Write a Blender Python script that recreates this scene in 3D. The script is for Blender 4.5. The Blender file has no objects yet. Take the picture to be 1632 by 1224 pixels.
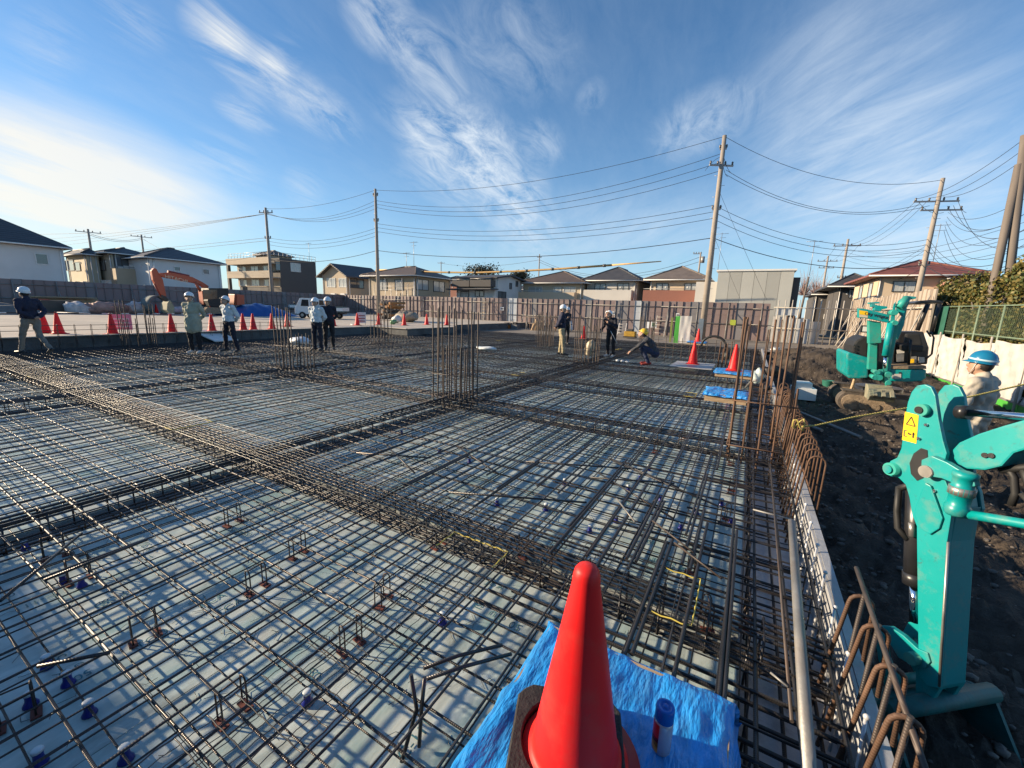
import bpy, bmesh, math, random
from mathutils import Vector, Matrix
R = random.Random(11)
S = bpy.context.scene
COL = S.collection
V = Vector
PI = math.pi
rad = math.radians
# ------------------------------------------------------------------ camera
CAMZ = 1.8
M = Matrix(((0.86587664, -0.11861977, 0.48599074), (0.49925905, 0.14355435, -0.85447794), (0.03159189, 0.98250776, 0.18352235)))
FPX, PW, PH = 655.0, 1632.0, 1224.0
CP = V((0, 0, CAMZ))
cd = bpy.data.cameras.new('camera')
cam = bpy.data.objects.new('camera', cd)
COL.objects.link(cam)
cd.sensor_width = 36
cd.lens = FPX / PW * 36
cd.clip_start = .05
cd.clip_end = 3000
mw = M.to_4x4()
mw.translation = CP
cam.matrix_world = mw
S.camera = cam
S.render.resolution_x, S.render.resolution_y = 1024, 768
# measured lines of sight of the photograph: they only give the true positions of things on known planes
def ray(px, py):
    return M @ V(((px - 816) / FPX, -(py - 612) / FPX, -1))
def gz(px, py, z=.2):
    d = ray(px, py); return CP + d * ((z - CAMZ) / d.z)
def gy(px, py, y):
    d = ray(px, py); return CP + d * (y / d.y)
def gx(px, py, x):
    d = ray(px, py); return CP + d * (x / d.x)
# ------------------------------------------------------------------ sky and sun
SUN_EL, SUN_AZ = rad(17), rad(22)          # azimuth measured from -X towards -Y
TOSUN = V((-math.cos(SUN_AZ) * math.cos(SUN_EL), -math.sin(SUN_AZ) * math.cos(SUN_EL), math.sin(SUN_EL)))
W = bpy.data.worlds.new('World'); S.world = W; W.use_nodes = True
nt = W.node_tree; nt.nodes.clear()
def N(tree, t, **kw):
    n = tree.nodes.new(t)
    for k, v in kw.items(): setattr(n, k, v)
    return n
def L(tree, a, b): tree.links.new(a, b)
def mth(tree, op, a, b=None, c=None, clamp=False):
    n = tree.nodes.new('ShaderNodeMath'); n.operation = op; n.use_clamp = clamp
    for i, x in enumerate((a, b, c)):
        if x is None: continue
        if isinstance(x, (int, float)): n.inputs[i].default_value = x
        else: tree.links.new(x, n.inputs[i])
    return n.outputs[0]
sky = N(nt, 'ShaderNodeTexSky', sky_type='NISHITA', sun_disc=False)
sky.sun_elevation = SUN_EL
sky.sun_rotation = math.atan2(TOSUN.x, TOSUN.y)
sky.altitude = 50; sky.air_density = 1.0; sky.dust_density = .15; sky.ozone_density = 3.0
tc = N(nt, 'ShaderNodeTexCoord')
DIR = tc.outputs['Generated']
def wdot(v):
    n = N(nt, 'ShaderNodeVectorMath', operation='DOT_PRODUCT'); L(nt, DIR, n.inputs[0]); n.inputs[1].default_value = v; return n.outputs['Value']
sep = N(nt, 'ShaderNodeSeparateXYZ'); L(nt, DIR, sep.inputs[0])
den = mth(nt, 'ADD', mth(nt, 'MAXIMUM', sep.outputs[2], 0.0), .22)
pu, pv = mth(nt, 'DIVIDE', sep.outputs[0], den), mth(nt, 'DIVIDE', sep.outputs[1], den)
def plane(px, py):
    d = ray(px, py).normalized(); k = max(d.z, 0) + .22; return V((d.x / k, d.y / k))
def fibre(p0, p1, stretch, scale, detail, seed, dist, rough=.62):
    t = (plane(*p1) - plane(*p0)).normalized()
    a = mth(nt, 'ADD', mth(nt, 'MULTIPLY', pu, t.x / stretch), mth(nt, 'MULTIPLY', pv, t.y / stretch))
    b = mth(nt, 'ADD', mth(nt, 'MULTIPLY', pu, -t.y), mth(nt, 'MULTIPLY', pv, t.x))
    cmb = N(nt, 'ShaderNodeCombineXYZ'); L(nt, a, cmb.inputs[0]); L(nt, b, cmb.inputs[1]); cmb.inputs[2].default_value = seed
    nz = N(nt, 'ShaderNodeTexNoise'); L(nt, cmb.outputs[0], nz.inputs['Vector'])
    nz.inputs['Scale'].default_value = scale; nz.inputs['Detail'].default_value = detail
    nz.inputs['Roughness'].default_value = rough; nz.inputs['Distortion'].default_value = dist
    return nz.outputs['Fac']
def blob(p0, p1, width, soft=1.0):           # a bank of cirrus between two directions
    d0, d1 = ray(*p0).normalized(), ray(*p1).normalized()
    c = ((d0 + d1) / 2).normalized(); t = (d1 - d0); La = t.length / 2; t.normalize()
    n = c.cross(t).normalized()
    a = mth(nt, 'MULTIPLY', mth(nt, 'SUBTRACT', wdot(t), c.dot(t)), 1 / (La * 1.25))
    b = mth(nt, 'MULTIPLY', mth(nt, 'SUBTRACT', wdot(n), c.dot(n)), FPX / width)
    e = mth(nt, 'ADD', mth(nt, 'MULTIPLY', a, a), mth(nt, 'MULTIPLY', b, b))
    m = mth(nt, 'SUBTRACT', 1, e, clamp=True)
    m = mth(nt, 'MULTIPLY', m, mth(nt, 'GREATER_THAN', wdot(c), 0))
    return mth(nt, 'MULTIPLY', mth(nt, 'POWER', m, soft), 1.0)
fA = fibre((310, 20), (560, 210), 3.4, 9, 12, 0.3, .5, .68)
fB = fibre((640, 180), (860, 380), 2.0, 9, 12, 3.1, .7, .68)
fC = fibre((1600, 60), (1250, 250), 3.0, 5, 12, 5.7, .5, .66)
fH = fibre((0, 200), (350, 330), 4, 3.0, 10, 8.7, .3, .62)
def addm(*xs):
    r = xs[0]
    for x in xs[1:]: r = mth(nt, 'ADD', r, x)
    return r
def scl(x, k): return mth(nt, 'MULTIPLY', x, k)
def ctr(x, lo, hi): return mth(nt, 'DIVIDE', mth(nt, 'SUBTRACT', x, lo), hi - lo, clamp=True)
def bank(lst, base):
    r = None
    for p0, p1, w, k_ in lst:
        q = scl(blob(p0, p1, w, 1.3), k_); r = q if r is None else mth(nt, 'ADD', r, q)
    return mth(nt, 'ADD', r, base)
mA = bank((((295, 5), (385, 85), 34, .9), ((340, 45), (445, 150), 40, .85), ((415, 115), (570, 215), 34, .9), ((345, 160), (440, 203), 20, .7), ((150, 10), (270, 65), 26, .5), ((425, 65), (470, 115), 34, .6), ((20, 40), (130, 110), 40, .3), ((300, 220), (420, 290), 36, .35)), .06)
mB = bank((((555, -30), (650, 75), 44, 1.0), ((630, 40), (705, 130), 44, .9), ((690, 105), (740, 160), 26, .6), ((690, 50), (920, 100), 70, .45), ((610, 180), (790, 205), 46, .8), ((640, 210), (810, 265), 56, .9), ((750, 195), (860, 335), 56, .95), ((640, 265), (830, 315), 46, .7), ((770, 300), (890, 395), 52, .8), ((840, 195), (890, 255), 30, .7), ((1040, 228), (1215, 155), 44, .85), ((930, 135), (955, 170), 26, .5), ((450, 290), (520, 310), 30, .4)), .05)
mC = bank((((1230, 330), (1640, 60), 210, .85), ((1180, 260), (1500, 160), 120, .4), ((700, 395), (1320, 340), 70, .55), ((1300, 420), (1660, 300), 120, .5)), .03)
mH = bank((((-260, 215), (340, 325), 85, 1.7), ((-100, 300), (430, 350), 46, .7)), 0)
cl = addm(mth(nt, 'MULTIPLY', mA, ctr(fA, .42, .74)), mth(nt, 'MULTIPLY', mB, ctr(fB, .36, .74)), mth(nt, 'MULTIPLY', mC, ctr(fC, .28, .80)), mth(nt, 'MULTIPLY', mH, ctr(fH, .2, .75)))
cl = mth(nt, 'MINIMUM', scl(cl, .78), .85)
cl = mth(nt, 'MULTIPLY', cl, ctr(sep.outputs[2], -.01, .05))
gl = mth(nt, 'POWER', mth(nt, 'MAXIMUM', mth(nt, 'MULTIPLY', mth(nt, 'ADD', wdot(TOSUN), 1), .5), 0), 6)
cmix = N(nt, 'ShaderNodeMix', data_type='RGBA'); L(nt, gl, cmix.inputs['Factor'])
SKYK = .077
k = 1 / SKYK
cmix.inputs['A'].default_value = (.42 * k, .48 * k, .545 * k, 1); cmix.inputs['B'].default_value = (.66 * k, .575 * k, .43 * k, 1)
# camera-processed blue: the phone deepens the sky
tint = N(nt, 'ShaderNodeMix', data_type='RGBA', blend_type='MULTIPLY'); tint.inputs['Factor'].default_value = 1
L(nt, sky.outputs[0], tint.inputs['A']); tint.inputs['B'].default_value = (.66, 1.02, 1.22, 1)
# pale low haze, warmer towards the sun
hz = N(nt, 'ShaderNodeMix', data_type='RGBA'); L(nt, scl(mth(nt, 'POWER', 2.718, mth(nt, 'MULTIPLY', mth(nt, 'MAXIMUM', sep.outputs[2], 0), -7)), .72), hz.inputs['Factor'])
L(nt, tint.outputs['Result'], hz.inputs['A']); hcol = N(nt, 'ShaderNodeMix', data_type='RGBA'); L(nt, gl, hcol.inputs['Factor']); hcol.inputs['A'].default_value = (.35 * k, .45 * k, .54 * k, 1); hcol.inputs['B'].default_value = (.56 * k, .48 * k, .34 * k, 1); L(nt, hcol.outputs['Result'], hz.inputs['B'])
smix = N(nt, 'ShaderNodeMix', data_type='RGBA'); L(nt, cl, smix.inputs['Factor'])
L(nt, hz.outputs['Result'], smix.inputs['A']); L(nt, cmix.outputs['Result'], smix.inputs['B'])
bg = N(nt, 'ShaderNodeBackground'); bg.inputs['Strength'].default_value = SKYK
L(nt, smix.outputs['Result'], bg.inputs['Color'])
wo = N(nt, 'ShaderNodeOutputWorld'); L(nt, bg.outputs[0], wo.inputs[0])
sl = bpy.data.lights.new('sun', 'SUN'); sl.energy = 5.0; sl.angle = rad(.9); sl.color = (1, .80, .56)
so = bpy.data.objects.new('sun', sl); COL.objects.link(so); so.rotation_euler = TOSUN.to_track_quat('Z', 'Y').to_euler(); so.location = (-20, -10, 20)
S.view_settings.view_transform = 'Standard'; S.view_settings.look = 'None'; S.view_settings.gamma = 1; S.view_settings.exposure = .88
S.render.engine = 'CYCLES'; S.cycles.max_bounces = 6; S.cycles.diffuse_bounces = 3; S.cycles.glossy_bounces = 3; S.cycles.caustics_reflective = False; S.cycles.caustics_refractive = False
# ------------------------------------------------------------------ materials
MATS = {}
def mat(name, col, rough=.6, metal=0., var=.12, scale=4., bump=0., bscale=40., spec=.5, stain=None, stainamt=.0, stainscale=1.5, srange=(.48, .68), hue=0., detail=6, coat=0., trans=0., vec=None, ribs=None, twosided=None, emis=None, stain2=None):
    if name in MATS: return MATS[name]
    m = bpy.data.materials.new(name); m.use_nodes = True; t = m.node_tree; b = t.nodes['Principled BSDF']
    b.inputs['Roughness'].default_value = rough; b.inputs['Metallic'].default_value = metal; b.inputs['Specular IOR Level'].default_value = spec
    b.inputs['Coat Weight'].default_value = coat
    g = N(t, 'ShaderNodeNewGeometry'); P = g.outputs['Position']
    if vec:
        mp = N(t, 'ShaderNodeMapping'); L(t, P, mp.inputs[0]); mp.inputs['Scale'].default_value = vec; P = mp.outputs[0]
    nz = N(t, 'ShaderNodeTexNoise'); L(t, P, nz.inputs['Vector']); nz.inputs['Scale'].default_value = scale; nz.inputs['Detail'].default_value = detail
    mx = N(t, 'ShaderNodeMix', data_type='RGBA'); L(t, ctr_t(t, nz.outputs['Fac'], .3, .7), mx.inputs['Factor'])
    c = V(col)
    lo = c * (1 - var); hi = c * (1 + var)
    mx.inputs['A'].default_value = (lo.x * (1 + hue), lo.y, lo.z * (1 - hue), 1); mx.inputs['B'].default_value = (hi.x * (1 - hue), hi.y, hi.z * (1 + hue), 1)
    out = mx.outputs['Result']
    if stain:
        n2 = N(t, 'ShaderNodeTexNoise'); L(t, P, n2.inputs['Vector']); n2.inputs['Scale'].default_value = stainscale; n2.inputs['Detail'].default_value = 8; n2.inputs['Roughness'].default_value = .65
        m2 = N(t, 'ShaderNodeMix', data_type='RGBA'); L(t, mth(t, 'MULTIPLY', ctr_t(t, n2.outputs['Fac'], *srange), stainamt), m2.inputs['Factor'])
        L(t, out, m2.inputs['A']); m2.inputs['B'].default_value = (*stain, 1); out = m2.outputs['Result']
    if stain2:
        c2_, a2_, s2_, r2_ = stain2
        n4 = N(t, 'ShaderNodeTexNoise'); L(t, P, n4.inputs['Vector']); n4.inputs['Scale'].default_value = s2_; n4.inputs['Detail'].default_value = 10; n4.inputs['Roughness'].default_value = .72; n4.inputs['Distortion'].default_value = .8
        m4 = N(t, 'ShaderNodeMix', data_type='RGBA'); L(t, mth(t, 'MULTIPLY', ctr_t(t, n4.outputs['Fac'], *r2_), a2_), m4.inputs['Factor']); L(t, out, m4.inputs['A']); m4.inputs['B'].default_value = (*c2_, 1); out = m4.outputs['Result']
    oi = N(t, 'ShaderNodeObjectInfo')          # every object a little different
    hs = N(t, 'ShaderNodeHueSaturation'); L(t, out, hs.inputs['Color'])
    L(t, mth(t, 'ADD', mth(t, 'MULTIPLY', oi.outputs['Random'], var * .8), 1 - var * .4), hs.inputs['Value'])
    L(t, hs.outputs[0], b.inputs['Base Color'])
    L(t, mth(t, 'ADD', mth(t, 'MULTIPLY', nz.outputs['Fac'], .25), rough - .125, clamp=True), b.inputs['Roughness'])
    nrm = None
    if bump:
        n3 = N(t, 'ShaderNodeTexNoise'); L(t, P, n3.inputs['Vector']); n3.inputs['Scale'].default_value = bscale; n3.inputs['Detail'].default_value = 5
        bp = N(t, 'ShaderNodeBump'); bp.inputs['Strength'].default_value = min(bump, 1); bp.inputs['Distance'].default_value = .02 * max(1, bump); L(t, n3.outputs['Fac'], bp.inputs['Height']); nrm = bp
    if ribs:
        ax, per, amt = ribs
        sp = N(t, 'ShaderNodeSeparateXYZ'); L(t, g.outputs['Position'], sp.inputs[0])
        w = mth(t, 'SINE', mth(t, 'MULTIPLY', sp.outputs[ax], 2 * PI / per))
        b2 = N(t, 'ShaderNodeBump'); b2.inputs['Strength'].default_value = 1; b2.inputs['Distance'].default_value = amt; L(t, mth(t, 'POWER', mth(t, 'ADD', mth(t, 'MULTIPLY', w, .5), .5), .6), b2.inputs['Height'])
        if nrm: L(t, nrm.outputs[0], b2.inputs['Normal'])
        nrm = b2
    if nrm: L(t, nrm.outputs[0], b.inputs['Normal'])
    if trans: b.inputs['Transmission Weight'].default_value = trans
    if emis: b.inputs['Emission Color'].default_value = (*emis, 1); b.inputs['Emission Strength'].default_value = 1
    MATS[name] = m
    return m
def ctr_t(t, x, lo, hi): return mth(t, 'DIVIDE', mth(t, 'SUBTRACT', x, lo), hi - lo, clamp=True)
# ------------------------------------------------------------------ mesh building
class MB:
    def __init__(s): s.v = []; s.f = []; s.m = []; s.sm = []
    def add(s, vs, fs, mi=0, sm=False):
        o = len(s.v); s.v += [tuple(v) for v in vs]
        for f in fs: s.f.append(tuple(i + o for i in f)); s.m.append(mi); s.sm.append(sm)
        return s
    def box(s, c, size, rot=None, mi=0):
        hx, hy, hz = size[0] / 2, size[1] / 2, size[2] / 2; c = V(c)
        p = [V((x, y, z)) for z in (-hz, hz) for y in (-hy, hy) for x in (-hx, hx)]
        if rot: p = [rot @ q for q in p]
        return s.add([q + c for q in p], [(0, 2, 3, 1), (4, 5, 7, 6), (0, 1, 5, 4), (2, 6, 7, 3), (0, 4, 6, 2), (1, 3, 7, 5)], mi)
    def b2(s, a, b, mi=0):                    # box by two corners
        a, b = V(a), V(b); return s.box((a + b) / 2, [abs(q) for q in (b - a)], None, mi)
    def beam(s, p0, p1, w, h, up=(0, 0, 1), mi=0):
        p0, p1 = V(p0), V(p1); d = p1 - p0; l = d.length; d.normalize(); u = V(up)
        if abs(d.dot(u)) > .98: u = V((0, 1, 0))
        sd = d.cross(u).normalized(); u = sd.cross(d)
        return s.box((p0 + p1) / 2, (l, w, h), Matrix((d, sd, u)).transposed(), mi)
    def tube(s, pts, r, n=6, mi=0, cap=True, sm=True):
        pts = [V(p) for p in pts]; rs = r if isinstance(r, (list, tuple)) else [r] * len(pts)
        vs = []; fs = []; pu_ = None
        for i, p in enumerate(pts):
            d = (pts[min(i + 1, len(pts) - 1)] - pts[max(i - 1, 0)]).normalized()
            if pu_ is None:
                u = V((0, 0, 1)) if abs(d.z) < .9 else V((1, 0, 0))
            else: u = pu_
            a = d.cross(u).normalized(); u = a.cross(d).normalized(); pu_ = u
            for k_ in range(n):
                t = 2 * PI * k_ / n; vs.append(p + (a * math.cos(t) + u * math.sin(t)) * rs[i])
        for i in range(len(pts) - 1):
            for k_ in range(n):
                a = i * n + k_; b = i * n + (k_ + 1) % n; fs.append((a, b, b + n, a + n))
        s.add(vs, fs, mi, sm)
        if cap:
            o = len(s.v) - len(vs)
            s.f += [tuple(o + i for i in range(n - 1, -1, -1)), tuple(o + len(vs) - n + i for i in range(n))]; s.m += [mi, mi]; s.sm += [False, False]
        return s
    def cyl(s, p0, p1, r, n=10, r1=None, mi=0): return s.tube([p0, p1], [r, r if r1 is None else r1], n, mi)
    def lathe(s, prof, n=20, o=(0, 0, 0), mi=0, rot=None, sm=True, closed=True):
        o = V(o); vs = []; fs = []
        for r, z in prof:
            for k_ in range(n):
                q = V((r * math.cos(2 * PI * k_ / n), r * math.sin(2 * PI * k_ / n), z)); vs.append((rot @ q if rot else q) + o)
        for i in range(len(prof) - 1):
            for k_ in range(n):
                a = i * n + k_; b = i * n + (k_ + 1) % n; fs.append((a, b, b + n, a + n))
        if closed: fs += [tuple(range(n - 1, -1, -1)), tuple(len(vs) - n + i for i in range(n))]
        return s.add(vs, fs, mi, sm)
    def prism(s, poly, o, ax, ay, t, mi=0):   # polygon in (ax,ay), extruded by vector t
        o, ax, ay, t = V(o), V(ax), V(ay), V(t); n = len(poly)
        a = [o + ax * p[0] + ay * p[1] for p in poly]; vs = a + [p + t for p in a]
        nn = ax.cross(ay).dot(t)
        ar = sum(poly[i][0] * poly[(i + 1) % n][1] - poly[(i + 1) % n][0] * poly[i][1] for i in range(n))
        fs = [tuple(range(n)), tuple(range(2 * n - 1, n - 1, -1))] + [(i, i + n, (i + 1) % n + n, (i + 1) % n) for i in range(n)]
        if nn * ar > 0: fs = [tuple(reversed(f)) for f in fs]
        return s.add(vs, fs, mi)
    def ball(s, c, r, nu=12, nv=8, mi=0, rot=None):
        c = V(c); r = (r, r, r) if isinstance(r, (int, float)) else r; vs = []; fs = []
        for j in range(nv + 1):
            ph = PI * j / nv
            for i in range(nu):
                th = 2 * PI * i / nu; q = V((r[0] * math.sin(ph) * math.cos(th), r[1] * math.sin(ph) * math.sin(th), r[2] * math.cos(ph))); vs.append((rot @ q if rot else q) + c)
        for j in range(nv):
            for i in range(nu):
                a = j * nu + i; b = j * nu + (i + 1) % nu; fs.append((a, a + nu, b + nu, b))
        return s.add(vs, fs, mi, True)
    def grid(s, fn, nu, nv, mi=0, sm=True):
        vs = [fn(i / nu, j / nv) for j in range(nv + 1) for i in range(nu + 1)]
        fs = [(j * (nu + 1) + i, j * (nu + 1) + i + 1, (j + 1) * (nu + 1) + i + 1, (j + 1) * (nu + 1) + i) for j in range(nv) for i in range(nu)]
        return s.add(vs, fs, mi, sm)
    def mesh(s, name, mats):
        me = bpy.data.meshes.new(name); me.from_pydata(s.v, [], s.f)
        for m in (mats if isinstance(mats, (list, tuple)) else [mats]): me.materials.append(m)
        me.polygons.foreach_set('material_index', s.m); me.polygons.foreach_set('use_smooth', s.sm); me.update()
        return me
    def build(s, name, mats, parent=None, bevel=0):
        o = bpy.data.objects.new(name, s.mesh(name, mats)); COL.objects.link(o)
        if bevel:
            bm = bmesh.new(); bm.from_mesh(o.data)
            es = [e for e in bm.edges if len(e.link_faces) == 2 and e.calc_face_angle(0) > .5]
            bmesh.ops.bevel(bm, geom=es, offset=bevel, segments=2, affect='EDGES', profile=.6, clamp_overlap=True); bm.to_mesh(o.data); bm.free()
        if parent: par(o, parent)
        return o
def par(o, p):
    o.parent = p; o.matrix_parent_inverse = wm(p).inverted(); return o
def wm(o):
    m = Matrix.LocRotScale(o.location, o.rotation_euler, o.scale)
    return (wm(o.parent) @ o.matrix_parent_inverse @ m) if o.parent else m
def tag(o, label=None, cat=None, group=None, kind=None):
    for k_, v in (('label', label), ('category', cat), ('group', group), ('kind', kind)):
        if v: o[k_] = v
    return o
def thing(name, label, cat, loc=(0, 0, 0), rz=0, group=None):
    o = bpy.data.objects.new(name, None); COL.objects.link(o); o.location = loc; o.rotation_euler = (0, 0, rz); o.empty_display_size = .1
    return tag(o, label, cat, group)
def inst(name, me, loc, rot=(0, 0, 0), scale=(1, 1, 1), parent=None):
    o = bpy.data.objects.new(name, me); COL.objects.link(o); o.location = loc; o.rotation_euler = rot; o.scale = scale
    if parent: par(o, parent)
    return o
def dup(root, loc, rz=0, label=None, sc=None):
    r = root.copy(); COL.objects.link(r); r.location = loc; r.rotation_euler = (0, 0, rz)
    if sc: r.scale = (sc, sc, sc)
    if label: r['label'] = label
    def rec(src, dst):
        for ch in list(src.children):
            c = ch.copy(); COL.objects.link(c); c.parent = dst; rec(ch, c)
    rec(root, r); return r
def struct(o): o['kind'] = 'structure'; return o
def lerp(a, b, t): return a + (b - a) * t
def txt(body, size, name, m, parent, mx, ext=.002):       # lettering as a thin mesh, placed with matrix mx
    cu = bpy.data.curves.new(name, 'FONT'); cu.body = body; cu.size = size; cu.extrude = ext; cu.align_x = 'CENTER'; cu.align_y = 'CENTER'
    o = bpy.data.objects.new(name, cu); COL.objects.link(o)
    me = bpy.data.meshes.new_from_object(o.evaluated_get(bpy.context.evaluated_depsgraph_get())); bpy.data.objects.remove(o)
    me.materials.clear(); me.materials.append(m); me.transform(mx)
    o = bpy.data.objects.new(name, me); COL.objects.link(o)
    if parent: par(o, parent)
    return o
def frame(o, ax, ay):
    ax, ay = V(ax).normalized(), V(ay).normalized(); m = Matrix((ax, ay, ax.cross(ay))).transposed().to_4x4(); m.translation = V(o); return m
ORD = ['first', 'second', 'third', 'fourth', 'fifth', 'sixth', 'seventh', 'eighth', 'ninth', 'tenth', 'eleventh', 'twelfth', 'thirteenth', 'fourteenth', 'fifteenth', 'sixteenth', 'seventeenth', 'eighteenth', 'nineteenth', 'twentieth', 'twenty-first', 'twenty-second']
# ------------------------------------------------------------------ the setting
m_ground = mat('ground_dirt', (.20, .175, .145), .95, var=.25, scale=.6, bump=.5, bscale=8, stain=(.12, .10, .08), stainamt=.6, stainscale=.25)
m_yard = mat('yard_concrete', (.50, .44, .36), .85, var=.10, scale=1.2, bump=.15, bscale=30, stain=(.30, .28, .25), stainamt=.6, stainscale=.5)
m_wallc = mat('dark_concrete', (.13, .13, .125), .85, var=.25, scale=2, bump=.4, bscale=25, stain=(.06, .06, .055), stainamt=.7, stainscale=1.3)  # darker concrete for the side faces of the yard slab
m_soil = mat('dark_soil', (.052, .039, .028), .95, var=.4, scale=5, bump=1.5, bscale=30, stain=(.12, .092, .066), stainamt=.8, stainscale=2.2)
m_stone = mat('small_stone', (.16, .14, .12), .9, var=.3, scale=9)
m_blind = mat('blinding_concrete', (.64, .645, .67), .8, var=.18, scale=3, bump=.5, bscale=45, stain=(.30, .29, .28), stainamt=.6, stainscale=4)
m_deck = mat('deck_board', (.56, .615, .575), .32, var=.18, scale=7, bump=.05, bscale=60, stain=(.20, .345, .345), stainamt=.85, stainscale=1.7, srange=(.42, .66), vec=(2.2, .75, 1), hue=.03, stain2=((.25, .28, .26), .7, 1.3, (.52, .64)))
m_ply = mat('formwork_ply', (.40, .41, .42), .5, var=.15, scale=2.2, bump=.15, bscale=30, stain=(.22, .20, .17), stainamt=.5, stainscale=3)
m_timber = mat('raw_timber', (.42, .30, .18), .75, var=.2, scale=6, bump=.2, bscale=60, vec=(1, 4, 4))
m_pinkpan = mat('fence_panel_pink', (.235, .175, .165), .55, var=.14, scale=.9, bump=.06, bscale=6, stain=(.20, .16, .16), stainamt=.4, stainscale=1.1, vec=(1, 1, .4))
m_greypan = mat('fence_panel_grey', (.20, .19, .195), .5, var=.12, scale=.9, bump=.06, bscale=6, vec=(1, 1, .4))
m_creampan = mat('fence_panel_cream', (.40, .34, .28), .55, var=.14, scale=.9, stain=(.42, .34, .28), stainamt=.4, stainscale=1.1, vec=(1, 1, .4))
m_clear = mat('fence_panel_clear', (.45, .48, .51), .3, var=.06, scale=.9)
m_pipe = mat('galvanised_pipe', (.26, .255, .24), .5, metal=.35, var=.2, scale=5, bump=.1, bscale=70, stain=(.23, .16, .11), stainamt=.35, stainscale=6)
m_pipel = mat('pale_pipe', (.46, .42, .36), .55, metal=.15, var=.15, scale=5)

g = MB(); g.grid(lambda u, v: V((lerp(-900, 900, u), lerp(-700, 1100, v), -.75)), 24, 24); struct(g.build('ground', m_ground))
# raised concrete yard on the left, with the wall that borders the slab
poly = [(-48, -25), (-17.7, -25), (-17.7, 15.8), (-15.3, 15.8), (-15.3, 19.6), (-17.2, 22.5), (-17.2, 39), (-48, 39)]
g = MB(); n = len(poly)
g.add([(x, y, .52) for x, y in poly], [tuple(range(n))], 0)
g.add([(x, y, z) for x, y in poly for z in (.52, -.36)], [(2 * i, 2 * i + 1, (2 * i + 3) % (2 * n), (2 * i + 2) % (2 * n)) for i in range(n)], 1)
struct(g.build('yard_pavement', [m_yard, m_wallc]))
for (a, b) in (((-17.7, -2), (-17.7, 15.8)), ((-17.7, 15.8), (-15.3, 15.8)), ((-15.3, 15.8), (-15.3, 19.6))):
    g = MB(); d = V((*b, 0)) - V((*a, 0)); g.beam(V((*a, .535)), V((*b, .535)), .16, .03); struct(g.build('yard_edge_slab', m_yard))
g = MB(); g.grid(lambda u, v: V((lerp(-17.2, 6.4, u), lerp(23.6, 40, v), .06 + .02 * math.sin(u * 31) * math.sin(v * 17))), 30, 24); struct(g.build('packed_ground', m_ground))
# blinding concrete at the bottom of the beam trenches
g = MB(); g.add([(.10, -2.3, -.20), (.64, -2.3, -.20), (.64, 23.6, -.20), (.10, 23.6, -.20)], [(0, 1, 2, 3)]); struct(g.build('blinding_concrete', m_blind))
g = MB(); g.add([(-17.68, -2.3, -.06), (.10, -2.3, -.06), (.10, 23.6, -.06), (-17.68, 23.6, -.06)], [(0, 1, 2, 3)]); struct(g.build('trench_floor', mat('trench_concrete', (.46, .49, .47), .6, var=.2, scale=3, bump=.2, bscale=30)))
YB = [(.15, .58), (-4.62, -4.28), (-9.68, -9.35), (-13.25, -12.9), (-17.1, -16.7)]        # beam trenches along Y
XB = [(2.20, 2.46), (5.70, 6.05), (8.50, 8.78), (12.1, 12.5), (16.95, 17.2), (18.4, 18.7)]    # along X
XI = [(-16.7, -13.25), (-12.9, -9.68), (-9.35, -4.62), (-4.28, .15)]
YI = [(-1.9, 2.20), (2.46, 5.70), (6.05, 8.50), (8.78, 12.1), (12.5, 16.95), (17.2, 18.4), (18.7, 23.4)]
deck = MB()
for x0, x1 in XI:
    for y0, y1 in YI: deck.b2((x0, y0, -.3), (x1, y1, -.022))
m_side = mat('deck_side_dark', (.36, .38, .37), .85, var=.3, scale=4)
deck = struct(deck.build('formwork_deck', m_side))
PANELS = []
for x0, x1 in XI:
    for y0, y1 in YI:
        nx = max(1, round((x1 - x0) / 1.82)); ny = max(1, round((y1 - y0) / .91)); wx = (x1 - x0) / nx; wy = (y1 - y0) / ny
        for i in range(nx):
            for j in range(ny):
                b = MB(); b.box((0, 0, 0), (wx - .005, wy - .005, .02))
                o = b.build('deck_board', m_deck, None); o.location = (x0 + wx * (i + .5), y0 + wy * (j + .5), -.011 + R.uniform(-.0015, .0015)); o.rotation_euler = (R.uniform(-.001, .001), R.uniform(-.0008, .0008), R.uniform(-.0012, .0012)); par(o, deck); PANELS.append(o)
# blue-green ink stamps on the boards near the camera
m_ink = mat('stamp_ink', (.05, .17, .21), .7, var=.3, scale=30)
STAMPS = ['JIS A', 'TCO', 'C-111', 'SO', 'ISI', 'TCA', '50', 'G U']
tcache = {}
for o in PANELS:
    p = o.location
    if p.x < -4.4 or p.y > 4.6 or p.y < -.3: continue
    for k_ in range(9):
        s_ = R.choice(STAMPS)
        if s_ not in tcache: tcache[s_] = txt(s_, .072, 'printed_stamp', m_ink, None, Matrix.Identity(4), .0003)
        q = tcache[s_].copy(); COL.objects.link(q); q.location = (p.x + R.uniform(-.75, .75), p.y + R.choice((-.25, .05, .3)) + R.uniform(-.05, .05), .0022); q.rotation_euler = (0, 0, R.choice((0, PI / 2, PI, -PI / 2)) + R.uniform(-.03, .03)); q.scale = (R.uniform(.7, 1.1),) * 3; par(q, o)
for q in tcache.values(): bpy.data.objects.remove(q)
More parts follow.
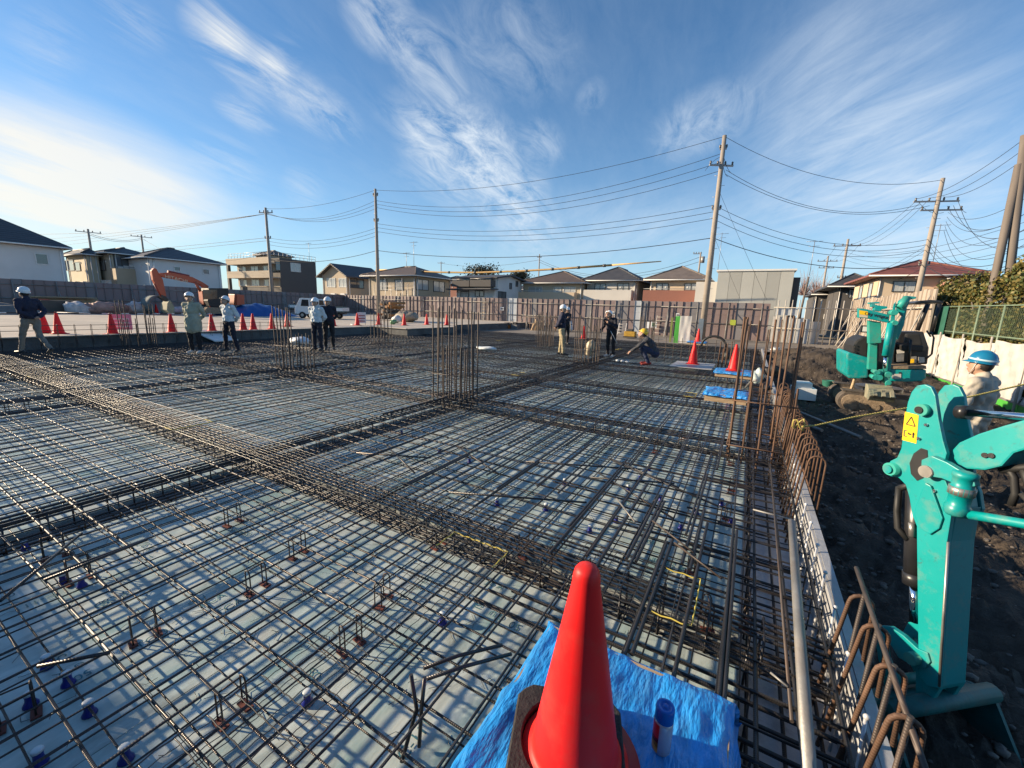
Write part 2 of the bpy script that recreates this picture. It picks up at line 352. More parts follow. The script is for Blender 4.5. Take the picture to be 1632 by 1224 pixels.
# soil on the right with a heap in the distance
def soilz(x, y):
    z = -.33 + .05 * math.sin(x * 2.3 + y * .9) * math.sin(y * 1.7) + .03 * math.sin(x * 7 + y * 5) + .02 * math.sin(x * 13 - y * 11)
    for hx, hy, r, h in ((2.2, 17.6, 2.0, .85), (3.6, 19.5, 2.2, .75), (1.8, 21, 1.8, .7), (2.7, 11.0, 1.0, .22), (3.2, 9.8, .9, .18)):
        d = ((x - hx) ** 2 + (y - hy) ** 2) / r ** 2; z += h * math.exp(-d * 1.6)
    for tx in (1.55, 2.85):
        if abs(x - tx - .1 * math.sin(y * .4)) < .2: z += -.035 + .022 * math.sin(y * 38)
    return z
g = MB(); rs = random.Random(3)
def sf(u, v):
    x = lerp(.60, 6.4, u); y = -3 + 28 * v ** 1.6
    return V((x, y, soilz(x, y) + rs.gauss(0, .011 + .008 * (v < .6)) * (1 if u > .02 else 0)))
g.grid(sf, 150, 330); struct(g.build('soil', m_soil))
g = MB()
for i in range(5200):
    u = R.random(); x = R.uniform(.7, 6.2); y = .8 + 16 * u ** 2; r = R.choice((.008, .012, .012, .018, .03)); z = soilz(x, y)
    g.ball((x, y, z + r * .3), (r * R.uniform(.8, 1.6), r, r * .7), 5, 3)
tag(g.build('loose_stones', m_stone), 'loose pebbles and clods scattered over the dark soil', 'stones', kind='stuff')
# ------------------------------------------------------------------ site fences
def panel_mesh(name, w, h, m, flange=.05):
    g = MB(); g.b2((-w / 2 + .002, -.004, 0), (w / 2 - .002, .004, h))
    for s_ in (-1, 1): g.b2((s_ * (w / 2 - .002), -flange, 0), (s_ * (w / 2 - .016), -.004, h))
    g.b2((-w / 2 + .03, -.018, h * .33), (w / 2 - .03, -.004, h * .33 + .03)); g.b2((-w / 2 + .03, -.018, h * .66), (w / 2 - .03, -.004, h * .66 + .03))
    return g.mesh(name, m)
FP = {'p': panel_mesh('panel_pink', .5, 2.5, m_pinkpan), 'g': panel_mesh('panel_grey', .5, 2.5, m_greypan), 'c': panel_mesh('panel_clear', .5, 2.5, m_clear)}
FRR = random.Random(5)
def fence(label, p0, p1, z0, h, rz, kinds='ppppppppg', braces=True, brace_side=2.0, clears=()):
    p0, p1 = V((*p0, 0)), V((*p1, 0)); d = p1 - p0; L_ = d.length; d.normalize(); n = int(L_ / .5)
    root = thing('site_fence', label, 'fence', (p0.x, p0.y, z0)); sd = Matrix.Rotation(rz, 3, 'Z') @ V((0, -1, 0))
    for i in range(n):
        c = p0 + d * (.5 * i + .25); kd = FRR.choice(kinds)
        if i in clears: kd = 'c'
        inst('panel', FP[kd], (c.x + sd.x * FRR.uniform(-.01, .01), c.y + sd.y * FRR.uniform(-.01, .01), z0 + FRR.uniform(-.015, .01)), (FRR.uniform(-.01, .01), 0, rz), (1, 1, h / 2.5), root)
    for zz in (.42, .84):
        for k_ in range(0, n, 12):
            a = p0 + d * (.5 * k_) + sd * .09; b = p0 + d * min(L_, .5 * k_ + 6.3) + sd * .09
            g = MB(); g.cyl((a.x, a.y, z0 + h * zz + .02), (b.x, b.y, z0 + h * zz), .025, 8); g.build('rail_pipe', m_pipe, root)
    if braces:
        for k_ in range(1, n, 4):
            a = p0 + d * (.5 * k_ + .04) + sd * .14
            g = MB(); g.cyl((a.x, a.y, z0 - .05), (a.x, a.y, z0 + h * .97), .024, 7); g.build('post_pipe', m_pipe, root)
            if k_ % 8 == 1:
                b = a + sd * 1.1; g = MB(); g.cyl((a.x, a.y, z0 + h * .84), (b.x, b.y, z0), .024, 7); g.build('brace_pipe', m_pipe, root)
    return root
fence('long shaded grey-mauve panel fence along the left side behind the rubble sacks', (-42, -3), (-42, 33), .45, 2.15, PI / 2)
fence('long sunlit pinkish steel panel fence across the far end of the site', (-42, 33), (1.2, 33), .06, 2.54, 0, clears=(45, 46, 68))
fence('pinkish panel fence behind the photographer closing the near side', (-42, -2.5), (6, -2.5), -.3, 2.75, PI, braces=False)
# open pipe-framed fence at the far right, bright panels low down
ro = thing('pipe_frame_fence', 'open fence of upright pale pipes with white sheets low down at the far right', 'fence', (1.2, 33, 0))
for i in range(11):
    x = 1.45 + i * .38; g = MB(); g.cyl((x, 32.9, 0), (x, 32.9, 2.85), .03, 7); g.build('upright_pipe', m_pipel, ro)
for z in (1.0, 2.35): g = MB(); g.cyl((1.2, 32.84, z), (5.7, 32.84, z), .025, 7); g.build('rail_pipe', m_pipel, ro)
m_white = mat('white_sheet', (.50, .48, .45), .55, var=.06, scale=2, bump=.15, bscale=6)
m_greenb = mat('green_board', (.07, .36, .05), .5, var=.12, scale=3)
for i, (x0, x1, z1) in enumerate(((1.25, 2.3, 1.75), (2.3, 3.3, 1.65), (3.3, 3.9, 1.5))):
    g = MB(); g.b2((x0, 33.0, .05), (x1 - .02, 33.03, z1)); g.build('panel', [m_white, m_clear][i % 2], ro)
g = MB(); g.b2((1.35, 32.95, 1.85), (2.6, 33.0, 2.3)); g.build('panel', m_clear, ro)
# right boundary: leaning cream planks beyond, white sheeting nearer
rf = thing('leaning_panel_fence', 'cream panel fence with many leaning prop poles beyond the green excavator', 'fence', (5.95, 30, 0))
PC = panel_mesh('panel_cream', .5, 2.5, m_creampan)
for i in range(30):
    y = 22.2 + i * .5; inst('panel', PC, (6.0 + FRR.uniform(-.02, .02), y, -.1), (0, 0, -PI / 2 + FRR.uniform(-.05, .05)), (1, 1, 1.24 + FRR.uniform(-.03, .03)), rf)
for i in range(13):
    y = 22 + i * 1.15; g = MB(); g.cyl((4.9 - .2 * (i % 3), y - .8, -.1), (5.9, y + FRR.uniform(0, .5), 2.5 + FRR.uniform(-.4, .4)), .028, 6); g.build('prop_pole', m_pipel, rf)
g = MB(); g.cyl((5.85, 22, 2.3), (5.85, 37, 2.3), .03, 7); g.build('rail_pipe', m_pipel, rf)
ws = thing('sheet_barrier', 'barrier of white plastic sheeting above a green base along the right side', 'barrier', (5.8, 14, -.3))
for i in range(8):
    y0 = 7.2 + i * 1.8; seed = R.uniform(0, 9); ztop = 1.30 + .05 * math.sin(i * 2.1)
    def wsf(u, v, y0=y0, seed=seed, zt=ztop):
        y = y0 + 1.79 * u; z = lerp(-.08, zt - .05 * math.sin(PI * u) ** 2, v)
        return V((5.8 + .022 * math.sin(7 * u + 5 * v + seed) + .016 * math.sin(17 * u - 9 * v + seed) + .012 * math.sin(30 * v + 11 * u + seed) + .008 * math.sin(41 * u + 3 * seed), y, z))
    g = MB(); g.grid(wsf, 30, 18); g.build('sheet', m_white, ws)
    g = MB(); g.b2((5.78, y0 + .01, -.36), (5.83, y0 + 1.79, -.11)); g.build('base_board', m_greenb, ws)
    g = MB(); g.cyl((5.68, y0 - .1, -.4), (5.80, y0 + .25, 1.42), .028, 8); g.build('post_pipe', m_pipel, ws)
    g = MB(); g.b2((5.74, y0, -.11), (5.85, y0 + 1.79, -.08)); g.build('base_rail', m_pipe, ws)
m_cf = mat('green_fence_paint', (.16, .22, .15), .5, var=.12, scale=6)
m_net = mat('green_net', (.025, .12, .085), .7, var=.12, scale=5)
cf = thing('chain_link_fence', 'green chain-link fence on posts in front of the clipped hedge', 'fence', (6.35, 20, 0))
for i in range(12):
    y = 11.5 + i * 1.55; g = MB(); g.cyl((6.35, y, -.3), (6.35, y, 2.28 + .012 * i), .03, 8); g.build('post', m_cf, cf)
for z in (2.25, 1.35): g = MB(); g.cyl((6.35, 11.3, z), (6.35, 28.9, z + .15), .02, 7); g.build('rail', m_cf, cf)
g = MB()
for i in range(175):
    y = 11.4 + i * .1
    for s_ in (-1, 1): g.tube([(6.35, y, 1.35), (6.35, y + s_ * .9, 2.25)], .003, 3, cap=False)
tag(g.build('wire_mesh', m_cf, cf), kind='stuff')
g = MB(); g.b2((6.30, 21.6, .6), (6.31, 26.5, 2.35)); g.build('windbreak_net', m_net, cf)
# ------------------------------------------------------------------ reinforcement
STEEL = dict(rough=.36, metal=.45, var=.3, scale=5, stain=(.085, .05, .033), stainamt=.45, stainscale=1.1)
m_bx = mat('rebar_along_x', (.045, .043, .043), ribs=(0, .0095, .0008), **STEEL)
m_by = mat('rebar_along_y', (.042, .041, .043), ribs=(1, .0095, .0008), **STEEL)
m_bz = mat('rebar_upright', (.075, .062, .055), .55, metal=.35, var=.35, scale=4, stain=(.12, .07, .045), stainamt=.5, stainscale=2.5, ribs=(2, .012, .0010))
m_rust = mat('rusty_rebar', (.125, .072, .046), .7, metal=.15, var=.35, scale=6, stain=(.19, .09, .045), stainamt=.5, stainscale=4, ribs=(2, .012, .0011))
m_wire = mat('mesh_wire', (.09, .087, .082), .36, metal=.6, var=.2, scale=8)
m_yel = mat('yellow_paint', (.62, .50, .10), .5, var=.15, scale=8)
def unit_bar(name, axis, m, n=7):
    g = MB(); p = [V((0, 0, 0)), V((0, 0, 0))]; p[0][axis] = -.5; p[1][axis] = .5; g.cyl(p[0], p[1], 1, n); return g.mesh(name, m)
def bowed(name, axis, m, seed, n=7):
    rn = random.Random(seed); ph = [rn.uniform(0, 6.3) for _ in range(4)]; pts = []
    for i in range(25):
        t = i / 24 - .5; a = .9 * math.sin(5 * t + ph[0]) + .6 * math.sin(13 * t + ph[1]); b = .25 * math.sin(9 * t + ph[2]) + .2 * math.sin(23 * t + ph[3])
        pts.append(V((t, a, b)) if axis == 0 else V((a, t, b)))
    g = MB()                                   # profile kept square to the axis so that it survives the long scaling
    vs = []; fs = []
    for p in pts:
        for k_ in range(n):
            c, s_ = math.cos(2 * PI * k_ / n), math.sin(2 * PI * k_ / n); vs.append(p + (V((0, c, s_)) if axis == 0 else V((c, 0, s_))))
    for i in range(24):
        for k_ in range(n): a = i * n + k_; b = i * n + (k_ + 1) % n; fs.append((a, b, b + n, a + n) if axis == 1 else (a, a + n, b + n, b))
    fs += [tuple(range(n)) if axis == 1 else tuple(range(n - 1, -1, -1)), tuple(len(vs) - n + i for i in (range(n - 1, -1, -1) if axis == 1 else range(n)))]
    g.add(vs, [tuple(reversed(f)) for f in fs], 0, True); return g.mesh(name, m)
BXS, BYS = [bowed('bar_x', 0, m_bx, i) for i in range(6)], [bowed('bar_y', 1, m_by, 50 + i) for i in range(6)]
BX, BY, BZ, BR = unit_bar('bar_x', 0, m_bx), unit_bar('bar_y', 1, m_by), unit_bar('bar_z', 2, m_bz), unit_bar('bar_rust', 2, m_rust)
matroot = thing('rebar_mat', 'crossed mat of dark steel reinforcing bars covering the whole formwork deck', 'rebar mat', (-8, 8, 0))
BARS = []          # (importance, axis, a, b, fixed coordinate, z, radius)
def xbar(x0, x1, y, z, r): BARS.append((0, x0, x1, y, z, r))
def ybar(y0, y1, x, z, r): BARS.append((1, y0, y1, x, z, r))
rb = random.Random(21)
XL, XR, Y0, Y1 = -17.45, .52, -1.8, 23.2
def jit(s_=.012): return rb.gauss(0, s_)
k = 0
y = -1.73
while y < Y1:                                # along X: top layer (lapped pairs) and bottom layer
    cut = -4.45 + rb.choice((-1.3, .9, -.5)) if int(k) % 2 else -9.5 + rb.choice((-1., 1.))
    yy = y + jit()
    xbar(XL + rb.uniform(0, .1), cut + .35, yy, .176, .0058); xbar(cut - .35, XR - rb.uniform(0, .06), yy + .017, .176, .0058)
    if rb.random() < .3: xbar(-4.45 - rb.uniform(1, 1.5), -4.45 + rb.uniform(.9, 1.6), yy + .02, .176, .0095)
    y2 = yy + rb.choice((.03, .05, .1)) + jit(.01)
    xbar(XL, -9.6 + rb.uniform(-1, 1), y2, .052, .0043); xbar(-10.2, XR, y2 + .016, .052, .0043)
    y += .2; k += 1
x = XL + .1; k = 0
while x < .14:                               # along Y
    xx = x + jit()
    c = rb.choice((6.6, 5.2, 9.1)) if k % 2 else rb.choice((11.6, 8.2))
    ybar(Y0, c + .35, xx, .195, .0060); ybar(c - .35, Y1, xx + .017, .195, .0060)
    if rb.random() < .3: ybar(5.9 - rb.uniform(1.1, 1.9), 5.9 + rb.uniform(1.1, 1.9), xx + .02, .195, .0095)
    ybar(Y0, Y1, xx + rb.choice((.06, .1, .12)) + jit(.012), .068, .0043)
    x += .2; k += 1
# extra lapped bars and short loose starters in the bay to the right of the middle
for i in range(14):
    x = -3.6 + i * .26 + jit(.03); a = rb.uniform(2.2, 3.3); ybar(a, a + rb.uniform(1.0, 2.4), x, .212, .0095)
    if i % 3 == 1: ybar(a - .4, a + rb.uniform(.5, 1.4), x + .022, .212, .0095)
for x, a, b in ((-.33, 1.7, 2.85), (-.11, 1.6, 3.3), (-.15, 2.6, 3.55), (.07, 1.35, 3.5), (.09, 1.3, 3.3), (-.46, 2.5, 3.5), (-.52, 2.5, 3.6), (-.66, 2.3, 3.8), (-.30, 1.75, 2.9)): ybar(a, b, x, .214, .0105)
for i in range(6):
    y = 2.6 + i * .45 + jit(.02); xbar(-rb.uniform(.6, 1.9), .50 + rb.uniform(-.2, .05), y, .15, .008)
for i in range(15):
    y = .9 + i * .4 + jit(.02); xbar(-.05 - rb.uniform(0, .3), .53, y, .13 if i % 2 else .02, .009)
for i in range(7):
    y = .42 + i * .09; xbar(-.9 + rb.uniform(-.4, .3), .53, y + 1.0, .10 + .01 * (i % 3), .009)
def imp(b):
    ax, a, c, f, z, r = b
    best = 0
    for t in range(9):
        q = lerp(a, c, t / 8); p = V((q, f, z)) if ax == 0 else V((f, q, z))
        v = M.transposed() @ (p - CP)
        if v.z < -.4:
            sx, sy = 816 + FPX * v.x / -v.z, 612 - FPX * v.y / -v.z
            if -40 < sx < 1680 and sy < 1290: best = max(best, min(1, 2.2 / -v.z) * (c - a) ** .3)
    return best
BARS.sort(key=imp, reverse=True)
rest = MB()
for i, (ax, a, c, f, z, r) in enumerate(BARS):
    if i < 292:
        tilt = rb.gauss(0, .0022)
        if ax == 0: inst('bar', rb.choice(BXS) if c - a > 4 else BX, ((a + c) / 2, f, z), (0, 0, tilt), (c - a, r, r), matroot)
        else: inst('bar', rb.choice(BYS) if c - a > 4 else BY, (f, (a + c) / 2, z), (0, 0, tilt), (r, c - a, r), matroot)
    else:
        n = 5
        if ax == 0: rest.tube([(a, f, z), ((a + c) / 2, f + rb.gauss(0, .012), z), (c, f, z)], r, 4, 0, cap=False)
        else: rest.tube([(f, a, z), (f + rb.gauss(0, .012), (a + c) / 2, z), (f, c, z)], r, 4, 1, cap=False)
tag(rest.build('further_bars', [m_bx, m_by], matroot), kind='stuff')
# ---- beam cages in the trenches: heavy bars and stirrups
def beam_cage(label, axis, lo, hi, a, b, zlo=-.03, zhi=.165, st=.2, nbar=4):
    t = thing('beam_cage', label, 'beam cage', ((lo + hi) / 2, a, zlo) if axis else (a, (lo + hi) / 2, zlo))
    for zi, z in enumerate((zlo, zhi)):
        for i in range(nbar):
            f = lerp(lo + .06, hi - .06, i / (nbar - 1))
            if axis: inst('bar', BY, (f, (a + b) / 2, z), (0, 0, 0), (.0095, b - a, .0095), t)
            else: inst('bar', BX, ((a + b) / 2, f, z), (0, 0, 0), (b - a, .0095, .0095), t)
    g = MB(); q = a
    while q < b:
        e = .015; p = [(lo + .04, zlo - e), (hi - .04, zlo - e), (hi - .04, zhi + e), (lo + .04, zhi + e), (lo + .04, zlo - e)]
        g.tube([(u, q, w) if axis else (q, u, w) for u, w in p], .0065, 4, cap=False); q += st * rb.uniform(.85, 1.15)
    tag(g.build('stirrups', m_by, t), kind='stuff')
for (lo, hi), lb in zip(YB, ('edge beam cage of heavy bars beside the right-hand formwork', 'dense dark beam cage running under the mat to the central column cage', 'beam cage running away under the second column cage from the left pair', 'beam cage running away left of the white-jacketed pair', 'beam cage along the foot of the left yard wall')):
    beam_cage(lb, 1, lo, hi, -1.8, 23.2, st=.2 if lo < 0 else .36, nbar=4 if lo < 0 else 3, zlo=-.03 if lo < 0 else -.16)
for (lo, hi), lb in zip(XB, ('narrow beam cage under the near mesh walkway', 'beam cage across the slab through the nearest row of column cages', 'beam cage under the second mesh walkway', 'beam cage across the slab through the middle row of column cages', 'beam cage under the third mesh walkway', 'beam cage across the slab through the farthest row of column cages')):
    beam_cage(lb, 0, lo, hi, -17.4, .55, st=.25)
# ---- column cages
def column_cage(label, x, y, sx, sy, nx, ny, hs, hoops, z0=-.2, m=BZ, r=.0125, mh=None):
    t = thing('column_cage', label, 'column cage', (x, y, 0), 0, 'column starter cages standing in the slab')
    pts = [(lerp(-sx, sx, i / (nx - 1)), s_ * sy) for i in range(nx) for s_ in (-1, 1)] + [(s_ * sx, lerp(-sy, sy, j / (ny - 1))) for j in range(1, ny - 1) for s_ in (-1, 1)]
    for i, (a, b) in enumerate(pts):
        h = hs[i % len(hs)] + rb.uniform(-.03, .03)
        inst('bar', m, (x + a / 2, y + b / 2, (z0 + h) / 2), (rb.gauss(0, .012), rb.gauss(0, .012), 0), (r, r, h - z0), t)
    for z in hoops:
        g = MB(); e = .02; c = [(-sx / 2 - e, -sy / 2 - e), (sx / 2 + e, -sy / 2 - e), (sx / 2 + e, sy / 2 + e), (-sx / 2 - e, sy / 2 + e), (-sx / 2 - e, -sy / 2 - e)]
        g.tube([(x + a, y + b, z) for a, b in c], .0075, 5); g.build('hoop', mh or m_bz, t)
    return t
column_cage('nearest central column cage of alternating tall and short rusty bars', -4.52, 5.87, .60, .52, 6, 5, (1.76, 1.05, 1.76, 1.72, 1.1, 1.7), (.18, .60))
column_cage('column cage just left of the white-jacketed pair', -9.58, 6.05, .68, .54, 6, 4, (1.65, .95, 1.6, 1.0), (.18, .72))
column_cage('column cage against the left yard wall beside the pink notice', -16.95, 5.5, .62, .70, 5, 4, (1.65, 1.5, 1.05, 1.1), (.18,))
column_cage('slim column cage in front of the brown timber pile on the yard', -12.95, 11.9, .62, .5, 4, 4, (1.4, 1.9), (.18,))
column_cage('dense column cage between the khaki-trousered man and the man writing', -4.4, 12.5, .62, .62, 6, 5, (1.55, 1.3, 1.62), (.18, .55, .9))
column_cage('far column cage behind the khaki-trousered man', -8.75, 18.5, .66, .6, 6, 5, (1.5, 1.2), (.18, .5, .95))
column_cage('short column cage behind the crouching yellow-helmeted man', -3.85, 18.5, .5, .5, 5, 4, (1.6, 1.5), (.18,))
column_cage('rusty column cage behind the cones near the utility pole', -.55, 13.6, .3, .4, 4, 4, (.95, 1.0, .8), (.18,), m=BR, mh=m_rust)
column_cage('column cage left of the farthest walkway near the light bundle', -7.6, 16.2, .5, .5, 4, 4, (1.65, 1.3), (.18,))
column_cage('tall orange-rusted column cage at the right edge of the slab', .25, 5.95, .62, .75, 5, 4, (1.80, 1.78, 1.0, 1.72, 1.76, .9), (.22, .78), m=BR, r=.0115, mh=m_rust)
column_cage('orange-rusted column cage farther along the right edge of the slab', .25, 10.2, .55, .6, 4, 4, (1.55, 1.5, 1.7, 1.0), (.22,), m=BR, r=.011, mh=m_rust)
# ---- low starter hoops along the left wall top
sh = thing('starter_row', 'row of low hooked starter bars tied to two rails along the left wall', 'starter bars', (-17.5, 7, .2))
for z in (.72, .86): g = MB(); g.cyl((-17.5, 2.2, z), (-17.45, 11, z), .008, 6); g.build('rail_bar', m_bz, sh)
for i in range(24):
    y = 2.4 + i * .36; g = MB(); g.tube([(-17.5, y, .0), (-17.5, y, .84)] + [(-17.5 + .05 - .05 * math.cos(PI * t / 5), y, .84 + .05 * math.sin(PI * t / 5)) for t in range(1, 6)] + [(-17.4, y, .3)], .007, 5); g.build('hooked_bar', m_bz, sh)
sg = thing('starter_row', 'row of upright starter bars along the far right of the slab behind the cones', 'starter bars', (-1.5, 15.5, .1))
for z in (.55, .8): g = MB(); g.cyl((-3.2, 15.6, z), (-.3, 15.6, z), .008, 6); g.build('rail_bar', m_bz, sg)
for i in range(11): inst('upright_bar', BZ, (-3.1 + i * .27, 15.6, .45), (0, 0, 0), (.009, .009, .95), sg)
# ---- right edge: formwork boards, ties, upright U bars
fw = thing('formwork_side', 'grey board formwork with thin white tie rods along the right slab edge', 'formwork', (.6, 3, -.3))
for i in range(14):
    y0 = -1.9 + i * 1.82; g = MB(); g.b2((.592, y0 + .003, -.33), (.606, y0 + 1.817, .185)); g.build('board', m_ply, fw)
    g = MB(); g.b2((.608, y0 + .003, .125), (.655, y0 + 1.817, .19)); g.build('top_batten', m_ply, fw)
    for k_ in range(3):
        y = y0 + .3 + k_ * .6; g = MB(); g.b2((.608, y - .02, -.34), (.66, y + .02, .12)); g.build('stud', m_timber, fw)
m_tie = mat('white_tie_rod', (.66, .67, .68), .4, metal=.3, var=.1)
for i in range(18):
    y = 1.5 + i * .36; g = MB(); g.cyl((.545, y - .12, -.16), (.585, y + .06, .23), .007, 7); g.ball((.587, y + .06, .235), .013, 7, 5); g.build('tie_rod', m_tie, fw)
hk = thing('hooked_starter_wall', 'row of tall rust-brown hooked bars standing along the right edge', 'starter bars', (.58, 6, -.2))
for i in range(23):
    y = 4.15 + i * .19; h = .60 + rb.uniform(-.02, .02); w = .12; ln_ = rb.gauss(0, .02)
    arc = [(.58 + w / 2 - w / 2 * math.cos(PI * t / 6), h + w / 2 * math.sin(PI * t / 6)) for t in range(0, 7)]
    g = MB(); g.tube([(.50, y + .03, -.2)] + [(a - .02, y + ln_, z) for a, z in arc] + [(.68, y + .02, -.05)], .0085, 6)
    g.build('hooked_bar', m_rust, hk)
for z in (.16, .36): g = MB(); g.cyl((.60, 4, z), (.60, 8.6, z), .008, 6); g.build('rail_bar', m_rust, hk)
hn = thing('hooked_starter_group', 'close group of rusty bent-over bars threaded by one slanting bar at bottom right', 'starter bars', (.6, 1.9, -.2))
for i, (px, py) in enumerate(((1375, 955), (1398, 1003), (1422, 1068), (1447, 1150))):
    p = gz(px, py, .52); w = .085; x0, y, h = p.x - .045, p.y, .52
    arc = [(x0 + w / 2 - w / 2 * math.cos(PI * t / 7), h - .03 + w / 2 * math.sin(PI * t / 7)) for t in range(0, 8)]
    g = MB(); g.tube([(x0 - .06, y + .06, -.25)] + [(a, y, z) for a, z in arc] + [(x0 + w + .005, y - .01, h - .3)], .0095, 8); g.build('hooked_bar', m_rust, hn)
    g = MB(); g.cyl((x0 + .02, y - .03, -.25), (x0 + .045, y - .01, h + .03), .0095, 8); g.build('upright_bar', m_bz, hn)
a, b = gz(1365, 905, .62), gz(1500, 1300, .47)
g = MB(); g.tube([a, lerp(a, b, .35), b], .0105, 8); g.build('threaded_bar', m_bz, hn)
# ---- loose steel pipe and rods lying along the edge
a, b = gz(1262, 832, .30), gz(1297, 1330, .24)
g = MB(); g.tube([a, b], .0245, 14); g.lathe([(.019, 0), (.0245, 0), (.0245, .01), (.019, .01)], 14, a, closed=False)
tag(g.build('scaffold_pipe', m_pipe), 'thick galvanised scaffold pipe lying along the right edge of the slab', 'pipe')
a, b = gz(1228, 740, .24), gz(1262, 1150, .215)
g = MB(); g.tube([a, b], .0075, 7); tag(g.build('steel_rod', m_bz), 'thin straight steel rod lying left of the thick scaffold pipe', 'rod')
for px0, py0, px1, py1, lb in ((1075, 815, 1050, 740, 0), (1262, 829, 1205, 812, 1), (1150, 920, 1095, 880, 0), (1215, 905, 1170, 885, 0)):
    pass
for i, (p0, p1, lb) in enumerate((((983, 795), (1012, 832), 'short pale diagonal bar in the bay right of centre, uppermost of three'), ((1040, 830), (1105, 880), 'short dark diagonal bar crossing the lapped bars right of centre'), ((1075, 865), (1150, 922), 'diagonal bar end pointing at the near yellow-edged mesh'), ((1200, 812), (1262, 828), 'light bar lying crosswise at the end of the scaffold pipe'), ((1228, 1072), (1256, 1095), 'tiny pale bar offcut beside the scaffold pipe'))):
    a, b = gz(*p0, .225), gz(*p1, .225); g = MB(); g.cyl(a, b, .007 if i != 4 else .005, 7); tag(g.build('loose_bar', m_bz if i in (1, 2) else m_pipe), lb, 'loose bar')
for i, (p0, p1, p2, lb) in enumerate((((655, 1075), (664, 1130), (640, 1215), 'bent dark bar standing in the mat left of the blue tarp, left of two'), ((677, 1080), (672, 1130), (668, 1190), 'bent dark bar standing in the mat left of the blue tarp, right of two'), ((675, 1065), (730, 1045), (800, 1028), 'dark bar end slanting toward the blue tarp, upper of two'), ((680, 1082), (740, 1062), (815, 1042), 'dark bar end slanting toward the blue tarp, lower of two'))):
    zz = (.30, .16, .02) if i < 2 else (.24, .23, .21)
    g = MB(); g.tube([gz(*p0, zz[0]), gz(*p1, zz[1]), gz(*p2, zz[2])], .0085, 7); tag(g.build('loose_bar', m_by), lb, 'loose bar')
# diagonal trimmer bars on the left
for i, (p0, p1, lb) in enumerate((((0, 958), (130, 850), 'long diagonal bar rising across the near left corner'), ((70, 925), (235, 860), 'diagonal bar tied over the mat beside the dark beam band'), ((60, 1062), (175, 1040), 'short flat-lying diagonal bar near the blue spacers at lower left'))):
    g = MB(); g.cyl(gz(*p0, .205), gz(*p1, .205), .0085, 7); tag(g.build('loose_bar', m_by), lb, 'loose bar')
for i, a in enumerate(sorted((V((rb.uniform(-3.3, -.4), rb.uniform(2.8, 4.4), .21)) for _ in range(9)), key=lambda q: q.x / q.y)):       # scattered trimmers in the central bay
    d = V((1, rb.choice((-.5, .45, -.7)), 0)).normalized() * rb.uniform(.35, .6)
    g = MB(); g.cyl(a - d, a + d, .0085, 6); tag(g.build('loose_bar', m_by if i % 2 else m_bx), 'short bar lying askew in the middle bay, %s from the left' % ORD[i], 'loose bar', 'askew bars in the middle bay')
# ---- crimped wire mesh walkway panels
def mesh_panel_data(Lx, Wy, nl, nc, crimp=True):
    g = MB(); e = MB(); y_ = MB(); ends = []
    for i in range(nl):
        y = lerp(-Wy / 2, Wy / 2, i / (nl - 1)); edge = i in (0, nl - 1)
        n = int(Lx / .05); pts = [(lerp(-Lx / 2, Lx / 2, t / n), y, (.004 if t % 2 else -.004)) for t in range(n + 1)]
        (e if edge else g).tube(pts, .0042 if edge else .0024, 4, cap=False)
        if edge: ends.append(pts[-5:])
    for j in range(nc):
        x = lerp(-Lx / 2, Lx / 2, j / (nc - 1)); edge = j in (0, nc - 1)
        n = int(Wy / .04); pts = [(x, lerp(-Wy / 2, Wy / 2, t / n), (-.004 if t % 2 else .004)) for t in range(n + 1)]
        (e if edge else g).tube(pts, .0042 if edge else .0026, 4, cap=False)
        if j == nc - 1: y_.tube(ends[0] + pts[1:-1] + ends[1][::-1], .0046, 4, cap=False)
    return g, e, y_
g, e, y_ = mesh_panel_data(1.96, .44, 11, 20); MW, ME, MEY = g.mesh('mesh_wires', m_wire), e.mesh('mesh_edge', m_wire), y_.mesh('yellow_paint', m_yel)
def walkway(label, x, y, z=.214, rz=0., yellow=False, sc=1.):
    t = thing('mesh_panel', label, 'wire mesh', (x, y, z), rz, 'crimped wire mesh walkway panels')
    for nm, me in (('wires', MW), ('edge_wire', ME)) + ((('yellow_edge', MEY),) if yellow else ()):
        o = bpy.data.objects.new(nm, me); COL.objects.link(o); o.parent = t; o.scale = (sc, 1, 1)
    return t
for i in range(9):
    walkway('%s crimped mesh panel from the right in the near walkway strip%s' % (ORD[i], ', yellow-edged' if i % 3 == 0 else ''), -1.06 - i * 1.93, 2.325 + rb.gauss(0, .012), .212 + .011 * (i % 2), rb.gauss(0, .006), i % 3 == 0)
for i in range(7):
    walkway('%s mesh panel from the right in the middle walkway strip%s' % (ORD[i], ', yellow-edged' if i % 2 == 0 else ''), -1.75 - i * 1.93, 8.68 + rb.gauss(0, .02), .212 + .011 * (i % 2), rb.gauss(0, .01), i % 2 == 0)
for i in range(7):
    walkway('%s mesh panel from the right in the farthest walkway strip' % ORD[i], -3.6 - i * 1.93, 17.1 + rb.gauss(0, .02), .212 + .011 * (i % 2), rb.gauss(0, .01), i % 3 == 1)
for i, (x, y) in enumerate(((-1.42, 1.15),)):
    walkway('mesh panel pointing toward the camera left of the big red cone, one edge partly yellow', x, y, .222, PI / 2, True)
for i in range(3): walkway('%s mesh panel of the strip running away behind the central cage' % ORD[i], -5.6, 9.9 + i * 1.93, .235, PI / 2)
for i in range(3): walkway('%s mesh panel of the far strip running away behind the white-jacketed pair' % ORD[i], -11.6, 10.2 + i * 1.95, .235, PI / 2)
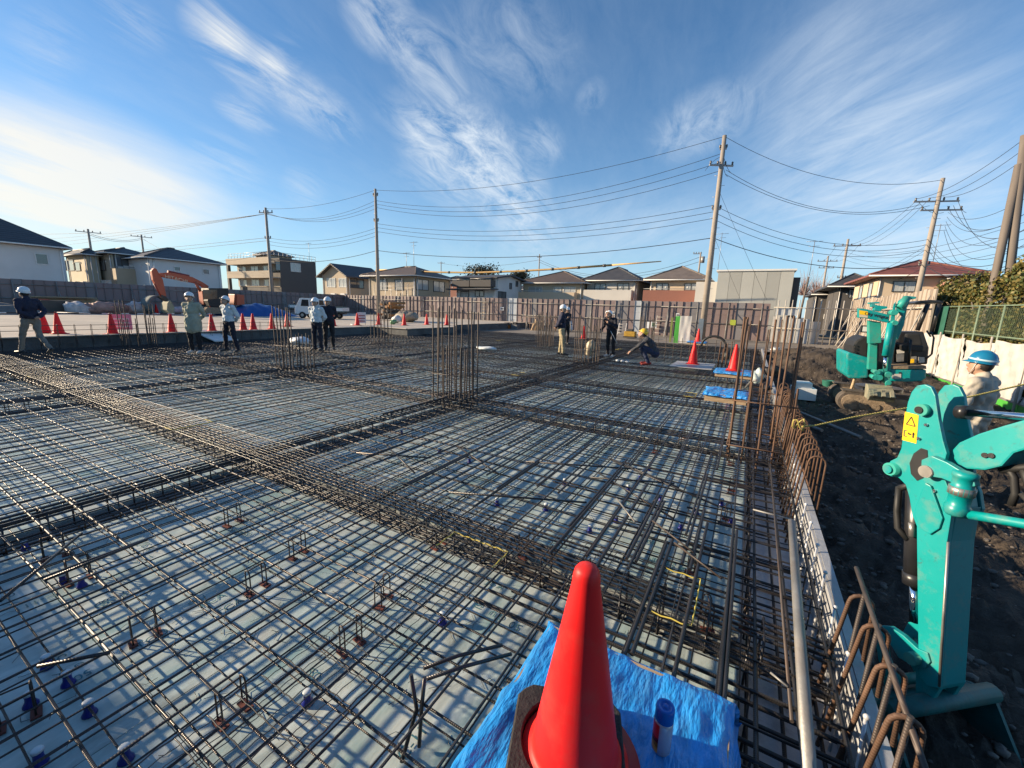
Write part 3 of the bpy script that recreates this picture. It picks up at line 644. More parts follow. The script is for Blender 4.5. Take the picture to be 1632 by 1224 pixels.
# ---- bar chairs and plastic spacers
m_blue = mat('blue_plastic', (.012, .020, .22), .35, var=.1); m_wcap = mat('white_cap', (.66, .72, .74), .4, var=.05); m_redp = mat('red_oxide_foot', (.17, .045, .03), .7, var=.2)
sp0 = thing('plastic_spacer', 'small dark blue plastic spacer with a white cap standing on the deck', 'spacer', (0, 0, 0), 0, 'blue plastic spacers on the deck boards')
g = MB(); g.lathe([(.036, 0), (.034, .008), (.022, .03), (.020, .06), (.024, .07)], 12); o = g.build('body', m_blue, sp0)
g = MB(); g.lathe([(.024, .0705), (.025, .084), (.021, .088)], 12); g.build('cap', m_wcap, sp0)
ch0 = thing('bar_chair', 'wire bar chair on two red oxide feet holding up the mat', 'bar chair', (0, 0, 0), 0, 'wire bar chairs under the mat')
for s_ in (-1, 1): g = MB(); g.box((s_ * .05, 0, .004), (.035, .075, .008)); g.build('foot', m_redp, ch0)
g = MB()
for s_ in (-1, 1):
    g.tube([(s_ * .05, -.022, .008), (s_ * .05, -.022, .14)] + [(s_ * .05, -.022 * math.cos(PI * t / 5), .14 + .022 * math.sin(PI * t / 5)) for t in range(1, 5)] + [(s_ * .05, .022, .14), (s_ * .05, .022, .008)], .0042, 5)
g.cyl((-.05, 0, .158), (.05, 0, .158), .004, 5); g.build('wire', m_bz, ch0)
def scatter(proto, spots, what):
    zones = {}
    for x, y, rz in spots: zones.setdefault('in the near bay left of the big cone' if y < 2.1 and x < -.5 else ('beside the right-hand formwork' if x > -.35 else 'in the middle bay beyond the near mesh walkway'), []).append((x, y, rz))
    used = False
    for zn, lst in zones.items():
        lst.sort(key=lambda q: (lambda v: v.x / -v.z)(M.transposed() @ (V((q[0], q[1], 0)) - CP)))
        for i, (x, y, rz) in enumerate(lst):
            lb = '%s %s, %s from the left' % (what, zn, ORD[i])
            sc_ = .76 if 'spacer' in what else None
            if not used: used = True; proto.scale = (sc_ or 1,) * 3; proto.location = (x, y, .0015); proto.rotation_euler = (0, 0, rz); proto['label'] = lb
            else: dup(proto, (x, y, .0015), rz, lb, sc_)
def spots(pl, z, rzf): return [(gz(px, py, z).x, gz(px, py, z).y, rzf()) for px, py in pl]
scatter(sp0, spots(((142, 1132), (108, 1085), (48, 1118), (62, 1210), (200, 1205), (75, 1058), (40, 872), (130, 930), (100, 925), (490, 1115), (705, 988), (1020, 762), (1034, 747), (982, 829), (1085, 840), (1150, 802), (1165, 832), (940, 845), (1110, 815), (1053, 795), (1001, 780), (792, 802), (870, 810), (700, 720), (748, 735), (640, 690), (900, 770)), .02, lambda: R.uniform(0, 3)), 'blue plastic spacer')
scatter(ch0, spots(((232, 1018), (372, 835), (475, 885), (410, 940), (610, 960), (560, 1032), (372, 1140), (88, 888), (128, 925), (1100, 920), (1090, 700), (1165, 740), (1165, 785), (1155, 832), (1125, 995), (30, 1150), (700, 870), (840, 885), (1045, 720), (1190, 1000)), .0, lambda: R.uniform(-.3, .3) + PI / 2), 'wire bar chair')
# ---- tie-wire scraps and offcuts lying on the boards
g = MB(); rq = random.Random(77)
for i in range(420):
    x, y = rq.uniform(-4.1, .1), rq.choice((rq.uniform(.1, 2.1), rq.uniform(2.55, 5.5))); a = rq.uniform(0, 6.3); l = rq.uniform(.03, .11)
    p = V((x, y, .004)); d = V((math.cos(a), math.sin(a), 0)) * l; n_ = V((-d.y, d.x, 0)) * rq.uniform(-.5, .5)
    g.tube([p, p + d * .5 + n_, p + d], .0013, 3, cap=False)
tag(g.build('tie_wire_scraps', m_by), 'scraps of thin tie wire strewn over the deck boards', 'wire scraps', kind='stuff')
# ---- wire ties twisted round the crossings near the camera
g = MB()
for bx_ in [b for b in BARS if b[0] == 0 and .17 < b[4] < .18 and b[3] < 5.6]:
    for by_ in [b for b in BARS if b[0] == 1 and .19 < b[4] < .20]:
        if bx_[1] < by_[3] < bx_[2] and by_[1] < bx_[3] < by_[2] and by_[3] > -4.3 and rq.random() < .55:
            x, y = by_[3], bx_[3]; s_ = rq.choice((-1, 1)); e = .012
            g.tube([(x - e * s_, y - e, .178), (x - e * .4 * s_, y - e * .4, .203), (x + e * .4 * s_, y + e * .4, .203), (x + e * s_, y + e, .18)], .0012, 3, cap=False)
            g.tube([(x + e * .4 * s_, y + e * .4, .203), (x + e * .6 * s_ + rq.gauss(0, .006), y + rq.gauss(0, .006), .222)], .0014, 3, cap=False)
tag(g.build('wire_ties', m_wire, matroot), kind='stuff')
# ------------------------------------------------------------------ houses around the site
def hm(name, c, rough=.8, **k_): return mat(name, c, rough, var=.06, scale=.8, bump=.05, bscale=12, **k_)
def roofm(name, c): return mat(name, c, .6, var=.15, scale=1.5, bump=.1, bscale=10, ribs=(2, .17, .03))
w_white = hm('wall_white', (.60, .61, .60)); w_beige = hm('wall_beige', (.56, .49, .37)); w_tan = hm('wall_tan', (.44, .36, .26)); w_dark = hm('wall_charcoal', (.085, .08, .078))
w_brown = hm('wall_brown_tile', (.40, .33, .25)); w_cream = hm('wall_cream', (.58, .49, .36)); w_grey = hm('wall_pale_grey', (.58, .55, .50)); w_pink = hm('wall_pink', (.46, .24, .19)); w_peach = hm('wall_peach', (.60, .47, .33)); w_redbr = hm('wall_red_brown', (.26, .11, .08))
w_shed = mat('cladding_grey', (.40, .40, .365), .55, var=.05, scale=.5, ribs=(0, .3, .012)); w_trim = hm('trim_white', (.72, .71, .68))
r_dark = roofm('roof_charcoal', (.060, .060, .065)); r_brown = roofm('roof_brown', (.105, .078, .062)); r_red = roofm('roof_red', (.20, .07, .055)); r_grey = roofm('roof_grey_brown', (.16, .13, .11))
m_glass = mat('window_glass', (.10, .12, .14), .08, var=.2, scale=.7, spec=.9); m_curtain = mat('curtained_glass', (.42, .43, .42), .15, var=.25, scale=2.5, spec=.8, vec=(6, 6, .3)); m_frame = mat('window_frame_dark', (.06, .055, .05), .5); m_framew = mat('window_frame_white', (.62, .62, .60), .5); m_metal = mat('metal_rail', (.30, .30, .30), .4, metal=.5)
def window(root, face, X, Y, u0, u1, za, zb, frame_=m_frame, glass=m_curtain, mull=1):
    nrm = {'-y': V((0, -1, 0)), '+x': V((1, 0, 0)), '-x': V((-1, 0, 0))}[face]; ax = V((1, 0, 0)) if face == '-y' else V((0, 1, 0))
    o = V((0, Y, 0)) if face == '-y' else V((X, 0, 0))
    def P(u, z, d): return o + ax * u + V((0, 0, z)) + nrm * d
    f = MB(); t = .06
    for a, b, c, d in ((u0 - t, u1 + t, zb, zb + t), (u0 - t, u1 + t, za - t, za), (u0 - t, u0, za, zb), (u1, u1 + t, za, zb)): f.b2(P(a, c, -.03), P(b, d, .06))
    for i in range(mull): u = lerp(u0, u1, (i + 1) / (mull + 1)); f.b2(P(u - .03, za, .0), P(u + .03, zb, .05))
    fo = f.build('window', frame_, root)
    g = MB(); g.b2(P(u0, za, .004), P(u1, zb, .02)); g.build('pane', glass, fo)
    return fo
def hip(root, X0, X1, Y0, Y1, ze, zr, m, ov=.5, ridge=None, kind='hip'):
    a, b, c, d = X0 - ov, X1 + ov, Y0 - ov, Y1 + ov; g = MB(); zt = ze + .12
    if kind == 'hip':
        if (b - a) >= (d - c): h = (d - c) / 2; r0, r1 = V((a + h * .92, (c + d) / 2, zr)), V((b - h * .92, (c + d) / 2, zr))
        else: h = (b - a) / 2; r0, r1 = V(((a + b) / 2, c + h * .92, zr)), V(((a + b) / 2, d - h * .92, zr))
        vs = [(a, c, zt), (b, c, zt), (b, d, zt), (a, d, zt), r0, r1, (a, c, ze - .05), (b, c, ze - .05), (b, d, ze - .05), (a, d, ze - .05)]
        if (b - a) >= (d - c): fs = [(0, 1, 5, 4), (2, 3, 4, 5), (1, 2, 5), (3, 0, 4)]
        else: fs = [(1, 2, 5, 4), (3, 0, 4, 5), (0, 1, 4), (2, 3, 5)]
        fs += [(6, 7, 1, 0), (7, 8, 2, 1), (8, 9, 3, 2), (9, 6, 0, 3), (9, 8, 7, 6)]
        g.add(vs, fs)
        for e in ((0, 4), (1, 4 if (b - a) < (d - c) else 5), (4, 5)): g.tube([vs[e[0]], vs[e[1]]], .09, 5)
    elif kind == 'gy':      # ridge along Y, gable on the -Y face
        xm = (a + b) / 2; zg = ze - (zr - ze) * ov / ((b - a) / 2)
        pr = [(a, zg), (xm, zr), (b, zg), (b, zg - .16), (xm, zr - .16), (a, zg - .16)]
        g.prism([(p[0], p[1]) for p in pr], (0, c, 0), (1, 0, 0), (0, 0, 1), (0, d - c, 0))
    elif kind == 'gx':
        ym = (c + d) / 2; zg = ze - (zr - ze) * ov / ((d - c) / 2)
        pr = [(c, zg), (ym, zr), (d, zg), (d, zg - .16), (ym, zr - .16), (c, zg - .16)]
        g.prism(pr, (a, 0, 0), (0, 1, 0), (0, 0, 1), (b - a, 0, 0))
    ro_ = g.build('roof', m, root)
    if kind == 'hip':
        g = MB(); g.cyl((a - .02, c - .06, ze + .02), (b + .02, c - .06, ze + .02), .06, 6); g.build('gutter', w_trim, ro_)
        g = MB(); g.cyl((b + .06, c, ze + .02), (b + .06, d, ze + .02), .06, 6); g.build('gutter', w_trim, ro_)
    return ro_
def shell(root, X0, X1, Y0, Y1, z0, ze, m, gable=None, zr=0):
    g = MB(); g.b2((X0, Y0, z0), (X1, Y1, ze))
    if gable == 'gy': g.prism([(X0, ze - .01), (X1, ze - .01), ((X0 + X1) / 2, zr - .18)], (0, Y0, 0), (1, 0, 0), (0, 0, 1), (0, Y1 - Y0, 0))
    if gable == 'gx': g.prism([(Y0, ze - .01), (Y1, ze - .01), ((Y0 + Y1) / 2, zr - .18)], (X0, 0, 0), (0, 1, 0), (0, 0, 1), (X1 - X0, 0, 0))
    o = g.build('wall', m, root)
    for x, y in ((X0 + .1, Y0 - .06), (X1 - .1, Y0 - .06), (X1 + .06, Y0 + .3), (X1 + .06, Y1 - .2)):
        d = MB(); d.cyl((x, y, z0), (x, y, ze), .045, 6); d.build('downpipe', w_trim, root)
    for k_ in range(2):
        x = lerp(X0, X1, .3 + .4 * k_); d = MB(); d.b2((x - .07, Y0 - .05, ze - .75), (x + .07, Y0 + .02, ze - .6)); d.build('vent_hood', w_trim, root)
        d = MB(); d.b2((x + .5, Y0 - .38, ze - 3.0), (x + 1.3, Y0 - .06, ze - 2.4)); d.build('air_conditioner', w_trim, root)
    return o
def balcony(root, face, X, Y, u0, u1, z0, z1, dep, m, rail=None):
    g = MB()
    if face == '-y': g.b2((u0, Y - dep, z0), (u1, Y - dep + .12, z1)); g.b2((u0, Y - dep, z0 - .1), (u1, Y, z0)); g.b2((u0, Y - dep + .12, z0), (u0 + .12, Y, z1)); g.b2((u1 - .12, Y - dep + .12, z0), (u1, Y, z1))
    else: g.b2((X + dep - .12, u0, z0), (X + dep, u1, z1)); g.b2((X, u0, z0 - .1), (X + dep, u1, z0)); g.b2((X, u0, z0), (X + dep - .12, u0 + .12, z1)); g.b2((X, u1 - .12, z0), (X + dep - .12, u1, z1))
    b = g.build('balcony', m, root)
    if rail:
        g = MB()
        if face == '-y': g.cyl((u0, Y - dep + .06, z1 + .14), (u1, Y - dep + .06, z1 + .14), .03, 6)
        else: g.cyl((X + dep - .06, u0, z1 + .14), (X + dep - .06, u1, z1 + .14), .03, 6)
        g.build('hand_rail', rail, b)
    return b
def ant(root, x, y, z, h=2.2):
    g = MB(); g.cyl((x, y, z), (x, y, z + h), .025, 5); g.cyl((x - .6, y, z + h - .1), (x + .6, y, z + h - .1), .015, 4); g.cyl((x - .4, y, z + h - .5), (x + .4, y, z + h - .5), .015, 4)
    for i in range(6): g.cyl((x - .55 + i * .22, y - .2, z + h - .1), (x - .55 + i * .22, y + .2, z + h - .1), .01, 4)
    g.build('aerial', m_metal, root)
def face_win(root, face, X, Y, px0, px1, py0, py1, **k_):
    if face == '-y': a, b = gy(px0, py1, Y), gy(px1, py0, Y); u0, u1 = a.x, b.x
    else: a, b = gx(px0, py1, X), gx(px1, py0, X); u0, u1 = a.y, b.y
    return window(root, face, X, Y, min(u0, u1), max(u0, u1), a.z, b.z, **k_)
def house_y(label, Y0, pxL, pxR, pyE, pyR, dep, wall, roof, kind='hip', z0=-.3, ov=.5, name='house'):
    X0, X1 = gy(pxL, pyE, Y0).x, gy(pxR, pyE, Y0).x; ze = gy((pxL + pxR) / 2, pyE, Y0).z; zr = gy((pxL + pxR) / 2, pyR, Y0 + dep / 2).z
    root = thing(name, label, 'house', ((X0 + X1) / 2, Y0 + dep / 2, z0)); shell(root, X0, X1, Y0, Y0 + dep, z0, ze, wall, kind if kind != 'hip' else None, zr); hip(root, X0, X1, Y0, Y0 + dep, ze, zr, roof, ov, None, kind)
    return root, X0, X1, ze, zr
def house_c(label, Xc, pxL, pxC, pxR, pyE, pyR, wall, roof, kind='hip', z0=-.3, ov=.5, pxRidge=None):
    c = gx(pxC, pyE, Xc); Yc = c.y; X0 = gy(pxL, pyE, Yc).x; Y1 = gx(pxR, pyE, Xc).y; ze = c.z; zr = gy(pxRidge or (pxL + pxC) / 2, pyR, (Yc + Y1) / 2 if kind == 'hip' else Yc).z
    root = thing('house', label, 'house', ((X0 + Xc) / 2, (Yc + Y1) / 2, z0)); shell(root, X0, Xc, Yc, Y1, z0, ze, wall, kind if kind != 'hip' else None, zr); hip(root, X0, Xc, Yc, Y1, ze, zr, roof, ov, None, kind)
    return root, X0, Xc, Yc, Y1, ze, zr
# A: white house at the left edge, only its shaded long side shows
X1 = -50; Ya, Yb_ = gx(-90, 390, X1).y, gx(100, 396, X1).y; ze = gx(100, 396, X1).z; zr = gx(-20, 346, X1 - 4.5).z
A = thing('house', 'white house with solar panels on its dark roof at the left edge', 'house', (X1 - 4, (Ya + Yb_) / 2, -.3))
shell(A, X1 - 9, X1, Ya, Yb_, -.3, ze, w_white); rfA = hip(A, X1 - 9, X1, Ya, Yb_, ze, zr, r_dark, .45)
face_win(A, '+x', X1, 0, 59, 74, 406, 420, frame_=m_framew, glass=m_glass, mull=0)
for i in range(3):
    g = MB(); y0 = lerp(Ya, Yb_, .18 + i * .2); g.beam((X1 - .6, y0, ze + .45), (X1 - 3.2, y0, ze + .45 + 2.6 * (zr - ze) / 5.2), 1.6, .05); g.build('solar_panel', m_glass, rfA)
# B, C, C2 beyond the left fence
Bh, X0, Xc, Yc, Y1, ze, zr = house_c('small beige house between the two white houses on the left', -54, 106, 136, 156, 406, 399, w_beige, r_dark, z0=-.3, ov=.35)
face_win(Bh, '-y', 0, Yc, 107, 117, 415, 431, mull=0); face_win(Bh, '-y', 0, Yc, 121, 127, 418, 431, mull=0)
Ch, X0, Xc, Yc, Y1, ze, zr = house_c('beige house with a cluttered balcony left of the orange excavator boom', -52, 147, 176, 238, 404, 396, w_beige, r_dark, z0=-.3, ov=.5, pxRidge=190)
face_win(Ch, '-y', 0, Yc, 153, 167, 415, 431); face_win(Ch, '+x', Xc, 0, 184, 214, 409, 428, glass=m_glass, mull=2); face_win(Ch, '+x', Xc, 0, 222, 234, 413, 432, glass=m_glass)
a, b = gx(178, 450, Xc), gx(236, 430, Xc); balcony(Ch, '+x', Xc, 0, a.y, b.y, .5, b.z - .1, 1.3, w_tan, m_metal)
g = MB()
for i in range(6): y = lerp(a.y, b.y, .1 + .14 * i); g.b2((Xc + 1.0, y, b.z - .3), (Xc + 1.12, y + .35, b.z + .35 * R.random()))
g.build('laundry', w_white, Ch)
Dh, X0, Xc, Yc, Y1, ze, zr = house_c('large white house with a plain shaded side wall behind the orange excavator', -47.5, 195, 237, 350, 411, 396, w_white, r_dark, z0=-.3, ov=.4, pxRidge=275)
face_win(Dh, '+x', Xc, 0, 278, 286, 426, 431, frame_=m_framew, glass=m_glass, mull=0); face_win(Dh, '+x', Xc, 0, 324, 332, 430, 436, frame_=m_framew, glass=m_glass, mull=0)
# D: three-storey block
Xc = -62; c = gx(430, 409, Xc); Yc = c.y; X0 = gy(360, 409, Yc).x; Y1 = gx(503, 420, Xc).y; zt = c.z
Ap = thing('apartment_block', 'three-storey flat-roofed block with sunlit tan balconies and a charcoal side wall', 'building', ((X0 + Xc) / 2, Yc + 4, -.3))
g = MB(); g.b2((X0 + .6, Yc + 1.4, -.3), (Xc, Y1, zt)); g.build('wall', w_dark, Ap)
zs = [gy(395, p, Yc).z for p in (411, 421, 432, 443, 456)]
for za, zb in ((zs[1], zs[0]), (zs[3], zs[2])):
    g = MB(); g.b2((X0, Yc - .1, za), (Xc + .05, Yc + .15, zb)); g.b2((X0, Yc + .15, za), (Xc + .05, Yc + 1.4, za + .15)); g.build('balcony', w_brown, Ap)
g = MB(); g.b2((X0 + .5, Yc + 1.3, zs[4]), (Xc - .1, Yc + 1.38, zs[3])); g.b2((X0 + .5, Yc + 1.3, zs[2]), (Xc - .1, Yc + 1.38, zs[1])); g.build('front_wall', w_brown, Ap)
for zq in ((zs[2] + .1, zs[1] - .2), (zs[4] + .2, zs[3] - .2)):
    for i in range(3): u = lerp(X0 + 1, Xc - 2, i / 2.6); window(Ap, '-y', 0, Yc + 1.3, u, u + 2.0, zq[0], zq[1], frame_=m_framew)
for px in (362, 428): q = gy(px, 450, Yc); g = MB(); g.b2((q.x - .25, Yc + .2, -.3), (q.x + .25, Yc + .6, zs[1])); g.build('pillar', w_dark, Ap)
face_win(Ap, '+x', Xc, 0, 464, 478, 421, 432, frame_=m_framew); face_win(Ap, '+x', Xc, 0, 440, 446, 418, 430, glass=m_glass, mull=0)
g = MB(); g.b2((X0 - .2, Yc - .3, -.3), (Xc + 1.2, Yc + .8, 2.6)); g.build('ground_floor', w_grey, Ap)
q = gy(418, 400, Yc + 3); pr = thing; g = MB(); g.b2((q.x - 2, Yc + 3, zt), (q.x + 2.2, Yc + 6.5, zt + .8)); ph = g.build('penthouse', w_brown, Ap)
hip(Ap, q.x - 2, q.x + 2.2, Yc + 3, Yc + 6.5, zt + .8, zt + 1.7, r_brown, .3)
g = MB()
for z in (.35, .75): g.cyl((X0 + .5, Yc + .1, zt + z), (Xc, Yc + .1, zt + z), .03, 5); g.cyl((Xc, Yc + .1, zt + z), (Xc, Y1, zt + z), .03, 5)
for i in range(14): x = lerp(X0 + .5, Xc, i / 13); g.cyl((x, Yc + .1, zt), (x, Yc + .1, zt + .75), .025, 5)
for i in range(12): y = lerp(Yc, Y1, i / 11); g.cyl((Xc, y, zt), (Xc, y, zt + .75), .025, 5)
g.build('roof_rail', m_metal, Ap); ant(Ap, Xc - 1, Yc + 7, zt, 3)
# E: tan gabled house
Eh, X0, Xc, Yc, Y1, ze, zr = house_c('tan gabled house with two bay windows left of the central utility pole', -45, 514, 553, 606, 437, 420, w_tan, r_dark, 'gy', ov=.6)
face_win(Eh, '-y', 0, Yc, 522, 534, 444, 457, frame_=m_framew); face_win(Eh, '-y', 0, Yc, 541, 552, 444, 457, frame_=m_framew); face_win(Eh, '+x', Xc, 0, 558, 579, 446, 458, glass=m_glass)
# F: tan hip-roofed house
Fh, X0, Xc, Yc, Y1, ze, zr = house_c('broad tan house with a low brown hip roof right of the central utility pole', -33, 588, 662, 718, 440, 425, w_tan, r_brown, ov=.7, pxRidge=662)
face_win(Fh, '+x', Xc, 0, 663, 682, 447, 461); face_win(Fh, '+x', Xc, 0, 691, 708, 450, 464); face_win(Fh, '-y', 0, Yc, 603, 616, 446, 462); face_win(Fh, '-y', 0, Yc, 630, 642, 446, 462, mull=0)
g = MB()
for i in range(8): p = gy(596 + i * 9, 452, Yc - 1.2); g.cyl((p.x, p.y, .3), (p.x, p.y, p.z + (i % 3) * .3), .03, 5)
for pyq in (456, 462): a, b = gy(598, pyq, Yc - 1.2), gy(658, pyq, Yc - 1.2); g.cyl(a, b, .025, 5)
g.build('wall_rack', m_metal, Fh); ant(Fh, Xc - 3, Yc + 3, zr - .3, 3.2); ant(Fh, Xc - 4.2, Yc + 3, zr - .5, 2.2)
# G: white house with balconies
Gh, X0, Xc, Yc, Y1, ze, zr = house_c('white house with dark balconies and a blue-shaded gable side', -24.5, 728, 790, 832, 441, 434, w_white, r_dark, 'gx', ov=.5, pxRidge=800)
for a0, b0, p0, p1 in ((729, 756, 456, 448), (757, 790, 456, 447)):
    a, b = gy(a0, p0, Yc), gy(b0, p1, Yc); balcony(Gh, '-y', 0, Yc, a.x, b.x, a.z, b.z, 1.0, w_dark, m_metal)
face_win(Gh, '-y', 0, Yc, 758, 771, 464, 472); face_win(Gh, '-y', 0, Yc, 735, 747, 465, 474, mull=0); face_win(Gh, '-y', 0, Yc, 735, 752, 444, 451); face_win(Gh, '-y', 0, Yc, 762, 784, 443, 450)
face_win(Gh, '+x', Xc, 0, 812, 815, 452, 460, mull=0, glass=m_glass); face_win(Gh, '+x', Xc, 0, 822, 825, 449, 456, mull=0, glass=m_glass); face_win(Gh, '+x', Xc, 0, 793, 806, 466, 474, glass=m_glass)
a, b = gy(727, 462, Yc), gy(790, 461, Yc); g = MB(); g.beam((a.x - .3, Yc - .7, a.z), (b.x + .3, Yc - .7, b.z), 1.6, .12); g.build('lower_roof', r_dark, Gh)
# H, I, J: row of hip-roofed houses
Hh, X0, X1, ze, zr = house_y('cream house with a brown hip roof and a long blank balcony wall', 45, 834, 928, 452, 434, 8.5, w_cream, r_brown, ov=.7)
for a0, b0, p0, p1 in ((843, 864, 458, 465), (883, 894, 458, 465), (899, 917, 458, 465)): face_win(Hh, '-y', 0, 45, a0, b0, p0, p1, frame_=m_framew)
a, b = gy(828, 480, 45), gy(921, 467, 45); balcony(Hh, '-y', 0, 45, a.x, b.x, .5, b.z, 1.1, w_peach, w_trim)
Ih, X0, X1, ze, zr = house_y('pale grey house with a charcoal hip roof, second from the grey shed', 46, 936, 1014, 448, 429, 9, w_grey, r_dark, ov=.6)
for a0, b0, p0, p1 in ((948, 965, 453, 463), (984, 1002, 452, 462)): face_win(Ih, '-y', 0, 46, a0, b0, p0, p1)
a, b = gy(934, 480, 46), gy(1010, 463, 46); balcony(Ih, '-y', 0, 46, a.x, b.x, .5, b.z, 1.0, w_grey, m_frame)
Jh, X0, X1, ze, zr = house_y('peach house with a brown hip roof and a red-brown balcony beside the grey shed', 46, 1037, 1124, 447, 428, 9, w_peach, r_grey, ov=.6)
for a0, b0, p0, p1 in ((1046, 1065, 452, 462), (1091, 1112, 452, 462)): face_win(Jh, '-y', 0, 46, a0, b0, p0, p1)
a, b = gy(1028, 480, 46), gy(1119, 464, 46); balcony(Jh, '-y', 0, 46, a.x, b.x, .5, b.z, 1.3, w_redbr, m_metal); ant(Jh, X0 + 6, 50, zr - .5, 4)
# K: grey windowless shed
X0, X1 = gy(1143, 450, 41).x, gy(1264, 450, 41).x; zt = gy(1200, 432, 41).z
Kh = thing('grey_shed', 'windowless pale grey clad building right of the tall utility pole', 'building', ((X0 + X1) / 2, 45, -.3))
npan = 6
for i in range(npan):
    a, b = lerp(X0, X1, i / npan), lerp(X0, X1, (i + 1) / npan); g = MB(); g.b2((a + .01, 41, -.3), (b - .01, 41.1, zt)); g.build('cladding_panel', mat('cladding_%d' % (i % 3), V((.40, .40, .365)) * (1, .9, 1.08)[i % 3], .55, var=.05, scale=.5), Kh)
g = MB(); g.b2((X0, 41.12, -.3), (X1, 50, zt - .05)); g.build('wall', w_shed, Kh); g = MB(); g.b2((X0 - .15, 40.9, zt), (X1 + .15, 50.1, zt + .14)); g.build('roof_edge', w_trim, Kh)
g = MB(); g.b2((X1 + .02, 41.5, -.3), (X1 + .5, 49, zt - .5)); g.build('side_wall', w_dark, Kh); ant(Kh, X0 + 7, 46, zt, 3)
g = MB(); g.b2((X0 - 1.8, 42, -.3), (X0 - .05, 48, zt - .8)); g.build('side_annex', w_grey, Kh)
# L, M: right-hand houses
Yc = 44; X0 = gy(1402, 440, Yc).x; X1 = gy(1556, 444, Yc).x; ze = gy(1402, 441, Yc).z; zr = gy(1475, 418, Yc + 4).z; Y1 = gx(1384, 445, X0).y
Lh = thing('house', 'peach and pink house with a red hip roof above the green excavator', 'house', ((X0 + X1) / 2, Yc + 4, -.3))
shell(Lh, X0, X1, Yc, Yc + 9, 2.9, ze, w_peach); hip(Lh, X0, X1, Yc, Yc + 9, ze, zr, r_red, .8)
g = MB(); g.b2((X0 - .04, Yc - .04, -.3), (X1 + .04, Yc + 9.04, 2.9)); g.build('lower_wall', w_pink, Lh)
face_win(Lh, '-y', 0, Yc, 1422, 1460, 449, 464, frame_=m_frame); face_win(Lh, '-y', 0, Yc, 1500, 1522, 450, 462, glass=m_glass)
for i in range(2): window(Lh, '-x', X0, 0, Yc + 1.6 + i * 3.6, Yc + 2.8 + i * 3.6, ze - 1.6, ze - .4, mull=0)
a, b = gy(1494, 470, Yc), gy(1545, 462, Yc); balcony(Lh, '-y', 0, Yc, a.x, b.x, a.z, b.z + .6, 1.2, w_pink, m_metal); ant(Lh, X0 + 4, Yc + 4, zr, 3); ant(Lh, X0 + 11, Yc + 4, zr - 1, 3)
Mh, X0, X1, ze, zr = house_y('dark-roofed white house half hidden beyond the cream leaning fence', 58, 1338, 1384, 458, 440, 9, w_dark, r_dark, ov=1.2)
face_win(Mh, '-y', 0, 58, 1352, 1362, 462, 474); face_win(Mh, '-y', 0, 58, 1366, 1378, 462, 472, glass=m_glass)
# low distant roofs filling the skyline gaps
for i, (px0, px1, pe, prr, Yq, w, r, lb) in enumerate(((690, 735, 452, 441, 62, w_redbr, r_dark, 'small red-brown house squeezed between the tan house and the balconied white house'), (818, 850, 462, 455, 58, w_grey, r_dark, 'low grey house behind the white gable'), (1300, 1336, 470, 462, 66, w_dark, r_dark, 'low dark house behind the open pipe fence'), (30, 120, 440, 432, 40, w_beige, r_brown, ''))):
    if lb: house_y(lb, Yq, px0, px1, pe, prr, 8, w, r)
# ------------------------------------------------------------------ utility poles and lines
m_conc = mat('pole_concrete', (.30, .26, .22), .8, var=.12, scale=3, bump=.1, bscale=30); m_brownp = mat('pole_brown', (.15, .125, .105), .75, var=.15, scale=3, vec=(3, 3, .4)); m_ins = mat('insulator', (.10, .09, .085), .4); m_cable = mat('cable', (.035, .035, .04), .6); m_arm = mat('crossarm_steel', (.36, .34, .32), .5, metal=.4)
POLES = {}
def pole(key, label, base, top, r0=.19, r1=.11, arms=(), box=None, m=None, rungs=False):
    base, top = V(base), V(top); t = thing('utility_pole', label, 'utility pole', base)
    g = MB(); g.tube([base, lerp(base, top, .5), top], [r0, (r0 + r1) / 2, r1], 12); g.build('shaft', m or m_conc, t)
    d = (top - base); POLES[key] = (base, top)
    for (h, ln_, az, off) in arms:
        c = lerp(base, top, h); ax = V((math.cos(az), math.sin(az), 0)); c2 = c + ax * off
        g = MB(); g.beam(c2 - ax * ln_ / 2, c2 + ax * ln_ / 2, .09, .09); g.build('crossarm', m_arm, t)
        for q in (-.46, -.16, .16, .46):
            p = c2 + ax * ln_ * q; g = MB(); g.lathe([(.03, 0), (.07, .05), (.04, .09), (.07, .14), (.03, .2)], 8, p + V((0, 0, .045))); g.build('insulator', m_ins, t)
    if box: c = lerp(base, top, box); g = MB(); g.cyl(c + V((.35, -.1, -.4)), c + V((.35, -.1, .4)), .24, 10); g.build('transformer', m_arm, t)
    if rungs:
        for i in range(14):
            p = lerp(base, top, .22 + i * .05); s_ = 1 if i % 2 else -1; g = MB(); g.cyl(p, p + V((s_ * .32, 0, 0)), .012, 5); g.build('step_bolt', m_arm, t)
    return t
def ptop(px, py, y): p = gy(px, py, y); return p
p = gx(423, 331, -45.5); pole('1', 'dark utility pole in front of the flat-roofed block', (p.x + .1, p.y, .3), p, arms=((.955, 1.6, .35, 0), (.72, .7, .35, 0)), rungs=True)
p = gy(598, 301, 28.4); pole('2', 'tall slim utility pole left of the brown timber pile', (p.x + .05, p.y, .4), p, arms=((.95, .5, .2, 0), (.76, .5, .2, 0)), rungs=True)
p = gy(1155, 216, 30.3); pole('3', 'tallest pale utility pole with a slanted crossarm right of centre', (p.x + .02, p.y, 0), p, .21, .12, arms=((.865, 1.5, .55, 0), (.66, .5, .2, 0), (.94, .4, .2, 0)), rungs=True)
p = gy(1503, 284, 40); pole('4', 'utility pole with long double crossarms above the red-roofed house', (p.x - .1, p.y, 0), p, .2, .12, arms=((.87, 2.6, .3, -.1), (.82, 2.4, .3, .3), (.5, .6, .2, 0)), rungs=True)
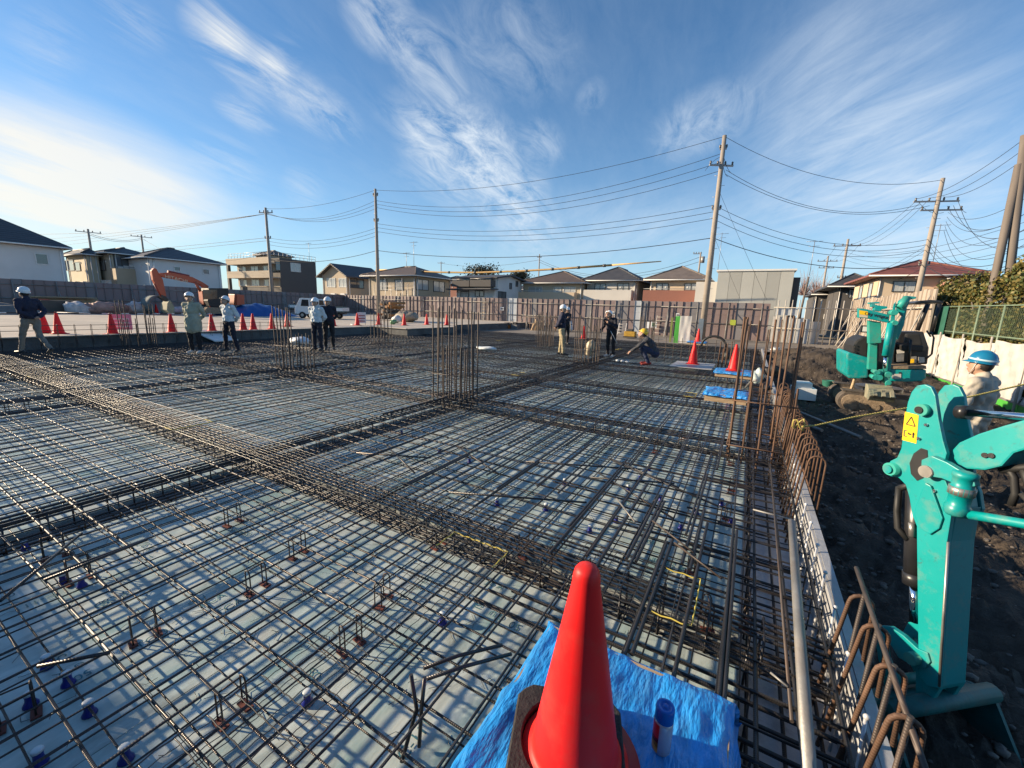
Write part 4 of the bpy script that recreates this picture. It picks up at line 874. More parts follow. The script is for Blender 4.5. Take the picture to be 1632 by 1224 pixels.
p = gy(1352, 381, 60); pole('5', 'farther utility pole left of the red-roofed house', (p.x - .05, p.y, 0), p, arms=((.93, 2.6, .2, 0), (.6, .8, .2, 0)))
p = gy(1320, 408, 80); pole('6', 'distant utility pole among the bare pink trees', (p.x, p.y, 0), p, arms=((.93, 2.6, .2, 0), (.84, 2.0, .2, 0)))
p = gy(1289, 441, 60); pole('7', 'short dark leaning pole behind the open pipe fence', (p.x - .4, p.y, 0), p, .14, .09, m=m_brownp)
p = gx(140, 365, -75); pole('8', 'distant utility pole above the beige house on the left', (p.x, p.y, 0), p, arms=((.96, 2.4, 1.2, 0),))
p = gx(225, 374, -85); pole('9', 'distant utility pole behind the large white house on the left', (p.x, p.y, 0), p, arms=((.97, 2.6, 1.2, 0),))
p = gy(860, 405, 70); pole('10', 'distant slim pole behind the cream house', (p.x, p.y, 0), p, .15, .09, arms=((.95, .8, .2, 0),))
p = gy(1117, 402, 62); pole('11', 'distant pole with a transformer behind the peach house', (p.x, p.y, 0), p, .15, .1, arms=((.98, 1.0, .2, -.4),), box=.9)
p = gy(703, 417, 90); pole('12', 'far pole behind the broad tan house', (p.x, p.y, 0), p, .15, .1, arms=((.97, 2.0, .2, 0),))
for key, pb, pt, r, lb in (('13', (1588, 455), (1624, 262), .115, 'thick leaning brown post rising from the hedge, left of two'), ('14', (1626, 470), (1634, 215), .12, 'thick brown post at the right edge of the picture')):
    b, t_ = gy(*pb, 19.5), gy(*pt, 19.5); pole(key, lb, (b.x, b.y, -.3), t_, r, r * .85, m=m_brownp)
def wires(label, specs, r=.014):
    t = thing('power_lines', label, 'power lines', specs[0][0])
    for a, b, sag in specs:
        a, b = V(a), V(b); n = 20; g = MB(); g.tube([lerp(a, b, i / n) - V((0, 0, sag * 4 * (i / n) * (1 - i / n))) for i in range(n + 1)], r, 4, cap=False); g.build('wire', m_cable, t)
    return t
def at_(k_, dz, dx=0): return POLES[k_][1] + V((dx, 0, -dz))
def far(px, py, y): return gy(px, py, y)
wires('wires between the block pole and the central slim pole', [(at_('1', .1), at_('2', .1), .5)] + [(at_('1', .55 + .0 * i, .3 * (i - 1)), at_('2', 1.0 + .35 * i), 1.0) for i in range(3)] + [(at_('1', 3.0 + .35 * i), at_('2', 3.4 + .35 * i), .7) for i in range(3)])
wires('long wires between the central slim pole and the tallest pole', [(at_('2', .1), at_('3', .05), 1.1)] + [(at_('2', 1.0 + .3 * i), at_('3', 1.0 + .5 * i), 1.6) for i in range(3)] + [(at_('2', 3.0 + .35 * i), at_('3', 4.0 + .4 * i), 1.1) for i in range(3)])
wires('wires between the tallest pole and the double-crossarm pole', [(at_('3', .05), at_('4', .1), 1.2)] + [(at_('3', 2.0 + .25 * i, .3), at_('4', 1.6 + .1 * i, -.9 + .5 * i), 1.3) for i in range(2)] + [(at_('3', 4.1 + .4 * i), at_('4', 3.9 + .35 * i), 1.2) for i in range(3)])
wires('wires running from the double-crossarm pole to the upper right', [(at_('4', 1.2, -1.2 + .7 * i), far(1660, 200 + 16 * i, 24), .5) for i in range(3)] + [(at_('4', 1.8, .5 + .3 * i), far(1650, 330 + 28 * i, 26), 1.2) for i in range(3)] + [(at_('4', 4.0 + .3 * i), far(1660, 392 + 9 * i, 24), 1.2) for i in range(3)])
wires('wires from the double-crossarm pole back to the farther poles', [(at_('4', 1.3, -1.1 + .3 * i), at_('5', .7, -1 + i), .9) for i in range(3)] + [(at_('4', 4.2 + .3 * i), at_('5', 4 + .3 * i), .8) for i in range(2)] + [(at_('5', .7, -1 + i), at_('6', .7, -1 + i), .6) for i in range(3)])
wires('wires running from the block pole to the far left', [(at_('1', .6, -.5 + .5 * i), far(-60, 378 + 9 * i, 45), 2.0) for i in range(3)] + [(at_('1', 3.0 + .3 * i), far(-60, 412 + 6 * i, 45), 1.2) for i in range(2)], .02)
wires('faint distant wires between the two left-hand far poles', [(at_('8', .5 + .2 * i), at_('9', .5 + .2 * i), .6) for i in range(2)] + [(at_('8', .5), far(-40, 372, 60), .4), (at_('9', .5), at_('1', 4.5), 2.0)], .022)
wires('distant wires behind the row of hip-roofed houses', [(at_('12', .4), at_('10', 1.0), 1.0), (at_('10', 1.0), at_('11', .6), 2.6), (at_('10', 1.4), at_('11', 1.2), 2.4)], .025)
wires('dense bundle of thin wires crossing the upper right corner behind the brown posts', [(at_('4', 2.2 + .3 * i, .6), far(1660, 300 + 24 * i, 22), .7 + .25 * i) for i in range(5)] + [(at_('5', 1.0 + .4 * i), far(1660, 345 + 14 * i, 30), 1.0) for i in range(4)], .011)
wires('thick telephone cables slung low between the tall poles', [(at_('1', 5.2), at_('2', 5.4), .6), (at_('2', 5.4), at_('3', 6.0), .9), (at_('3', 6.0), at_('4', 5.6), .9), (at_('4', 5.6), far(1660, 420, 24), .8), (at_('4', 5.8), at_('5', 5), .8)], .022)
wires('upper conductors drooping into the slanted crossarm of the tallest pole', [(at_('3', 1.1, .05), at_('3', 2.3, .75), .25), (at_('3', 1.5, .05), at_('3', 2.4, .45), .2), (at_('3', 1.2, -.05), at_('3', 1.9, -.9), -.15), (at_('4', 1.4, -1.0), at_('4', 2.2, .4), .3), (at_('4', 1.3, .9), at_('4', 2.3, 1.5), .2)], .012)
q = at_('3', 3.2, .05); w_ = gy(1205, 425, 34); wires('thin guy wire slanting down right from the tallest pole', [(q, gy(1222, 478, 33), .05), (POLES['3'][1] - V((0, 0, 5.8)), gy(1180, 477, 33), .02)], .01)
# ------------------------------------------------------------------ concrete pump boom seen over the fence
m_boom = mat('boom_paint', (.55, .34, .12), .5, var=.1, scale=3)
bm_ = thing('pump_boom', 'long thin orange-tan pump boom stretched above the rooftops behind the fence', 'pump boom', gy(598, 470, 37.5))
ps = [gy(px, py, 37.5) for px, py in ((600, 430), (640, 431), (700, 434), (760, 434.5), (830, 432), (900, 428), (975, 422.5))]; ps2 = [ps[-1], gy(1054, 416.5, 37.5)]
g = MB(); g.tube(ps, .095, 8); g.build('boom_section', m_boom, bm_)
g = MB(); g.tube(ps2, [.08, .04], 8); g.build('boom_tip', m_boom, bm_)
for i in range(9):
    p = gy(625 + i * 46, 0, 37.5); j = min(range(6), key=lambda k_: abs((ps[k_].x + ps[k_ + 1].x) / 2 - p.x)); t_ = (p.x - ps[j].x) / (ps[j + 1].x - ps[j].x); c = lerp(ps[j], ps[j + 1], t_); g = MB(); g.cyl(c - V((.12, 0, 0)), c + V((.14, 0, 0)), .13, 8); g.build('pipe_clamp', m_frame, bm_)
g = MB(); g.tube([ps[0], V((ps[0].x - .1, 37.5, 2)), V((ps[0].x - .1, 37.5, -.3))], [.14, .2, .25], 8); g.build('mast', m_boom, bm_)
# ------------------------------------------------------------------ trees, hedge
def leaves(g, pts, s0, s1, rnd, mi=0):
    for p in pts:
        s_ = rnd.uniform(s0, s1); n = V((rnd.gauss(0, 1), rnd.gauss(0, 1), rnd.gauss(0, 1) + .4)).normalized(); a = n.orthogonal().normalized(); b = n.cross(a); a = a * s_; b = b * s_ * rnd.uniform(.5, .8); p = V(p)
        g.add([p - a, p + b * .8 + a * .1, p + a, p - b * .8 + a * .1], [(0, 1, 2, 3)], rnd.choice((0, 1, 2)) if mi == 0 else mi)
lf = [mat('leaf_olive', (.115, .105, .026), .6, var=.3, scale=3), mat('leaf_green', (.075, .095, .022), .6, var=.3, scale=3), mat('leaf_gold', (.19, .145, .034), .6, var=.25, scale=3)]
rl = random.Random(9)
hd = thing('hedge', 'tall clipped yellow-green hedge behind the chain-link fence on the right', 'hedge', (7.4, 20, -.3))
pts = []
for i in range(52000):
    y = rl.uniform(10.5, 27.5); u = rl.random(); face_ = rl.random()
    ht = 2.9 + .35 * math.sin(y * 1.1) + .22 * math.sin(y * 2.7 + 1) - .0 * y - max(0, (y - 22)) * .12; x0 = 6.62 + .12 * math.sin(y * 3.1) + .08 * math.sin(y * 7)
    if face_ < .6: pts.append((x0 + abs(rl.gauss(0, .09)), y, lerp(-.2, ht, u)))
    else: pts.append((lerp(x0, 8.6, u), y, ht + .35 * math.sin(u * 3) + rl.gauss(0, .10) + .1 * math.sin(y * 5 + u * 9)))
g = MB(); leaves(g, pts, .045, .085, rl); tag(g.build('foliage', lf, hd), kind='stuff')
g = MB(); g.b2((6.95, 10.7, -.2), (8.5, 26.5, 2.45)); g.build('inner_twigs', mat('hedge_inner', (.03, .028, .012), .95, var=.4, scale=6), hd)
g = MB()
for i in range(22): y = 10.8 + i * .78; g.tube([(7.2, y, -.3), (7.1 + rl.gauss(0, .1), y + rl.gauss(0, .1), 1.4), (7.0 + rl.gauss(0, .2), y + rl.gauss(0, .2), 2.5)], [.06, .04, .015], 5)
g.build('stems', m_brownp, hd)
m_twig = mat('bare_twig_pink', (.30, .20, .18), .8, var=.2); m_bark = mat('tree_bark', (.12, .09, .07), .9, var=.2)
lfd = [mat('leaf_dark', (.03, .04, .02), .7, var=.3), mat('leaf_dark_b', (.05, .055, .03), .7, var=.3), mat('leaf_dark_c', (.07, .06, .035), .7, var=.3)]
for px, py, yq, rr, hh, lb in ((1284, 452, 85, 1.6, 3.2, 'bare pink-brown tree beside the grey shed'), (1302, 455, 90, 1.8, 3.2, 'bare pink-brown tree behind the open pipe fence, middle of three'), (1312, 462, 80, 1.6, 2.2, 'bare pink-brown tree nearest the dark-roofed white house')):
    c = gy(px, py, yq); t = thing('bare_tree', lb, 'tree', (c.x, c.y, -.3)); g = MB(); g.tube([(c.x, c.y, -.3), (c.x, c.y, c.z)], [.16, .05], 6); g.build('trunk', m_bark, t); g = MB()
    for i in range(260):
        a = V((c.x, c.y, c.z - hh * .6)); d = V((rl.gauss(0, rr * .45), rl.gauss(0, rr * .45), abs(rl.gauss(0, hh * .6)))); g.tube([a + d * .25, a + d * .6 + V((rl.gauss(0, .1), 0, .1)), a + d], [.03, .02, .008], 3, cap=False)
    tag(g.build('crown', m_twig, t), kind='stuff')
for px, py, yq, rr, hh, lb in ((768, 430, 75, 4.0, 1.6, 'dark evergreen crown behind the balconied white house'), (828, 438, 80, 2.2, 1.2, 'small dark tree behind the white gable'), (985, 452, 90, 2.5, 1.2, 'dark tree glimpsed between the hip-roofed houses')):
    c = gy(px, py, yq); t = thing('evergreen_tree', lb, 'tree', (c.x, c.y, -.3)); g = MB(); g.tube([(c.x, c.y, -.3), (c.x, c.y, c.z)], [.25, .1], 6); g.build('trunk', m_bark, t); g = MB()
    leaves(g, [(c.x + rl.gauss(0, rr * .45), c.y + rl.gauss(0, rr * .3), c.z + rl.gauss(0, hh * .4) - .3) for i in range(1500)], .12, .3, rl); tag(g.build('crown', lfd, t), kind='stuff')
# ------------------------------------------------------------------ machines
m_teal = mat('teal_paint', (.0, .285, .28), .42, var=.07, scale=3, coat=.05, stain=(.20, .24, .18), stainamt=.5, stainscale=9, srange=(.52, .72), stain2=((.05, .07, .06), .7, 16, (.60, .70)), bump=.02, bscale=60)
m_tealw = mat('worn_teal_paint', (.02, .31, .25), .5, var=.12, scale=5, stain=(.16, .17, .12), stainamt=.45, stainscale=6)
m_black = mat('black_rubber', (.018, .018, .018), .6, var=.2, scale=8); m_gloss = mat('black_steel', (.02, .02, .022), .35, var=.2, scale=8); m_chrome = mat('chrome_rod', (.75, .76, .78), .12, metal=1, var=.02); m_steel = mat('bare_steel', (.38, .36, .33), .4, metal=.7, var=.15, scale=12)
m_stick = mat('yellow_sticker', (.85, .52, .01), .4, var=.03); m_mud = mat('dried_mud', (.25, .19, .13), .95, var=.25, scale=8, bump=.6, bscale=30); m_bucket = mat('muddy_bucket', (.27, .25, .17), .8, var=.25, scale=8, bump=.3, bscale=30, stain=(.10, .22, .18), stainamt=.5, stainscale=4)
m_orange = mat('orange_paint', (.42, .085, .035), .5, var=.12, scale=3, stain=(.22, .06, .04), stainamt=.4, stainscale=3); m_cabg = mat('cab_glass', (.02, .025, .03), .1, var=.1, spec=.8); m_redo = mat('darkred', (.25, .03, .02), .6)
# ---- near excavator: dipper arm, boom end and bucket
TH = rad(50); Bv = V((math.cos(TH), -math.sin(TH), 0)); Tv = V((math.sin(TH), math.cos(TH), 0)); OA = V((.90, 2.72, .8))
def onp(cx, cy, off=0.):                    # point of the arm's own plane for a measured point of the photograph
    d = ray(1332 + cx * .5425, 560 + cy * .5425); o = OA + Tv * off; t = (o - CP).dot(Tv) / d.dot(Tv); p = CP + d * t; return ((p - OA).dot(Bv), p.z)
def aprism(g, crop, off, th, mi=0): g.prism([onp(*c) for c in crop], OA + Tv * off - V((0, 0, OA.z)), Bv, (0, 0, 1), Tv * th, mi)
def P3(cx, cy, off=0.):
    s_, z = onp(cx, cy); return V((OA.x, OA.y, 0)) + Bv * s_ + V((0, 0, z)) + Tv * off
ex = thing('excavator_arm', 'big glossy teal excavator arm with a yellow warning sticker at the right', 'excavator', (OA.x, OA.y, -.3))
lobe = [(262, 97), (238, 100), (222, 120), (211, 150), (204, 190), (198, 240), (192, 285), (180, 312), (160, 322), (148, 345), (158, 366), (185, 372), (205, 392), (216, 430), (224, 480), (240, 520), (262, 540), (330, 500), (345, 470), (338, 420), (322, 380), (318, 330), (326, 300), (315, 262), (302, 200), (292, 130), (280, 105)]
W_ = .20
g = MB(); aprism(g, lobe, 0, .022); g.build('side_plate', m_teal, ex, .004)
g = MB(); aprism(g, lobe, W_ - .022, .022); g.build('side_plate', m_teal, ex, .004)
g = MB(); aprism(g, [(222, 470), (262, 470), (345, 462), (326, 560), (300, 985), (292, 996), (268, 990), (245, 960), (243, 880), (240, 520)], .024, W_ - .048); aprism(g, [(235, 420), (330, 400), (340, 470), (225, 480)], .03, W_ - .06); g.build('arm_box', m_teal, ex, .006)
g = MB(); aprism(g, [(238, 515), (345, 455), (328, 560), (302, 990), (270, 985), (246, 955), (243, 880)], -.002, .024); g.build('arm_side', m_teal, ex, .004)
g = MB(); aprism(g, [(268, 385), (285, 395), (320, 490), (310, 520), (282, 538), (255, 520), (236, 480), (240, 455)], -.014, .0125); g.build('doubler_plate', m_teal, ex, .004)
# boom end reaching out of the picture to the right, and the pin links
g = MB(); aprism(g, [(316, 300), (345, 268), (400, 243), (470, 220), (553, 196), (640, 176), (760, 170), (760, 330), (640, 300), (553, 285), (505, 300), (470, 338), (420, 350), (350, 345)], .035, W_ - .07); g.build('boom', m_teal, ex, .008)
g = MB(); aprism(g, [(270, 318), (300, 306), (345, 325), (425, 372), (430, 395), (398, 400), (330, 372), (268, 362)], -.04, .035); g.build('link_plate', m_teal, ex, .004)
def boss(c0, c1, off0, off1, r, m, nm, n=18):
    g = MB(); g.cyl(P3(*c0, off0), P3(*c1, off1), r, n); return g.build(nm, m, ex)
c = P3(392, 380, -.03); g = MB(); g.lathe([(.036, -.17), (.046, -.16), (.046, -.125), (.040, -.12), (.040, -.07), (.047, -.065), (.047, -.03), (.040, -.025), (.040, .015), (.046, .02), (.046, .04), (.02, .046)], 18, c); g.build('pin_boss', m_teal, ex)
g = MB(); g.cyl(c + V((0, 0, -.066)), c + V((0, 0, -.028)), .0475, 18); g.build('worn_collar', m_steel, ex)
g = MB(); g.tube([P3(395, 478, -.02), P3(470, 490, -.02), P3(600, 512, -.02), P3(760, 540, -.02)], .021, 12); g.build('tube_link', m_teal, ex)
boss((262, 172), (262, 172), -.028, .02, .030, m_tealw, 'upper_pin'); boss((258, 172), (258, 172), -.034, -.028, .018, m_gloss, 'pin_head')
boss((170, 345), (170, 345), -.03, W_ + .02, .034, m_tealw, 'link_pin'); boss((168, 345), (168, 345), -.04, -.03, .022, m_teal, 'pin_head')
boss((285, 352), (285, 352), -.05, .02, .03, m_steel, 'bright_pin')
for c_ in ((268, 216), (246, 256), (292, 410)): boss(c_, c_, -.010, .0, .008, m_chrome, 'grease_nipple', 8)
for c_ in ((422, 306), (441, 307)): boss(c_, c_, .028, .036, .012, m_gloss, 'boom_bolt', 10)
g = MB(); aprism(g, [(218, 328), (230, 300), (252, 284), (270, 290), (272, 330), (258, 372), (240, 380), (222, 360)], -.003, .002); g.build('hose_opening', m_gloss, ex)
g = MB(); g.cyl(P3(330, 180, W_ * .5), P3(760, 214, W_ * .5), .0165, 14); g.build('cylinder_rod', m_chrome, ex)
g = MB(); g.cyl(P3(312, 178, W_ * .5), P3(345, 181, W_ * .5), .034, 14); g.build('rod_eye', m_gloss, ex)
# bucket cylinder behind the arm
g = MB(); g.cyl(P3(196, 395, .10), P3(188, 675, .10), .048, 16); g.cyl(P3(188, 655, .10), P3(188, 690, .10), .052, 16); g.build('bucket_cylinder', m_gloss, ex)
g = MB(); g.cyl(P3(189, 690, .10), P3(188, 800, .10), .024, 14); g.build('cylinder_rod', m_chrome, ex)
g = MB(); g.tube([P3(160, 400, .06), P3(158, 470, .05), P3(160, 520, .05), P3(185, 555, .06)], .016, 8); g.build('hydraulic_hose', m_black, ex)
g = MB(); g.tube([P3(158, 405, .06), P3(185, 396, .06), P3(200, 400, .08)], .016, 8); g.build('hydraulic_hose', m_black, ex)
g = MB(); g.cyl(P3(205, 505, .04), P3(207, 545, .04), .015, 8); g.build('hose_fitting', m_steel, ex)
# bucket linkage and bucket
g = MB(); aprism(g, [(118, 838), (135, 805), (165, 808), (205, 835), (245, 872), (275, 885), (283, 912), (268, 930), (235, 925), (190, 900), (165, 860), (150, 850), (155, 900), (180, 960), (165, 985), (130, 905)], -.012, .03); g.build('link_plate', m_teal, ex, .004)
g = MB(); aprism(g, [(118, 838), (135, 805), (165, 808), (205, 835), (245, 872), (275, 885), (283, 912), (268, 930), (235, 925), (190, 900), (165, 860), (150, 850), (155, 900), (180, 960), (165, 985), (130, 905)], W_ - .02, .03); g.build('link_plate', m_teal, ex, .004)
boss((240, 900), (240, 900), -.05, W_ + .03, .03, m_tealw, 'link_pin'); boss((172, 968), (172, 968), -.05, W_ + .03, .026, m_tealw, 'link_pin')
g = MB(); aprism(g, [(225, 930), (265, 925), (300, 985), (270, 1030), (225, 1005)], .02, .03); aprism(g, [(225, 930), (265, 925), (300, 985), (270, 1030), (225, 1005)], W_ - .05, .03); g.build('bucket_ear', m_teal, ex, .004)
m_bkt = mat('bucket_shaded_teal', (.014, .12, .115), .55, var=.25, scale=6, stain=(.09, .085, .06), stainamt=.6, stainscale=7, bump=.2, bscale=30)  # teal base darkened: the shade on the bucket is put into its colour
b0 = P3(262, 1035, .10); bc = V((b0.x, b0.y, 0)); bw = .34
g = MB(); g.cyl(b0 - Tv * bw, b0 + Tv * bw, .045, 14); g.build('bucket_tube', m_bkt, ex)
cz_ = b0.z - .27; arc_ = [(95 + 19 * k_) for k_ in range(13)]
prof = [(.04 + .30 * math.cos(rad(q)), cz_ + .27 * math.sin(rad(q))) for q in arc_] + [(.04 + .28 * math.cos(rad(q)), cz_ + .25 * math.sin(rad(q))) for q in reversed(arc_)]
g = MB(); g.prism(prof, bc - Tv * bw, Bv, (0, 0, 1), Tv * 2 * bw); g.build('bucket_shell', m_bkt, ex)
side = [(.04 + .302 * math.cos(rad(q)), cz_ + .272 * math.sin(rad(q))) for q in arc_]
for s_ in (-1, 1): g = MB(); g.prism(side, bc + Tv * (s_ * bw - (.02 if s_ > 0 else -.002)), Bv, (0, 0, 1), Tv * .018); g.build('bucket_side', m_bkt, ex)
for i in range(4): g = MB(); p = bc + Tv * lerp(-bw + .05, bw - .05, i / 3); g.prism([(.30, cz_ - .10), (.42, cz_ + .02), (.34, cz_ - .03), (.31, cz_ - .05)], p, Bv, (0, 0, 1), Tv * .05); g.build('bucket_tooth', m_steel, ex)
for pts, r in (([(455, 335), (478, 372), (482, 420), (470, 455)], .014), ([(505, 345), (520, 390), (545, 430), (600, 450)], .016), ([(530, 330), (560, 360), (640, 380)], .016), ([(500, 420), (530, 455), (580, 465)], .013), ([(440, 350), (500, 345), (560, 340), (660, 350)], .018)):
    g = MB(); g.tube([P3(*c_, .09) for c_ in pts], r, 10); g.build('hydraulic_hose', m_black, ex)
g = MB(); aprism(g, [(470, 345), (640, 305), (760, 335), (760, 560), (560, 500), (500, 460)], W_ * .6, .1); g.build('swing_frame', m_gloss, ex, .02)
g = MB(); g.tube([P3(330, 560, .001), P3(303, 985, .001)], .006, 6); g.build('weld_bead', m_steel, ex)
# warning sticker
q = [onp(*c_) for c_ in ((204, 177), (244, 187), (237, 271), (195, 260))]
def stick(pts, off, m, nm, par_): g = MB(); g.prism(pts, OA - V((0, 0, OA.z)) + Tv * off, Bv, (0, 0, 1), Tv * .0012); return g.build(nm, m, par_)
st_ = stick(q, -.0016, m_stick, 'warning_sticker', ex)
def su(u, v):
    a = V((*q[3], 0)).lerp(V((*q[2], 0)), u); b = V((*q[0], 0)).lerp(V((*q[1], 0)), u); r = a.lerp(b, v); return (r.x, r.y)
def stroke(p, q_, w):
    a, b = V((*p, 0)), V((*q_, 0)); n = (b - a).normalized().cross(V((0, 0, 1))) * w; return [((a + n).x, (a + n).y), ((b + n).x, (b + n).y), ((b - n).x, (b - n).y), ((a - n).x, (a - n).y)]
for a, b in (((.2, .58), (.52, .88)), ((.52, .88), (.84, .58)), ((.84, .58), (.2, .58)), ((.12, .16), (.12, .36)), ((.12, .36), (.32, .36)), ((.12, .16), (.32, .16)), ((.42, .27), (.62, .27)), ((.45, .31), (.40, .27)), ((.76, .17), (.76, .36)), ((.70, .30), (.84, .30))):
    stick(stroke(su(*a), su(*b), .0022 if a[1] > .5 or a[0] < .4 else .0035), -.0032, m_gloss if a[0] != .12 else m_frame, 'sticker_mark', st_)
# ---- mini excavator in the middle distance
mx = thing('mini_excavator', 'dusty teal mini excavator with a black canopy parked on the soil', 'excavator', (3.2, 12.6, -.3)); YM = 11.9
def mp(cx, cy, y=YM): return gy(1320 + cx * .1634, 450 + cy * .1634, y)
def mpoly(g, pts, y, th, mi=0): g.prism([(p.x, p.z) for p in (mp(*c_, y) for c_ in pts)], (0, y, 0), (1, 0, 0), (0, 0, 1), (0, th, 0), mi)
m_trk = mat('track_rubber', (.10, .082, .066), .9, var=.3, scale=9, bump=.5, bscale=30)
for yo in (0., 1.15):
    a, b = mp(135, 930), mp(870, 1100); x0, x1 = a.x, b.x + .05; zt, zb = .14, -.33; hh = (zt - zb) / 2; zc = (zt + zb) / 2
    def trk(k_): h2 = hh * k_; return [(x1 - hh + h2 * math.sin(PI * q / 10), zc - h2 * math.cos(PI * q / 10)) for q in range(11)] + [(x0 + hh - h2 * math.sin(PI * q / 10), zc + h2 * math.cos(PI * q / 10)) for q in range(11)]
    g = MB(); g.prism(trk(1), (0, YM + .05 + yo, 0), (1, 0, 0), (0, 0, 1), (0, .32, 0)); tr = g.build('track', m_trk, mx, .012)
    g = MB(); g.prism(trk(.72), (0, YM + .02 + yo, 0), (1, 0, 0), (0, 0, 1), (0, .03, 0)); g.build('track_side', m_mud, tr)
    for i in range(5): g = MB(); x = lerp(x0 + hh, x1 - hh, i / 4); g.cyl((x, YM - .005 + yo, zc - .06), (x, YM + .02 + yo, zc - .06), .075 if 0 < i < 4 else .13, 14); g.build('track_roller', m_mud, tr)
    for i in range(17): g = MB(); x = lerp(x0 + .1, x1 - .1, i / 16); g.b2((x - .035, YM + .04 + yo, zt - .004), (x + .035, YM + .38 + yo, zt + .022)); g.build('track_pad', m_trk, tr)
g = MB(); mpoly(g, [(365, 560), (640, 560), (650, 960), (340, 950)], YM + .5, .9); g.build('engine_bay', m_gloss, mx, .02)
g = MB(); c = mp(500, 960, YM + 1.0); g.cyl((c.x, YM + 1.0, -.05), (c.x, YM + 1.0, .2), .45, 20); g.build('slew_ring', m_gloss, mx)
g = MB(); mpoly(g, [(600, 845), (770, 850), (960, 852), (958, 930), (915, 965), (770, 972), (600, 965)], YM + .1, 1.5); bd = g.build('lower_body', m_teal, mx, .03)
g = MB(); mpoly(g, [(620, 895), (712, 892), (710, 940), (622, 938)], YM + .09, .01); g.build('body_sticker', m_white, bd)
g = MB(); mpoly(g, [(690, 876), (712, 876), (712, 890), (690, 890)], YM + .09, .012); g.build('body_slot', m_gloss, bd)
g = MB(); mpoly(g, [(205, 680), (392, 735), (390, 930), (300, 940), (200, 935), (180, 900), (180, 700)], YM + .25, 1.4); lb_ = g.build('counterweight', m_teal, mx, .03)
for pts in (((195, 780), (370, 800)), ((190, 850), (365, 860))): a, b = mp(*pts[0], YM + .345), mp(*pts[1], YM + .345); g = MB(); g.beam(a, b, .01, .012); g.build('body_seam', m_tealw, lb_)
g = MB(); mpoly(g, [(230, 690), (240, 620), (270, 570), (330, 535), (392, 525), (392, 740)], YM + .4, 1.1); g.build('engine_hood', m_black, mx, .04)
for i in range(4):
    a, b = mp(248 + i * 3, 610 + i * 32, YM + .39), mp(285 - i * 4, 625 + i * 32, YM + .39); g = MB(); g.beam(a, b, .02, .03); g.build('hood_slot', m_gloss, mx)
g = MB(); mpoly(g, [(610, 815), (955, 815), (958, 845), (608, 843)], YM + .08, 1.4); g.build('floor_plate', m_mud, mx)
g = MB(); mpoly(g, [(700, 480), (930, 480), (985, 640), (970, 800), (640, 800), (660, 620)], YM + .9, .5); g.build('control_console', m_gloss, mx, .03)
g = MB(); mpoly(g, [(760, 500), (900, 500), (930, 620), (740, 620)], YM + .55, .12); mpoly(g, [(720, 610), (940, 620), (930, 680), (720, 670)], YM + .35, .4); g.build('seat', m_black, mx, .03)
for i, (pts, m_) in enumerate((([(670, 660), (745, 655), (742, 690), (675, 695)], m_white), ([(665, 700), (740, 700), (738, 770), (668, 775)], m_steel), ([(795, 725), (862, 722), (860, 785), (798, 790)], m_steel), ([(805, 750), (840, 748), (838, 785), (806, 787)], m_stick), ([(885, 730), (940, 730), (940, 780), (885, 785)], m_white))):
    g = MB(); mpoly(g, pts, YM + .5 + .05 * (i == 2), .05); g.build('console_label', m_, mx)
for p0, p1, r in (((805, 560), (785, 800), .025), ((640, 600), (800, 595), .014), ((1000, 480), (1030, 540), .016), ((1030, 540), (1010, 700), .018), ((1010, 700), (950, 750), .018), ((960, 470), (1000, 530), .016)):
    g = MB(); g.cyl(mp(*p0, YM + .3), mp(*p1, YM + .3), r, 8); g.build('lever' if r == .014 else 'grab_bar', m_gloss, mx)
a, b = mp(850, 205, YM + .2), mp(1135, 200, YM + .2); g = MB(); mpoly(g, [(845, 195), (900, 178), (1000, 170), (1090, 178), (1130, 192), (1125, 206), (990, 200), (850, 215)], YM + .1, 1.4); g.build('canopy_roof', m_gloss, mx, .015)
for y in (YM + 1.3,): g = MB(); g.cyl(mp(975, 205, y), mp(870, 470, y), .045, 8); g.build('canopy_post', m_gloss, mx)
g = MB(); g.cyl(mp(1090, 200, YM + 1.35), mp(1010, 480, YM + 1.35), .04, 8); g.build('canopy_post', m_gloss, mx)
g = MB(); mpoly(g, [(398, 370), (515, 390), (520, 590), (400, 600)], YM - .1, .22); mpoly(g, [(405, 600), (480, 600), (475, 850), (390, 850)], YM - .05, .18); g.build('boom_post', m_tealw, mx, .01)
g = MB(); mpoly(g, [(300, 252), (380, 262), (600, 318), (592, 395), (385, 352), (298, 345)], YM - .22, .2); hb = g.build('boom', m_teal, mx, .01)
g = MB(); mpoly(g, [(304, 272), (388, 285), (386, 322), (303, 312)], YM - .223, .002); g.build('boom_sticker', m_stick, hb)
g = MB(); mpoly(g, [(303, 314), (386, 324), (385, 345), (302, 338)], YM - .223, .002); g.build('boom_sticker', w_cream, hb)
a, b = mp(420, 310, YM - .224), mp(525, 345, YM - .224); ax = (mp(525, 338, YM) - mp(420, 316, YM)).normalized(); txt('ON WORK', .085, 'lettering', m_gloss, hb, frame((a + b) / 2, ax, (0, 0, 1)), .002)
for p0, p1 in (((410, 335), (422, 312)), ((510, 330), (524, 360))): g = MB(); g.beam(mp(*p0, YM - .224), mp(*p1, YM - .224), .004, .012); g.build('lettering_stroke', m_gloss, hb)
g = MB(); mpoly(g, [(400, 195), (500, 190), (505, 205), (400, 210)], YM - .2, .18); mpoly(g, [(420, 210), (460, 210), (460, 240), (420, 240)], YM - .2, .16); mpoly(g, [(455, 215), (490, 225), (580, 235), (575, 255), (520, 265), (515, 285), (450, 275)], YM - .2, .18); g.build('hose_bracket', m_teal, mx, .008)
